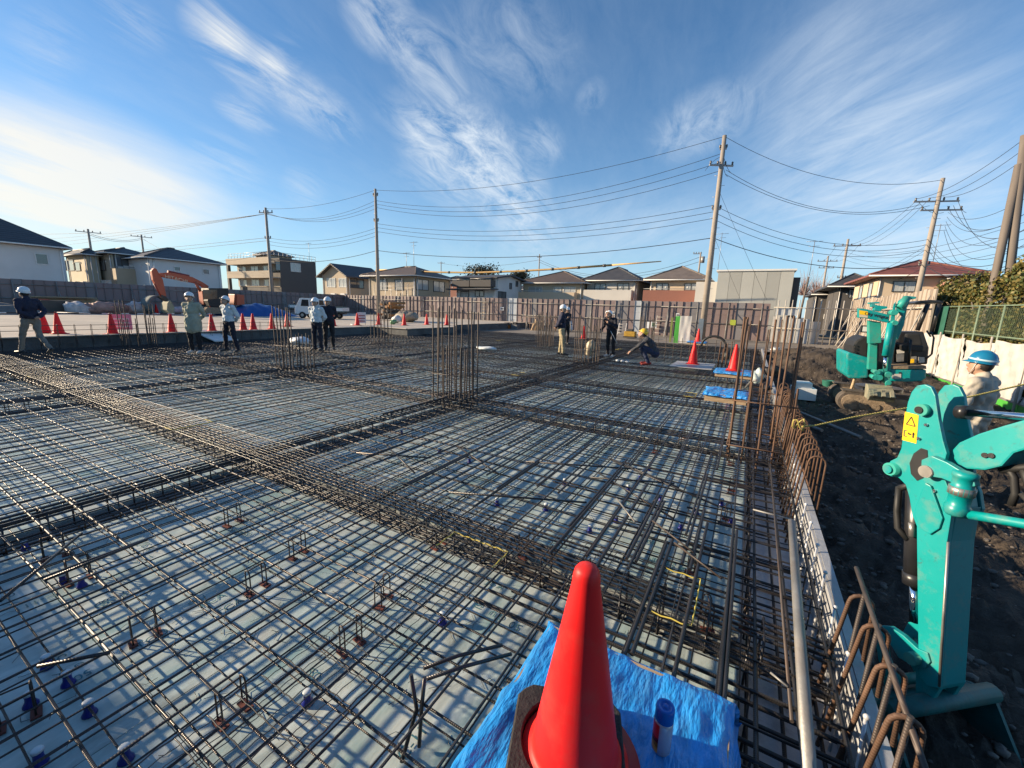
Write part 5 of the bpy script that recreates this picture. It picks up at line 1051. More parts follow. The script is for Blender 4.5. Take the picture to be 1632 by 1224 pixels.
g = MB(); mpoly(g, [(600, 400), (640, 210), (660, 190), (655, 300), (650, 400)], YM - .3, .03); mpoly(g, [(730, 330), (790, 200), (800, 150), (770, 130), (700, 180), (680, 260)], YM - .18, .16); mpoly(g, [(760, 130), (860, 140), (855, 160), (790, 170)], YM - .16, .14); mpoly(g, [(640, 480), (770, 250), (740, 420), (680, 560)], YM - .05, .1); g.build('arm_head', m_teal, mx, .008)
g = MB(); g.cyl(mp(690, 250, YM - .26), mp(770, 150, YM - .2), .07, 12); g.build('cylinder', m_tealw, mx)
g = MB(); g.cyl(mp(612, 395, YM - .34), mp(560, 715, YM - .34), .065, 12); g.build('cylinder', m_teal, mx)
g = MB(); g.cyl(mp(559, 715, YM - .34), mp(545, 870, YM - .34), .032, 10); g.build('cylinder_rod', m_chrome, mx)
g = MB(); mpoly(g, [(620, 420), (690, 420), (650, 620), (605, 860), (560, 900), (575, 720)], YM - .28, .18); g.build('arm', m_tealw, mx, .01)
for c_, r in (((480, 880), .05), ((500, 930), .06), ((590, 900), .06), ((460, 930), .05), ((590, 980), .05), ((650, 295), .06), ((655, 395), .05)):
    g = MB(); p = mp(*c_, YM - .42); g.cyl(p, p + V((0, .34, 0)), r, 10); g.build('link_pin', m_tealw, mx)
g = MB(); mpoly(g, [(450, 920), (500, 850), (540, 850), (520, 940), (480, 960)], YM - .38, .05); mpoly(g, [(540, 880), (610, 880), (600, 990), (560, 1010)], YM - .38, .05); g.build('link_plate', m_tealw, mx)
bp_ = [mp(*c_, YM - .35) for c_ in ((395, 1000), (650, 1000))]
g = MB(); xa, xb = bp_[0].x, bp_[1].x; zt = bp_[0].z; zb = mp(500, 1150, YM - .35).z
g.prism([(YM - .20, zt), (YM - .5, zt - .12), (YM - .62, zb + .12), (YM - .5, zb), (YM - .15, zb + .02), (YM - .05, zb + .3)], (xa, 0, 0), (0, 1, 0), (0, 0, 1), (xb - xa, 0, 0)); bk = g.build('bucket', m_bucket, mx, .01)
for i in range(3): g = MB(); x = lerp(xa + .05, xb - .1, i / 2); g.prism([(YM - .52, zt - .06), (YM - .66, zb + .14), (YM - .50, zt - .3)], (x, 0, 0), (0, 1, 0), (0, 0, 1), (.06, 0, 0)); g.build('bucket_tooth', m_bucket, bk)
c = mp(365, 455, YM + .3); g = MB(); g.box((c.x, YM + .3, c.z), (.18, .14, .16)); hl = g.build('work_light', m_gloss, mx, .01); g = MB(); g.box((c.x, YM + .225, c.z), (.13, .01, .11)); g.build('lens', w_trim, hl)
# ---- orange excavator on the yard (boom pointing towards -Y)
XO = -34.5
oe = thing('orange_excavator', 'weathered orange-red excavator with a black cab in the left yard', 'excavator', (XO, 18, .52))
def op(cx, cy, x=XO): return gx(190 + cx * .1307, 420 + cy * .1307, x)
def opoly(g, pts, x, th, mi=0): g.prism([(p.y, p.z) for p in (op(*c_, x) for c_ in pts)], (x, 0, 0), (0, 1, 0), (0, 0, 1), (th, 0, 0), mi)
g = MB(); opoly(g, [(440, 130), (480, 115), (600, 110), (860, 165), (980, 225), (1060, 275), (1040, 320), (950, 250), (820, 225), (500, 165)], XO - .25, .4); g.build('boom', m_orange, oe, .02)
g = MB(); opoly(g, [(370, 90), (400, 55), (430, 65), (480, 150), (510, 200), (555, 410), (520, 430), (480, 370), (390, 200)], XO - .18, .3); g.build('arm', m_orange, oe, .02)
g = MB(); g.cyl(op(590, 100, XO), op(850, 155, XO), .10, 10); g.cyl(op(430, 240, XO), op(520, 400, XO), .09, 10); g.build('hydraulic_cylinder', m_redo, oe)
g = MB(); g.cyl(op(930, 230, XO + .3), op(990, 340, XO + .3), .09, 10); g.build('boom_cylinder', m_orange, oe)
g = MB(); opoly(g, [(480, 380), (540, 400), (575, 450), (540, 460), (500, 420)], XO - .2, .36); g.build('bucket_link', m_gloss, oe)
g = MB(); opoly(g, [(540, 440), (590, 520), (595, 600), (540, 610), (500, 560), (505, 480)], XO - .5, 1.0); g.build('bucket', m_bucket, oe, .02)
g = MB(); opoly(g, [(1000, 300), (1235, 300), (1245, 470), (1230, 530), (1010, 520), (985, 450)], XO - .3, 1.1); cb = g.build('cab', m_black, oe, .015)
g = MB(); opoly(g, [(1020, 320), (1190, 318), (1195, 430), (1025, 440)], XO + .79, .02); g.build('cab_window', m_cabg, cb)
g = MB(); opoly(g, [(1240, 370), (1330, 380), (1335, 490), (1240, 500)], XO - 1.2, 2.3); g.build('rear_body', m_orange, oe, .03); g = MB(); opoly(g, [(960, 330), (1000, 330), (1000, 500), (980, 500)], XO - .4, .6); g.build('boom_foot', m_orange, oe, .03)
for xo in (-.95, .55):
    g = MB(); opoly(g, [(1010, 560), (1040, 530), (1300, 540), (1330, 575), (1310, 610), (1030, 612)], XO + xo, .45); g.build('track', m_mud, oe, .02)
g = MB(); opoly(g, [(1030, 520), (1260, 520), (1260, 545), (1030, 545)], XO - .6, 1.2); g.build('turntable', m_gloss, oe)
mtx = frame(op(700, 190, XO + .152), (op(820, 215, XO) - op(600, 160, XO)), (0, 0, 1)); txt('HITACHI', .34, 'lettering', w_peach, oe, mtx, .004)
# ---- two white flatbed trucks on the yard
m_truck = mat('truck_white', (.66, .68, .68), .35, var=.05, coat=.3); m_bed = mat('truck_bed_green', (.10, .14, .12), .6, var=.1); m_wind = mat('windscreen', (.25, .42, .42), .1, var=.2, spec=.8); m_tyre = mat('tyre', (.02, .02, .02), .85)
def truck(label, p0, p1, cab=True):          # p0 front, p1 rear, on the ground
    p0, p1 = V(p0), V(p1); d = (p1 - p0).normalized(); s_ = V((d.y, -d.x, 0))
    if s_.y > 0: s_ = -s_                     # s_ points to the camera side
    t = thing('flatbed_truck', label, 'truck', p0); Ln = 4.7; o = p0
    def PP(u, v, z): return o + d * u + s_ * v + V((0, 0, z))
    def pr(pts, v0, v1, nm, m, par_=t, bev=.03): g = MB(); g.prism(pts, o + s_ * v0, d, (0, 0, 1), s_ * (v1 - v0)); return g.build(nm, m, par_, bev)
    c = pr([(0, .42), (0, .95), (.12, 1.15), (.55, 1.95), (.75, 1.98), (1.55, 1.98), (1.6, .42)], -.82, .82, 'cab', m_truck)
    g = MB(); g.add([PP(.135, .72, 1.19), PP(.135, -.72, 1.19), PP(.51, -.66, 1.89), PP(.51, .66, 1.89)], [(0, 1, 2, 3)]); g.add([PP(.115, .72, 1.19), PP(.115, -.72, 1.19), PP(.49, -.66, 1.89), PP(.49, .66, 1.89)], [(0, 1, 2, 3)]); g.build('windscreen', m_wind, c)
    pr([(.62, 1.2), (.78, 1.82), (1.4, 1.82), (1.4, 1.2)], .80, .835, 'side_window', m_cabg, c, 0)
    for v in (-.6, .6): g = MB(); g.b2(PP(-.03, v - .12, .62), PP(.05, v + .12, .78)) if False else g.box(PP(0, v, .7), (.26, .26, .14)); g.build('headlight', m_chrome, c)
    g = MB(); g.prism([(-.04, .34), (-.04, .5), (.1, .5), (.1, .34)], o - s_ * .8, d, (0, 0, 1), s_ * 1.6); g.build('bumper', m_gloss, c)
    g = MB(); g.cyl(PP(.1, .95, 1.35), PP(.1, .95, 1.62), .06, 8); g.build('mirror', m_gloss, c)
    pr([(1.72, .5), (1.72, .62), (Ln, .62), (Ln, .5)], -.45, .45, 'chassis', m_gloss)
    b = pr([(1.7, .72), (1.7, .80), (Ln + .05, .80), (Ln + .05, .72)], -.85, .85, 'bed_floor', m_bed, bev=0)
    for v in (-.85, .82): pr([(1.72, .81), (1.72, 1.12), (Ln + .04, 1.12), (Ln + .04, .81)], v, v + .03, 'bed_side', m_truck, bev=0)
    pr([(Ln + .02, .81), (Ln + .02, 1.14), (Ln + .06, 1.14), (Ln + .06, .81)], -.81, .81, 'tailgate', m_truck, bev=0); pr([(1.66, .81), (1.66, 1.75), (1.70, 1.75), (1.70, .81)], -.81, .81, 'headboard', m_truck, bev=0)
    pr([(1.78, .82), (1.9, 1.2), (Ln - .1, 1.22), (Ln, .82)], -.8, .8, 'load', m_bed)
    for u in (.75, 3.75):
        for v in (-.78, .78):
            g = MB(); g.cyl(PP(u, v - .1, .32), PP(u, v + .1, .32), .32, 18); w = g.build('wheel', m_tyre, t); g = MB(); g.cyl(PP(u, v - .105, .32), PP(u, v + .105, .32), .15, 12); g.build('hub', m_steel, w)
    t.scale = (.74,) * 3
    return t
f0, f1 = gz(477, 506.5, .52), gz(556, 509, .52); truck('white flatbed truck facing left behind the white-jacketed pair', f0, f0 + (f1 - f0).normalized() * 5)
f2 = gz(497, 501, .52); f3 = gz(437, 500, .52); truck('second white flatbed truck parked farther back beside the blue tarp heap', f2 + V((-.5, 2.2, 0)), f3 + V((-.5, 2.0, 0)))
import numpy as np
# ------------------------------------------------------------------ people: one continuous body each, helmets as children
m_skin = mat('skin', (.42, .25, .17), .55, var=.06); m_hairb = mat('hair_dark', (.02, .017, .015), .6); m_eye = mat('eye_dark', (.02, .015, .012), .3)
def cloth(n, c): return mat(n, c, .85, var=.14, scale=9, bump=.35, bscale=22, vec=(1, 1, .6))
m_helw = mat('helmet_white', (.74, .75, .76), .25, var=.02, coat=.4); m_hely = mat('helmet_yellow', (.72, .47, .03), .25, var=.02, coat=.4); m_helb = mat('helmet_blue', (.01, .16, .30), .22, var=.02, coat=.5); m_strap = mat('helmet_stripe', (.45, .62, .70), .4)
def caps(a, b, ra, rb_, tg): return ('c', V(a), V(b), ra, rb_, tg)
def ell(c, r, tg, rot=None): return ('e', V(c), V(r), rot, None, tg)
def person(label, loc, facing, J, cols, helmet, sc=1., shoe=None, voxel=.011, coat=0., look=0., nod=0., stripe=False, eyes=True, fold=.0055):
    """J: joints in a local frame, x to the person's right, y forward, z up"""
    D = dict(hipL=(-.095, 0, .90), hipR=(.095, 0, .90), kneeL=(-.11, .02, .49), kneeR=(.11, .02, .49), ankL=(-.115, -.02, .09), ankR=(.115, -.02, .09), toeL=(-.135, .14, .035), toeR=(.135, .14, .035), pel=(0, 0, .93), chest=(0, -.005, 1.24), neck=(0, 0, 1.43), shL=(-.185, -.005, 1.385), shR=(.185, -.005, 1.385), elL=(-.27, -.06, 1.11), elR=(.27, -.06, 1.11), wrL=(-.05, -.19, .95), wrR=(.06, -.20, .97), head=(0, .025, 1.575), haL=None, haR=None)
    D.update(J); D = {k_: (V(v) if v is not None else None) for k_, v in D.items()}
    up = (D['neck'] - D['pel']).normalized(); side = (D['shR'] - D['shL']).normalized(); fw = up.cross(side).normalized(); side = fw.cross(up)
    RT = Matrix((side, fw, up)).transposed()
    P = []
    for s_ in 'LR':
        h, k_, a, t = D['hip' + s_], D['knee' + s_], D['ank' + s_], D['toe' + s_]
        P += [caps(h, k_, .095, .066, 't'), caps(k_, a, .066, .05, 't'), caps(a + V((0, 0, -.03)), t, .046, .036, 's'), caps(a + V((0, 0, -.035)), a + (a - t).normalized() * .05 * V((1, 1, 0)).length + V((0, 0, -.045)), .04, .036, 's')]
        s1, e, w = D['sh' + s_], D['el' + s_], D['wr' + s_]
        P += [caps(s1, e, .068, .054, 'j'), caps(e, w, .054, .042, 'j')]
        hd = D['ha' + s_] or (w - e).normalized(); hd = hd.normalized(); hx = (side if abs(hd.dot(side)) < .9 else fw); hn = hd.cross(hx).normalized(); hx = hn.cross(hd)
        pc = w + hd * .055; P += [caps(w, w + hd * .02, .027, .03, 'k'), caps(pc - hx * .018, pc + hx * .018, .024, .024, 'k')]
        sg = 1 if s_ == 'L' else -1
        for i, (o_, ln_) in enumerate(((-.030, .058), (-.010, .07), (.011, .066), (.030, .05))):
            b = pc + hx * o_ + hd * .02; m_ = b + hd * ln_ * .5 + hn * .006; e_ = m_ + hd * ln_ * .35 + hn * .02 * sg; P += [caps(b, m_, .0095, .009, 'k'), caps(m_, e_, .009, .0075, 'k')]
        tb = w + hd * .03 + hx * .028 * sg; P += [caps(tb, tb + hx * .03 * sg + hd * .03, .011, .009, 'k'), caps(tb + hx * .03 * sg + hd * .03, tb + hx * .026 * sg + hd * .055, .009, .008, 'k')]
    pel, ch = D['pel'], D['chest']
    P += [ell(pel, (.165, .125, .12), 't', RT), ell(lerp(pel, ch, .35), (.185, .135, .16), 'j', RT), ell(ch, (.195, .135, .20), 'j', RT), caps(D['shL'] + up * -.01, D['shR'] + up * -.01, .075, .075, 'j'), ell(pel + up * .05, (.19, .14, .07), 'j', RT)]
    if coat: P += [caps(pel + up * .05 - side * .06, pel - up * coat - side * .07, .145, .145, 'j'), caps(pel + up * .05 + side * .06, pel - up * coat + side * .07, .145, .145, 'j')]
    P += [caps(D['neck'] - up * .06, D['head'] - V((0, .02, .05)), .056, .05, 'k'), caps(D['neck'] - up * .035, D['neck'] + up * .015, .078, .07, 'j')]
    hdm = Matrix.Rotation(look, 3, 'Z') @ Matrix.Rotation(-nod, 3, 'X'); hc = D['head']
    def hp(x, y, z): return hc + hdm @ V((x, y, z))
    P += [ell(hc, (.076, .093, .112), 'k', hdm), ell(hp(0, .03, -.055), (.055, .06, .06), 'k', hdm), ell(hp(0, .098, -.018), (.014, .02, .024), 'k', hdm), ell(hp(.076, -.005, -.015), (.012, .022, .032), 'k', hdm), ell(hp(-.076, -.005, -.015), (.012, .022, .032), 'k', hdm), ell(hp(0, -.03, .01), (.08, .078, .085), 'h', hdm), ell(hp(0, .088, -.062), (.022, .012, .008), 'm', hdm)]
    rz = math.atan2(-facing[0], facing[1])
    g = MB()
    for q in P:
        if q[0] == 'e': g.ball(q[1], tuple(q[2]), 16, 12, 0, q[3])
        else:
            a, b, ra, rb2 = q[1:5]; d = b - a; g.ball(a, ra, 14, 8); g.ball(b, rb2, 14, 8)
            if d.length > 1e-4: g.tube([a, b], [ra, rb2], 14)
    me = g.mesh('raw', m_skin); o = bpy.data.objects.new('raw', me); COL.objects.link(o)
    md = o.modifiers.new('r', 'REMESH'); md.mode = 'VOXEL'; md.voxel_size = voxel; md.use_smooth_shade = True
    sm_ = o.modifiers.new('s', 'SMOOTH'); sm_.factor = .5; sm_.iterations = 3
    me2 = bpy.data.meshes.new_from_object(o.evaluated_get(bpy.context.evaluated_depsgraph_get())); bpy.data.objects.remove(o)
    mats = [m_skin, cols[0], cols[1], shoe or m_gloss, m_hairb, m_redo]; idx = {'k': 0, 'j': 1, 't': 2, 's': 3, 'h': 4, 'm': 5}
    me2.materials.clear()
    for m_ in mats: me2.materials.append(m_)
    nf = len(me2.polygons); C = np.empty(nf * 3); me2.polygons.foreach_get('center', C); C = C.reshape(-1, 3); DD = []
    for q in P:
        if q[0] == 'e':
            v = C - np.array(q[1]); v = v @ np.array(q[3]) if q[3] else v; DD.append((np.linalg.norm(v / np.array(q[2]), axis=1) - 1) * min(q[2]))
        else:
            a, b = np.array(q[1]), np.array(q[2]); ab = b - a; t = np.clip((C - a) @ ab / max(ab @ ab, 1e-9), 0, 1); DD.append(np.linalg.norm(C - a - t[:, None] * ab, axis=1) - (q[3] + (q[4] - q[3]) * t))
    mi = np.array([idx[q[5]] for q in P])[np.argmin(np.array(DD), axis=0)].tolist()
    me2.polygons.foreach_set('material_index', mi); me2.polygons.foreach_set('use_smooth', [True] * len(mi)); me2.update()
    nv = len(me2.vertices); co = np.empty(nv * 3); no = np.empty(nv * 3); me2.vertices.foreach_get('co', co); me2.vertices.foreach_get('normal', no); co = co.reshape(-1, 3); no = no.reshape(-1, 3)
    X, Y, Z = co.T; sd = (sum(map(ord, label)) % 17)            # loose folds in the clothing
    amp = np.where((Z > .12) & (Z < 1.40), fold, 0)
    w_ = .6 * np.sin(Z * 55 + X * 30 + np.sin(Y * 40) * 2 + sd) + np.sin(Z * 21 - X * 47 + Y * 33 + sd) + .7 * np.sin(Z * 13 + X * 19 - Y * 27 + 2 * np.sin(X * 23 + sd))
    me2.vertices.foreach_set('co', (co + no * (amp * w_)[:, None]).ravel()); me2.update()
    root = thing('person', label, 'person', loc, rz); root.scale = (sc, sc, sc)
    b = bpy.data.objects.new('body', me2); COL.objects.link(b); b.parent = root
    if helmet:
        g = MB(); Rh = hdm.to_3x3()
        prof = [(.130, .012), (.132, .02), (.128, .05), (.118, .085), (.095, .12), (.06, .142), (.02, .15), (.004, .151)]
        g.lathe(prof, 24, (0, 0, 0), closed=False)
        n = 24; br = []
        for i in range(n): a = 2 * PI * i / n; k_ = max(0, math.sin(a)); br.append((1 + .32 * k_ ** 3) * .136)
        vs = [(.126 * math.cos(2 * PI * i / n), .126 * math.sin(2 * PI * i / n), .016) for i in range(n)] + [(br[i] * math.cos(2 * PI * i / n) * 1.02, br[i] * math.sin(2 * PI * i / n) * 1.04, .004 - .01 * max(0, math.sin(2 * PI * i / n))) for i in range(n)] + [(.126 * math.cos(2 * PI * i / n), .126 * math.sin(2 * PI * i / n), .004) for i in range(n)]
        g.add(vs, [(i, (i + 1) % n, n + (i + 1) % n, n + i) for i in range(n)] + [(n + i, n + (i + 1) % n, 2 * n + (i + 1) % n, 2 * n + i) for i in range(n)], 0, True)
        for a in (-.022, 0, .022): g.tube([(a, .118 * math.cos(t), .03 + .122 * math.sin(t)) for t in [PI * q / 10 for q in range(1, 10)]], .006, 5)
        g.v = [tuple(hc + Rh @ (V((x * .86, y * .92, z * .95)) + V((0, -.004, .028)))) for x, y, z in g.v]
        h = bpy.data.objects.new('helmet', g.mesh('helmet', helmet)); COL.objects.link(h); h.parent = root
        if stripe:
            g = MB(); g.lathe([(.1315, .035), (.1335, .038), (.1325, .052), (.1300, .055)], 24, closed=False); g.v = [tuple(hc + Rh @ (V((x * .865, y * .925, z * .95)) + V((0, -.004, .028)))) for x, y, z in g.v]
            s2 = bpy.data.objects.new('stripe', g.mesh('stripe', m_strap)); COL.objects.link(s2); s2.parent = h
        g = MB()
        for s_ in (-1, 1): g.tube([hp(s_ * .088, .01, .03), hp(s_ * .082, .025, -.05), hp(s_ * .04, .05, -.115)], .005, 5)
        st2 = bpy.data.objects.new('chin_strap', g.mesh('chin_strap', m_white)); COL.objects.link(st2); st2.parent = h
    if eyes:
        for s_ in (-1, 1): g = MB(); g.ball(hp(s_ * .031, .083, .008), (.012, .007, .008), 8, 6); e_ = bpy.data.objects.new('eye', g.mesh('eye', m_eye)); COL.objects.link(e_); e_.parent = root
    return root
c_navy = cloth('cloth_navy', (.018, .020, .045)); c_grey = cloth('cloth_grey', (.22, .20, .17)); c_beige = cloth('cloth_sage', (.33, .33, .25)); c_black = cloth('cloth_black', (.014, .014, .017)); c_white = cloth('cloth_white', (.55, .60, .62)); c_khaki = cloth('cloth_khaki', (.40, .33, .20)); c_dnavy = cloth('cloth_dark_navy', (.012, .014, .026)); c_char = cloth('cloth_charcoal', (.05, .052, .06)); c_jean = cloth('cloth_jeans', (.025, .035, .075)); c_work = cloth('cloth_workgrey', (.38, .345, .285))
BACK = dict(elL=(-.255, -.11, 1.11), elR=(.255, -.11, 1.11), wrL=(-.06, -.20, .96), wrR=(.07, -.21, .98), haL=(.9, 0, -.3), haR=(-.9, 0, -.3))
ZB = .205
def at2(px, py): p = gz(px, py, ZB); return (p.x, p.y, ZB)
person('man in a dark navy jacket and grey trousers striding left at the far left', at2(58, 565), (-.93, -.36), dict(BACK, kneeL=(-.10, .17, .50), ankL=(-.10, .30, .10), toeL=(-.11, .46, .06), kneeR=(.10, -.05, .50), ankR=(.10, -.34, .15), toeR=(.11, -.22, .05), pel=(0, 0, .91), head=(0, .05, 1.57)), (c_navy, c_grey), m_helw, .99, nod=-.25)
person('man in a long sage-green coat and black trousers with hands behind his back', at2(313, 563), (.55, -.84), dict(BACK, head=(0, .05, 1.565)), (c_beige, c_black), m_helw, 1.0, shoe=m_white, coat=.22, nod=-.3, look=.35)
person('man in a white work jacket and navy trousers with legs apart, head bowed', at2(369, 561), (.25, -.97), dict(BACK, ankL=(-.24, -.02, .09), kneeL=(-.17, .02, .5), toeL=(-.29, .13, .035), ankR=(.22, -.02, .09), kneeR=(.16, .02, .5), toeR=(.27, .13, .035), head=(0, .07, 1.55)), (c_white, c_dnavy), m_helw, .97, nod=-.5)
person('stout man in a white work jacket with a pen on the chest facing the camera', at2(507, 559), (.35, -.93), dict(BACK, head=(0, .03, 1.57)), (c_white, c_dnavy), m_helw, .98, nod=-.15, look=-.2)
person('man in dark clothes half hidden behind the stout white-jacketed man', (lambda p: (p[0] + .02, p[1] + .42, ZB))(at2(507, 559)), (.8, -.6), BACK, (c_dnavy, c_black), m_helw, 1.0, nod=-.1, look=-.5)
person('man in a dark navy jacket and khaki trousers with hands clasped behind', at2(893, 566), (.85, .45), dict(BACK, kneeR=(.11, .06, .5), ankR=(.12, .08, .09), toeR=(.13, .24, .035)), (c_navy, c_khaki), m_helw, 1.0, nod=-.1, look=-.4)
person('man in black standing just beyond the khaki-trousered man, raising one hand', (lambda p: (p.x, p.y, ZB))(gz(901, 549, ZB)), (.7, -.4), dict(BACK, elR=(.25, .06, 1.12), wrR=(.18, .3, 1.22), haR=(0, .6, .8)), (c_dnavy, c_black), m_helw, .97, nod=-.1)
p7 = at2(972, 569); person('man in black bending over his notes with a white helmet and pale shoes', p7, (-.25, -.97), dict(head=(0, .29, 1.44), neck=(0, .19, 1.345), chest=(0, .10, 1.18), shL=(-.19, .16, 1.30), shR=(.19, .16, 1.30), elL=(-.28, .18, 1.05), wrL=(-.08, .36, 1.18), haL=(.6, .2, .4), elR=(.30, .02, 1.06), wrR=(.31, .20, .92), haR=(0, .5, -.8)), (c_dnavy, c_black), m_helw, 1.0, shoe=m_white, nod=-.75)
p8 = at2(1036, 582); person('man in a charcoal hoodie and yellow helmet squatting beside the cones', p8, (-.95, -.3), dict(pel=(0, -.10, .34), hipL=(-.10, -.10, .34), hipR=(.10, -.10, .34), kneeL=(-.17, .25, .52), kneeR=(.16, .27, .46), ankL=(-.13, .08, .09), ankR=(.14, .08, .09), toeL=(-.15, .24, .035), toeR=(.16, .24, .035), chest=(0, .06, .60), neck=(0, .19, .76), shL=(-.18, .15, .74), shR=(.18, .15, .74), elL=(-.26, .36, .56), elR=(.26, .34, .52), wrL=(-.14, .55, .40), wrR=(.12, .56, .36), haL=(0, .7, -.6), haR=(0, .7, -.6), head=(0, .28, .875)), (c_char, c_jean), m_hely, 1.06, shoe=m_redo, nod=-.55)
d9 = ray(1552, 640).normalized(); q9 = CP + ray(1558, 640) * 5.0
person('man in a pale grey work jacket and blue striped helmet seen from behind at right', (q9.x, q9.y, -.37), (-.80, .60), dict(elL=(-.28, .02, 1.12), elR=(.26, .10, 1.10), wrL=(-.2, .25, 1.0), wrR=(.16, .30, .98), haL=(0, .9, -.3), haR=(0, .9, -.3), head=(0, .045, 1.565)), (c_work, c_work), m_helb, 1.06, voxel=.0085, nod=-.12, stripe=True, fold=.008)
# things they hold
g = MB(); g.cyl((p7[0] + .05, p7[1] - .32, 1.12), (p7[0] + .30, p7[1] - .30, .72), .012, 7); o = g.build('folding_rule', m_white); tag(o, 'white folding rule hanging from the bending man\'s hand', 'ruler')
# ------------------------------------------------------------------ cones
m_cone = mat('cone_red', (.84, .016, .016), .50, var=.06, scale=4, spec=.35, stain=(.55, .09, .06), stainamt=.3, stainscale=9, stain2=((.30, .05, .04), .6, 16, (.62, .72)), bump=.02, bscale=50); m_coneb = mat('cone_red_base', (.40, .03, .03), .6, var=.12, scale=9); m_wt = mat('weight_rubber', (.022, .020, .019), .8, var=.3, scale=14, bump=.3, bscale=90, stain=(.07, .065, .06), stainamt=.5, stainscale=22)
m_cone.node_tree.nodes['Principled BSDF'].inputs['Subsurface Weight'].default_value = .0; m_cone.node_tree.nodes['Principled BSDF'].inputs['Subsurface Radius'].default_value = (.05, .012, .01)
def cone_body(): g = MB(); g.lathe([(.168, .016), (.17, .03), (.145, .036), (.135, .06), (.036, .655), (.031, .682), (.020, .697), (.006, .702)], 32, closed=True); return g
cn0 = cone_body().mesh('cone_body', m_cone)
g = MB(); g.box((0, 0, .008), (.38, .38, .016)); cb0 = g.mesh('cone_base', m_coneb)
def cone(label, loc, sc=1., rz=0., group='cones standing along the edge of the raised yard'):
    t = thing('traffic_cone', label, 'traffic cone', loc, rz, group); t.scale = (sc,) * 3
    for nm, me in (('body', cn0), ('base', cb0)): o = bpy.data.objects.new(nm, me); COL.objects.link(o); o.parent = t
    return t
row = [(70, 530), (92, 531), (178, 532), (273, 530), (337, 528), (387, 526), (403, 526), (433, 524), (457, 520), (531, 519), (569, 518), (603, 517), (644, 518), (680, 517), (712, 518)]
ROW = []
for i, (px, py) in enumerate(row):
    p = gz(px, py, .54); p.x = min(p.x, -17.95) if px < 620 else min(p.x, -15.5)
    d = ray(px, py - 13); y = d.y / d.x * p.x; ROW.append(V((p.x, y, .525)))
    cone('red traffic cone, %s from the left in the long row along the yard edge' % (ORD + ['sixteenth'])[i], (p.x, y, .525), .98, R.uniform(-.3, .3))
# black and white bars linking the first cones
m_bw = bpy.data.materials.new('bar_black_white'); m_bw.use_nodes = True; t_ = m_bw.node_tree; gg = N(t_, 'ShaderNodeNewGeometry'); s2 = N(t_, 'ShaderNodeSeparateXYZ'); L(t_, gg.outputs['Position'], s2.inputs[0]); w = mth(t_, 'GREATER_THAN', mth(t_, 'SINE', mth(t_, 'MULTIPLY', s2.outputs[1], 15)), 0); mxx = N(t_, 'ShaderNodeMix', data_type='RGBA'); L(t_, w, mxx.inputs['Factor']); mxx.inputs['A'].default_value = (.02, .02, .02, 1); mxx.inputs['B'].default_value = (.6, .6, .58, 1); L(t_, mxx.outputs['Result'], t_.nodes['Principled BSDF'].inputs['Base Color'])
ends = [V((-18.1, 1.2, .525))] + [ROW[i] for i in (1, 2, 3, 4)]
for i in range(4):
    a, b = ends[i] + V((0, 0, .66)), ends[i + 1] + V((0, 0, .66)); g = MB(); g.cyl(a, b, .017, 8)
    for e in (a, b): g.lathe([(.034, -.015), (.042, -.015), (.042, .015), (.034, .015)], 12, e)
    tag(g.build('cone_bar', m_bw), 'black and white bar linking cones on the yard edge, %s from the left' % ORD[i], 'cone bar', 'bars linking the cones')
for px, py, z, lb in ((250, 501, .52, 'small distant red cone in front of the grey pipe end'), (336, 503, .52, 'distant red cone beside the orange excavator tracks')):
    p = gz(px, py, z); cone(lb, (p.x, p.y, z), 1.0)
# cones on the slab
p = gz(1104, 580, .225); cone('red cone on the pale board right of the squatting man', (p.x, p.y, .222), 1.0); CB = p
p = gz(1169, 590, .36); cone('red cone on the farther blue-covered pad', (p.x, p.y, .352), .98); CP2 = p
p = gz(1112, 544, .36); cone('red cone on a blue pad below the utility pole', (p.x, p.y, .352), .95); CP3 = p
p = gz(930, 538, .3); cone('red cone behind the dense column cage', (p.x, p.y, .25), .95)
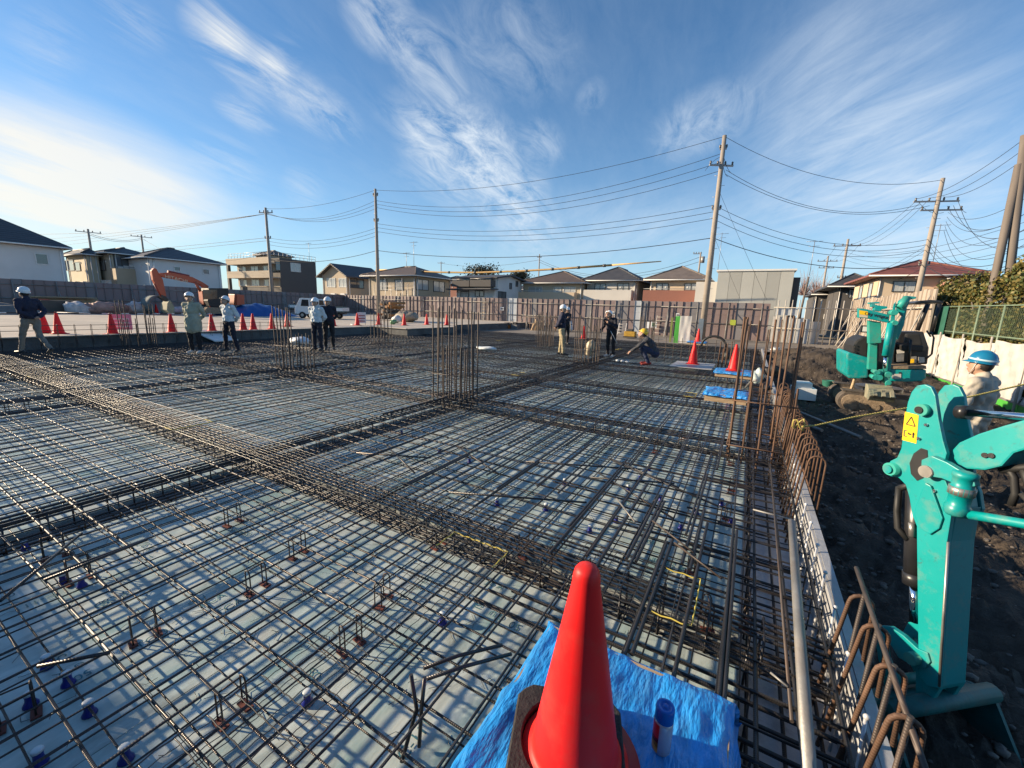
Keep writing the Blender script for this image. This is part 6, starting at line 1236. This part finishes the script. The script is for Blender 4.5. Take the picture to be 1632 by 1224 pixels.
# ------------------------------------------------------------------ blue-sheeted pads
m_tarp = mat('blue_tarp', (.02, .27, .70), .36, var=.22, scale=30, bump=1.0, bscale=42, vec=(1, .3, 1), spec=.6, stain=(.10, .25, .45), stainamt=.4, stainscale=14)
def pad(label, x0, x1, y0, y1, z0, z1, timber=True, seed=0., drop=.09, nx=60, ny=60, amp=1.):
    t = thing('covered_pad', label, 'covered pad', ((x0 + x1) / 2, (y0 + y1) / 2, z0)); g = MB(); g.b2((x0 + .012, y0 + .012, z0), (x1 - .012, y1 - .012, z1 - .008)); g.build('timber_pad', m_timber, t)
    rn = random.Random(seed)
    def wr(x, y):
        s_ = 0
        for k_, (fx, fy, a) in enumerate(((14, 5, .004), (31, 8, .0028), (53, 17, .002), (9, -13, .003), (71, -9, .0013), (95, 23, .0009))): s_ += a * math.sin(fx * x + fy * y + seed * (k_ + 1) + 2.2 * math.sin(fy * x * .7 - 2.1 * y * fx * .13 + k_))
        return s_ * amp
    def f(u, v):
        e = .16; a = (u - e) / (1 - 2 * e); b = (v - e) / (1 - 2 * e); x = lerp(x0, x1, min(1, max(0, a))); y = lerp(y0, y1, min(1, max(0, b)))
        dn = max(0, -a, a - 1, -b, b - 1) * (1 - 2 * e) / e; out = min(dn, 1) * drop
        ox = (-1 if a < 0 else 1 if a > 1 else 0); oy = (-1 if b < 0 else 1 if b > 1 else 0)
        w_ = wr(u * 1.3 * (x1 - x0) + .3, v * 1.3 * (y1 - y0)); q = .004 + .022 * dn + w_ * (1.6 if dn > 0 else 0)
        sl_ = .012 * math.exp(-((min(a, 1 - a, b, 1 - b)) / .03) ** 2) if dn <= 0 else .012
        return V((x + ox * q, y + oy * q, z1 + w_ - out * (1 + .12 * math.sin(9 * u + 7 * v + seed)) - sl_ + .004))
    g = MB(); g.grid(f, nx, ny); sh_ = g.build('blue_sheet', m_tarp, t)
    return t
pad('blue-sheeted pad under the big cone in the foreground', -.66, .12, .62, 1.60, .21, .34, seed=1.3, drop=.13, nx=150, ny=150)
a, b, c = gz(1121, 637, .22), gz(1190, 646, .22), gz(1128, 617, .36)
pad('blue-sheeted pad with an orange timber edge beside the rusty cage', a.x, b.x, b.y - .02, c.y + .1, .215, .37, seed=4.1, drop=.035, amp=1.4)
pad('farther blue-sheeted pad carrying a cone', CP2.x - .42, CP2.x + .42, CP2.y - .35, CP2.y + .45, .2, .345, seed=7.7, drop=.05, nx=40, ny=40)
pad('far blue-sheeted pad carrying a cone below the utility pole', CP3.x - .5, CP3.x + .4, CP3.y - .3, CP3.y + .5, .2, .345, seed=2.7, drop=.05, nx=40, ny=40)
# the big cone in front: two stacked flanges, a rubber weight round it
q = gz(936, 905, .345 + .70)
t = thing('traffic_cone', 'big bright red traffic cone standing on blue sheeting in the foreground', 'traffic cone', (q.x, q.y, .352), .55)
g = MB(); g.lathe([(.172, .014), (.172, .030), (.150, .036), (.150, .046), (.142, .050), (.137, .07), (.0425, .64), (.041, .665), (.037, .684), (.029, .696), (.015, .7015), (.003, .703)], 64, closed=True); o = g.build('body', m_cone); o.parent = t
g = MB(); pts = [(.195 * s1, .195 * s2 * 1) for s1, s2 in ((1, 1), (-1, 1), (-1, -1), (1, -1))]; g.lathe([(.155, .012), (.21, .012), (.213, .006), (.21, 0), (.155, 0), (.155, .012)], 48, closed=False); o = g.build('base', m_coneb); o.parent = t
wt = thing('cone_weight', 'black rubber weight ring around the foot of the big cone', 'cone weight', (q.x - .03, q.y + .01, .366), .35)
g = MB(); n = 40; out = []; inn = []
for i in range(n):
    a = 2 * PI * i / n; k_ = 1 / max(abs(math.cos(a)), abs(math.sin(a))); rr = min(k_, 1.25) * .185; out.append((rr * math.cos(a), rr * math.sin(a))); inn.append((.150 * math.cos(a), .150 * math.sin(a)))
vs = [(x, y, 0) for x, y in out] + [(x, y, .022) for x, y in out] + [(x * .965, y * .965, .030) for x, y in out] + [(x * 1.03, y * 1.03, .030) for x, y in inn] + [(x, y, .024) for x, y in inn] + [(x, y, 0) for x, y in inn]
g.add(vs, [(k_ * n + i, k_ * n + (i + 1) % n, (k_ + 1) * n + (i + 1) % n, (k_ + 1) * n + i) for k_ in range(5) for i in range(n)]); o = g.build('ring', m_wt); o.parent = wt
# spray can
m_canr = mat('can_red', (.62, .02, .03), .3, var=.03); m_canw = mat('can_white', (.50, .52, .58), .25, var=.04, metal=.3); m_cany = mat('can_yellow', (.62, .28, .01), .3); m_capb = mat('cap_blue', (.005, .12, .48), .28, var=.03)
q = gz(1053, 1192, .352); sc_ = thing('spray_can', 'small spray can with a blue cap and red label on the blue sheeting', 'spray can', (q.x, q.y, .352), .3)
def canp(prof, m, nm, par_=sc_): g = MB(); g.lathe(prof, 32, closed=True); o = g.build(nm, m); o.parent = par_; return o
bd_ = canp([(.028, 0), (.0305, .003), (.0305, .112), (.028, .118), (.024, .120)], m_canw, 'can')
canp([(.0285, .1185), (.0305, .121), (.0300, .165), (.028, .170), (.018, .170), (.017, .166), (.008, .166), (.008, .171), (.003, .171)], m_capb, 'cap')
def wrap(a0, a1, z0, z1, m, nm, cut=0.):
    g = MB(); n = 14; vs = [(.0312 * math.cos(lerp(a0, a1, i / n)), .0312 * math.sin(lerp(a0, a1, i / n)), lerp(z0, z0 - cut, i / n) if j == 0 else z1) for j in (0, 1) for i in range(n + 1)]
    g.add(vs, [(i, i + 1, n + 2 + i, n + 1 + i) for i in range(n)], 0, True); o = g.build(nm, m); o.parent = bd_
wrap(2.3, 4.15, .062, .113, m_canr, 'label', .02); wrap(2.3, 4.15, .045, .061, m_gloss, 'label_band', .02); wrap(2.3, 4.15, .026, .0445, m_cany, 'label_band', .02); wrap(2.5, 3.1, .075, .10, m_white, 'label_mark')
# ------------------------------------------------------------------ rope, pipes and boxes on the soil
m_rope = bpy.data.materials.new('striped_rope'); m_rope.use_nodes = True; t_ = m_rope.node_tree; gg = N(t_, 'ShaderNodeNewGeometry'); s2 = N(t_, 'ShaderNodeSeparateXYZ'); L(t_, gg.outputs['Position'], s2.inputs[0]); w = mth(t_, 'GREATER_THAN', mth(t_, 'SINE', mth(t_, 'ADD', mth(t_, 'MULTIPLY', s2.outputs[0], 160), mth(t_, 'MULTIPLY', s2.outputs[2], 500))), .45); mxx = N(t_, 'ShaderNodeMix', data_type='RGBA'); L(t_, w, mxx.inputs['Factor']); mxx.inputs['B'].default_value = (.03, .03, .02, 1); mxx.inputs['A'].default_value = (.62, .50, .12, 1); L(t_, mxx.outputs['Result'], t_.nodes['Principled BSDF'].inputs['Base Color'])
ps = [gy(1278, 680, 4.95), gy(1300, 678, 5.0), gy(1360, 665, 5.2), gy(1430, 653, 5.4), gy(1530, 636, 5.7), gy(1640, 611, 6.0), gy(1720, 592, 6.2)]
g = MB(); pp = []
for i in range(len(ps) - 1):
    for k_ in range(6): pp.append(lerp(ps[i], ps[i + 1], k_ / 6))
g.tube(pp, .0085, 7); g.tube([ps[0] + V((.05 * math.cos(a) - .03, .03 * math.sin(a), .02 + .06 * math.sin(a * 2))) for a in [q_ * .7 for q_ in range(14)]], .008, 6); tag(g.build('striped_rope', m_rope), 'thin yellow and black rope strung from the rusty hooks across to the right', 'rope')
for i, (p0, p1, r, lb) in enumerate((((1262, 652), (1372, 697), .03, 'long grey plastic pipe lying on the dark soil, farther of two'), ((1262, 668), (1310, 686), .03, 'shorter grey pipe lying on the dark soil beside the rusty hooks'))):
    a, b = gz(*p0, -.27), gz(*p1, -.27); g = MB(); g.cyl(a, b, r, 12); tag(g.build('plastic_pipe', m_pipe), lb, 'pipe')
m_foam = mat('white_box', (.72, .74, .75), .5, var=.04)
a = gz(1263, 636, -.3); b = gz(1300, 640, -.3); bx_ = thing('white_crate', 'pair of stacked white foam boxes on the soil beyond the rusty bars', 'box', (a.x, a.y, -.3), .1)
w = (b - a).length; g = MB(); g.b2((0, 0, 0), (w, .5, .30)); o = g.build('lower_box', m_foam, None, .01); o.parent = bx_; g = MB(); g.b2((.02, .05, .302), (w - .1, .45, .44)); o = g.build('upper_box', m_foam, None, .01); o.parent = bx_
p = gz(1318, 618, -.3); g = MB(); g.lathe([(.12, 0), (.15, .22), (.155, .23), (.14, .22), (.11, .02)], 20, (p.x, p.y, -.3), closed=False); tag(g.build('bucket', mat('bucket_green', (.03, .16, .12), .5)), 'small dark green bucket on the soil left of the mini excavator', 'bucket')
p = gz(1310, 572, -.1); g = MB(); g.cyl((p.x - .1, p.y, .1), (p.x + .35, p.y, .12), .11, 14); tag(g.build('pipe_offcut', m_pipe), 'short grey pipe offcut lying on the soil heap', 'pipe')
p = gz(1340, 578, -.1); g = MB(); g.lathe([(.02, 0), (.16, .05), (.18, .12), (.17, .12), (.15, .06)], 18, (p.x, p.y - .3, .3), closed=False); tag(g.build('plastic_scoop', mat('scoop_blue', (.02, .12, .55), .4)), 'blue plastic scoop beside the mini excavator hood', 'scoop')
p = gz(1347, 566, .0); g = MB(); g.cyl((p.x, p.y, .2), (p.x + .12, p.y, .75), .11, 12); g.cyl((p.x + .12, p.y, .75), (p.x + .15, p.y, .85), .04, 8); tag(g.build('extinguisher', mat('red_tank', (.5, .02, .03), .4)), 'small red cylinder leaning beside the mini excavator hood', 'cylinder')
g = MB(); p = gz(1340, 640, -.3); g.cyl((p.x, p.y - .6, -.35), (p.x + .12, p.y - .6, .75), .03, 8); tag(g.build('wooden_stake', m_timber), 'upright wooden stake in front of the mini excavator track', 'stake')
# clutter round the rusty cage
for i, (px, py, z, sx, sy, sz, c, lb) in enumerate(((1205, 612, .22, .25, .25, .35, (.50, .58, .56), 'pale crumpled plastic bag beside the rusty cage'), (1228, 600, .25, .35, .3, .3, (.02, .02, .022), 'black bag slumped behind the rusty cage'), (1222, 622, .22, .2, .3, .12, (.02, .02, .022), 'black tool pouch on the mat beside the rusty cage'), (1158, 573, .25, .28, .28, .26, (.03, .035, .035), 'dark tub of fixings left of the farther blue pad'), (1235, 560, .2, .4, .3, .2, (.7, .7, .68), 'white sacks piled at the corner of the slab'))):
    p = gz(px, py, z); g = MB(); rn = random.Random(i + 40); g.ball((0, 0, sz / 2), (sx / 2, sy / 2, sz / 2), 18, 12); g.v = [tuple(V(v) * (1 + .12 * math.sin(9 * v[0] / sx + 7 * v[2] / sz + i) + rn.gauss(0, .03)) + V((p.x, p.y, z))) for v in g.v]
    tag(g.build('tool_bag', mat('bag_%d' % i, c, .6, var=.15, scale=12)), lb, 'bag')
for i, (px, py, px2, py2, lb) in enumerate(((1206, 606, 1188, 618, 'grey hose end bent over the mat beside the near blue pad'), (1132, 560, 1145, 556, ''))):
    if lb: a, b = gz(px, py, .55), gz(px2, py2, .24); g = MB(); g.tube([a, lerp(a, b, .5) + V((0, 0, .06)), b], .022, 10); tag(g.build('hose', m_pipe), lb, 'hose')
g = MB(); c = gz(1137, 552, .2); g.tube([(c.x + .55 * math.cos(a), c.y, .2 + .5 * math.sin(a)) for a in [PI * k_ / 14 for k_ in range(15)]], .06, 10); tag(g.build('black_hose', m_black), 'thick black corrugated hose arching at the foot of the tall pole', 'hose')
a, b = gz(1075, 578, .225), gz(1140, 590, .225); g = MB(); g.b2((a.x, b.y, .214), (b.x - .1, a.y + .6, .229)); tag(g.build('plywood_sheet', m_ply), 'pale plywood sheet laid on the bars under the cone', 'board')
for i, (px, py) in enumerate(((984, 575), (992, 576), (1000, 577))):
    p = gz(px, py, .23); g = MB(); g.ball((p.x, p.y, .24), (.06, .05, .035), 10, 7); tag(g.build('tie_wire_roll', m_foam), 'small white tie-wire roll on the mat, %s from the left' % ORD[i], 'wire roll', 'white rolls on the mat')
def bundle(label, px, py, sx, sy, sz, c, nm='bundle', cat='bundle', z=.2):
    p = gz(px, py, z); g = MB(); rn = random.Random(label); g.ball((0, 0, sz / 2), (sx / 2, sy / 2, sz / 2), 22, 12); g.v = [tuple(V(v) + V((.04 * sx * math.sin(8 * v[1] + 3 * v[0]) + rn.gauss(0, .012), rn.gauss(0, .012), .1 * sz * math.sin(11 * v[0]))) + V((p.x, p.y, z))) for v in g.v]
    return tag(g.build(nm, mat(nm + str(c), c, .5, var=.2, scale=7, bump=.3, bscale=12)), label, cat)
bundle('white plastic-wrapped bundle lying on the slab right of the central cage', 775, 558, .8, .4, .14, (.62, .66, .66)); bundle('white sack lying against the wall behind the left column cage', 478, 549, .9, .5, .28, (.6, .64, .68), 'sack', 'sack'); bundle('small white carton on the mat inside the dense column cage', 940, 566, .35, .3, .55, (.62, .52, .36), 'carton', 'carton')
# ramps down from the yard
for i, (a0, b0, w_, lb) in enumerate((((325, 527), (362, 543), .9, 'pale board ramp leading down from the yard beside the sage-coated man'), ((560, 517), (592, 526), .6, 'board ramp leading down from the yard behind the dark-clad man'))):
    a, b = gz(*a0, .55), gz(*b0, .23); g = MB(); g.beam(a, b, w_, .035); tag(g.build('board_ramp', w_trim), lb, 'ramp')
# notices
for i, (px, py, w_, h_, c, lb, s_) in enumerate(((196, 521, .55, .5, (.72, .28, .38), 'pink and white notice board standing behind the wall-side column cage', '立入'), (577, 510, .45, .6, (.66, .62, .62), 'white notice fixed to the cone row left of the timber pile', ''))):
    p = gz(px, 531 if i == 0 else 518, .53); t = thing('notice_board', lb, 'notice', (p.x, p.y, .53), .9); g = MB(); g.b2((-w_ / 2, -.01, .12), (w_ / 2, .01, .12 + h_)); o = g.build('board', mat('notice_%d' % i, c, .5, var=.05)); o.parent = t
    for s2_ in (-1, 1): g = MB(); g.cyl((s2_ * w_ * .4, .02, 0), (s2_ * w_ * .4, .02, .12 + h_), .012, 6); o = g.build('leg', m_pipe); o.parent = t
    for k_ in range(3): g = MB(); g.b2((-w_ * .38, -.014, .2 + k_ * h_ * .25), (w_ * .38, -.0105, .2 + k_ * h_ * .25 + .05)); o = g.build('printed_line', w_trim if i == 0 else m_redo); o.parent = t
# ------------------------------------------------------------------ yard clutter on the left
m_sackr = mat('rubble_sack', (.36, .22, .18), .7, var=.3, scale=4, bump=.4, bscale=14); m_sackw = mat('rubble_sack_white', (.52, .48, .46), .7, var=.25, scale=4, bump=.4, bscale=14)
def sack(label, px, py, w_, h_, m):
    p = gz(px, py, .52); g = MB(); rn = random.Random(label); ph = rn.uniform(0, 6)
    g.ball((0, 0, 0), 1, 24, 16); g.v = [tuple(V((math.copysign(abs(v[0]) ** .75, v[0]) * w_ / 2, math.copysign(abs(v[1]) ** .75, v[1]) * w_ / 2, h_ / 2 + math.copysign(abs(v[2]) ** .8, v[2]) * h_ / 2)) * (1 + .09 * math.sin(5 * v[0] + 3 * v[2] + ph) + .06 * math.sin(9 * v[1] + 7 * v[2] + ph)) + V((p.x, p.y, .50))) for v in g.v]
    tag(g.build('rubble_sack', m), label, 'sack', 'rubble sacks in the left yard')
for i, (px, w_, h_, m_, lb) in enumerate(((124, 1.1, .85, m_sackw, 'white-topped rubble sack, first from the left in the yard row'), (146, .9, .75, m_sackr, 'reddish rubble sack, second from the left in the yard row'), (164, 1.2, .9, m_sackr, 'bulky red-strapped rubble sack, third from the left'), (188, 1.2, .85, m_sackr, 'tall reddish rubble sack, fourth from the left'), (204, .9, .65, m_sackr, 'low rubble sack, fifth from the left'), (222, 1.3, .95, m_sackw, 'big pale rubble sack just left of the grey pipe end'), (278, 1.2, .6, m_sackw, 'low pale rubble sack right of the grey pipe end'), (294, .6, .7, m_sackw, 'small upright sack behind the sage-coated man'))):
    sack(lb, px, 500, w_ * 1.05, h_ * .85, m_)
p = gz(252, 501, .52); g = MB(); g.lathe([(.62, -.7), (.66, -.7), (.66, .7), (.62, .7), (.62, -.7)], 28, (p.x, p.y, .52 + .64), 0, Matrix.Rotation(PI / 2, 3, 'Y'), closed=False); tag(g.build('pipe_section', mat('pipe_greygreen', (.13, .15, .14), .7)), 'large grey-green pipe section lying among the sacks', 'pipe')
a, b = gz(52, 497, .52), gz(150, 497, .52); tb = thing('trestle_table', 'long plank on dark trestles against the left fence', 'trestle', (a.x, a.y, .52)); g = MB(); g.beam((a.x, a.y, 1.5), (b.x, b.y, 1.5), 1.1, .07); g.build('plank_top', m_timber, tb)
for i in range(5): c = lerp(a, b, .06 + i * .22); g = MB(); g.box((c.x, c.y, .98), (.12, .9, .94)); g.build('trestle', m_timber, tb)
p = gz(97, 499, .52); g = MB(); g.box((p.x, p.y, .92), (1.2, 1.8, .8)); tag(g.build('site_box', mat('box_brown', (.10, .085, .07), .8, bump=.2), None, .03), 'dark brown site box under the long plank', 'box')
p = gz(70, 499, .52); g = MB(); g.box((p.x, p.y, .95), (.5, .6, .85)); tag(g.build('red_bin', mat('bin_red', (.32, .05, .03), .6), None, .03), 'dull red bin beside the walking man', 'bin')
p = gz(10, 500, .52); g = MB(); g.grid(lambda u, v: V((p.x + lerp(-1.5, 1.5, u), p.y + lerp(-2.4, 1.6, v), .52 + .6 * math.sin(PI * u) * math.sin(PI * v) + .05 * math.sin(20 * u + 9 * v))), 20, 20); tag(g.build('gravel_heap', mat('heap_grey', (.16, .15, .14), .95, bump=.6, bscale=12)), 'low grey gravel heap at the left edge of the picture', 'heap')
p = gz(410, 503, .52); g = MB()
def tp(u, v):
    x, y = lerp(-1.6, 1.6, u), lerp(-2.6, 2.6, v); r = max(0, 1 - (abs(u - .5) * 2) ** 2.2) * max(0, 1 - (abs(v - .5) * 2) ** 1.8); return V((p.x + x, p.y + y, .525 + .9 * r ** .9 + .05 * r * math.sin(17 * u + 23 * v) + .03 * math.sin(41 * v - 9 * u) * r))
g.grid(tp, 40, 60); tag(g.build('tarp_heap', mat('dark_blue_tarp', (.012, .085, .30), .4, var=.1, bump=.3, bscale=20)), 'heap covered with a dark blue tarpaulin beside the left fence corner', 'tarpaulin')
# timber pile, wrapped material and small store by the central pole
p = gz(612, 511, .52); tp_ = thing('timber_pile', 'stack of dark brown timber ends beside the slim utility pole', 'timber pile', (p.x, p.y, .52)); rn = random.Random(2)
for i in range(26): x, z = p.x + rn.uniform(-.65, .65), .62 + rn.random() * 1.25; g = MB(); g.cyl((x, p.y - .1 * rn.random(), z), (x + rn.gauss(0, .1), p.y + 1.4, z + rn.gauss(0, .05)), .06 + .05 * rn.random(), 7); g.build('log', m_brownp if i % 3 else mat('log_orange', (.35, .17, .06), .8), tp_)
bundle('tan sheeted stack of material right of the timber pile', 648, 513, 2.1, 1.3, .75, (.27, .225, .165), 'sheeted_stack', 'stack', .52); bundle('white bags piled in front of the sheeted stack', 632, 515, .7, .5, .5, (.5, .5, .49), 'bag_pile', 'bags', .52); bundle('small green bag beside the white bags', 627, 517, .4, .4, .3, (.15, .36, .18), 'green_bag', 'bag', .52)
# ------------------------------------------------------------------ things leaning on the far fence
def lean(px0, px1, py0, py1, y, th, m, nm, label, cat, **k_):
    a, b = gy(px0, py1, y), gy(px1, py0, y); g = MB(); g.b2((a.x, y, a.z), (b.x, y + th, b.z)); return tag(g.build(nm, m, None), label, cat)
lean(1073, 1086, 504, 546, 23.9, .06, m_greenb, 'green_sheet', 'upright green sheet leaning beside the white board', 'board'); 
p0, p1 = gy(1080, 546, 23.7), gy(1103, 504, 23.7); g = MB(); g.grid(lambda u, v: V((lerp(p0.x, p1.x, u), 23.7 + .006 * math.sin(9 * u + 5 * v) + .005 * math.sin(13 * u - 4 * v), lerp(p0.z, p1.z, v))), 24, 30); tag(g.build('white_sheeted_board', m_white), 'board wrapped in crinkled white sheeting below the fence', 'board')
lean(1066, 1073, 506, 545, 24.2, .1, mat('olive_sheet', (.20, .22, .06), .6), 'olive_sheet', 'olive sheet standing left of the green sheet', 'board')
lean(1110, 1122, 508, 545, 25.2, .1, mat('bluegrey_sheet', (.14, .18, .22), .5), 'blue_grey_panel', 'blue-grey panels stacked at the foot of the tall pole', 'panel')
lean(1030, 1036, 513, 523, 32.6, .03, m_foam, 'sign', 'small white sign with a dark mark on the far fence', 'sign')
sg_ = lean(1037, 1047, 513, 522, 32.6, .03, m_foam, 'safety_sign', 'white and green safety sign on the far fence left of the ladder', 'sign'); a, b = gy(1039, 520, 32.58), gy(1045.5, 514.5, 32.58); g = MB(); g.b2((a.x, 32.58, a.z), (b.x, 32.598, b.z)); g.build('green_panel', mat('sign_green', (.05, .25, .12), .5), sg_)
for px, py, lb in ((977, 499, 'small white plate on the fence above the bending man'), (800, 492, 'small white plate on the fence left of the khaki-trousered man'), (1080, 502, 'small white plate on the fence above the white board'), (622, 497, 'small white plate on the fence beside the slim pole')):
    s_ = lean(px - 3, px + 3, py - 2.5, py + 2.5, 32.8, .02, m_foam, 'sign_plate', lb, 'sign'); a, b = gy(px - 2, py + 1, 32.78), gy(px + 2, py - 1, 32.78); g = MB(); g.b2((a.x, 32.785, a.z), (b.x, 32.798, b.z)); g.build('dark_mark', m_frame, s_)
yb = lean(1163, 1173, 510, 518, 32.4, .3, mat('box_lime', (.36, .42, .05), .5), 'lime_box', 'lime-yellow box hung on the far fence right of the tall pole', 'box')
def ladder(label, a, b, w_, m, n=8):
    a, b = V(a), V(b); t = thing('ladder', label, 'ladder', a); s_ = V((w_ / 2, 0, 0))
    for k_ in (-1, 1): g = MB(); g.beam(a + s_ * k_, b + s_ * k_, .06, .03); g.build('rail', m, t)
    for i in range(n): c = lerp(a, b, (i + .6) / n); g = MB(); g.cyl(c - s_, c + s_, .018, 6); g.build('rung', m, t)
ladder('pale stepladder leaning on the far fence left of the green sheet', gy(1048, 541, 31), gy(1056, 503, 32.4), .75, m_pipel, 6); ladder('narrow wooden ladder against the far fence left of the orange compactor', gy(771, 521, 32.2), gy(773, 476, 32.7), .45, m_timber, 9); ladder('white ladder frame behind the bending man', gy(989, 538, 31), gy(993, 515, 31.4), .55, m_white, 5)
def machine(label, px, py, y, w_, h_, c, nm, cat, handle=True):
    a = gy(px, py, y); t = thing(nm, label, cat, (a.x, y, a.z)); m_ = mat('mach' + str(c), c, .5, var=.2, scale=8)
    def add(g, n_, m2, bev=0): o = g.build(n_, m2, None, bev); o.parent = t
    g = MB(); g.b2((-w_ / 2, -.25, .08), (w_ / 2, .25, h_ * .62)); add(g, 'housing', m_, .03)
    g = MB(); g.b2((-w_ * .3, -.2, h_ * .62), (w_ * .25, .2, h_ * .85)); add(g, 'engine', m_frame, .03)
    g = MB(); g.b2((-w_ * .55, -.3, 0), (w_ * .55, .3, .07)); add(g, 'base_plate', m_frame)
    if handle: g = MB(); g.tube([(w_ * .4, -.2, h_ * .5), (w_ * .75, -.2, h_ * 1.15), (w_ * .75, .2, h_ * 1.15), (w_ * .4, .2, h_ * .5)], .02, 6); add(g, 'handle', m_pipe)
machine('orange plate compactor against the far fence', 808, 527, 29.5, .7, .8, (.42, .14, .03), 'compactor', 'compactor'); machine('grey generator beside the orange compactor', 821, 527, 29.6, .6, .8, (.16, .16, .16), 'generator', 'machine', False); machine('yellow machine behind the squatting man', 1004, 538, 27, .7, .65, (.42, .25, .03), 'yellow_machine', 'machine', False)
g = MB(); a = gy(908, 527, 30.5); g.lathe([(.22, 0), (.25, .1), (.2, .45), (.08, .75), (.03, .85)], 12, a); g.v = [tuple(V(v) + V((R.gauss(0, .015), R.gauss(0, .015), 0))) for v in g.v]; tag(g.build('bag', m_foam), 'white cone-shaped bag by the far fence', 'bag')
ob = thing('offcut_bundle', 'tan bundle of timber offcuts by the far fence', 'bundle', gy(852, 528, 29))
for i in range(9): a = gy(846 + i * 1.6, 528, 29 + .1 * (i % 3)); g = MB(); g.beam(a, a + V((R.uniform(-.2, .2), .3, R.uniform(.6, .95))), .08, .05); g.build('offcut', m_timber, ob)
rk = thing('pipe_rack', 'rack of rusty pipes and bars along the far fence behind the khaki-trousered man', 'rack', gy(865, 527, 30)); rn = random.Random(8)
for i in range(22): px = 838 + i * 3.4; a, b = gy(px, 528 + rn.uniform(-1, 2), 29.5), gy(px + rn.uniform(-3, 3), 505 + rn.uniform(-4, 6), 30.2); g = MB(); g.cyl(a, b, .02 + .02 * rn.random(), 6); g.build('rack_pipe', (m_pipe, m_brownp, m_rust)[i % 3], rk)
for zz in (505, 515): a, b = gy(838, zz, 29.9), gy(912, zz + 2, 29.9); g = MB(); g.cyl(a, b, .03, 6); g.build('rack_rail', m_brownp, rk)
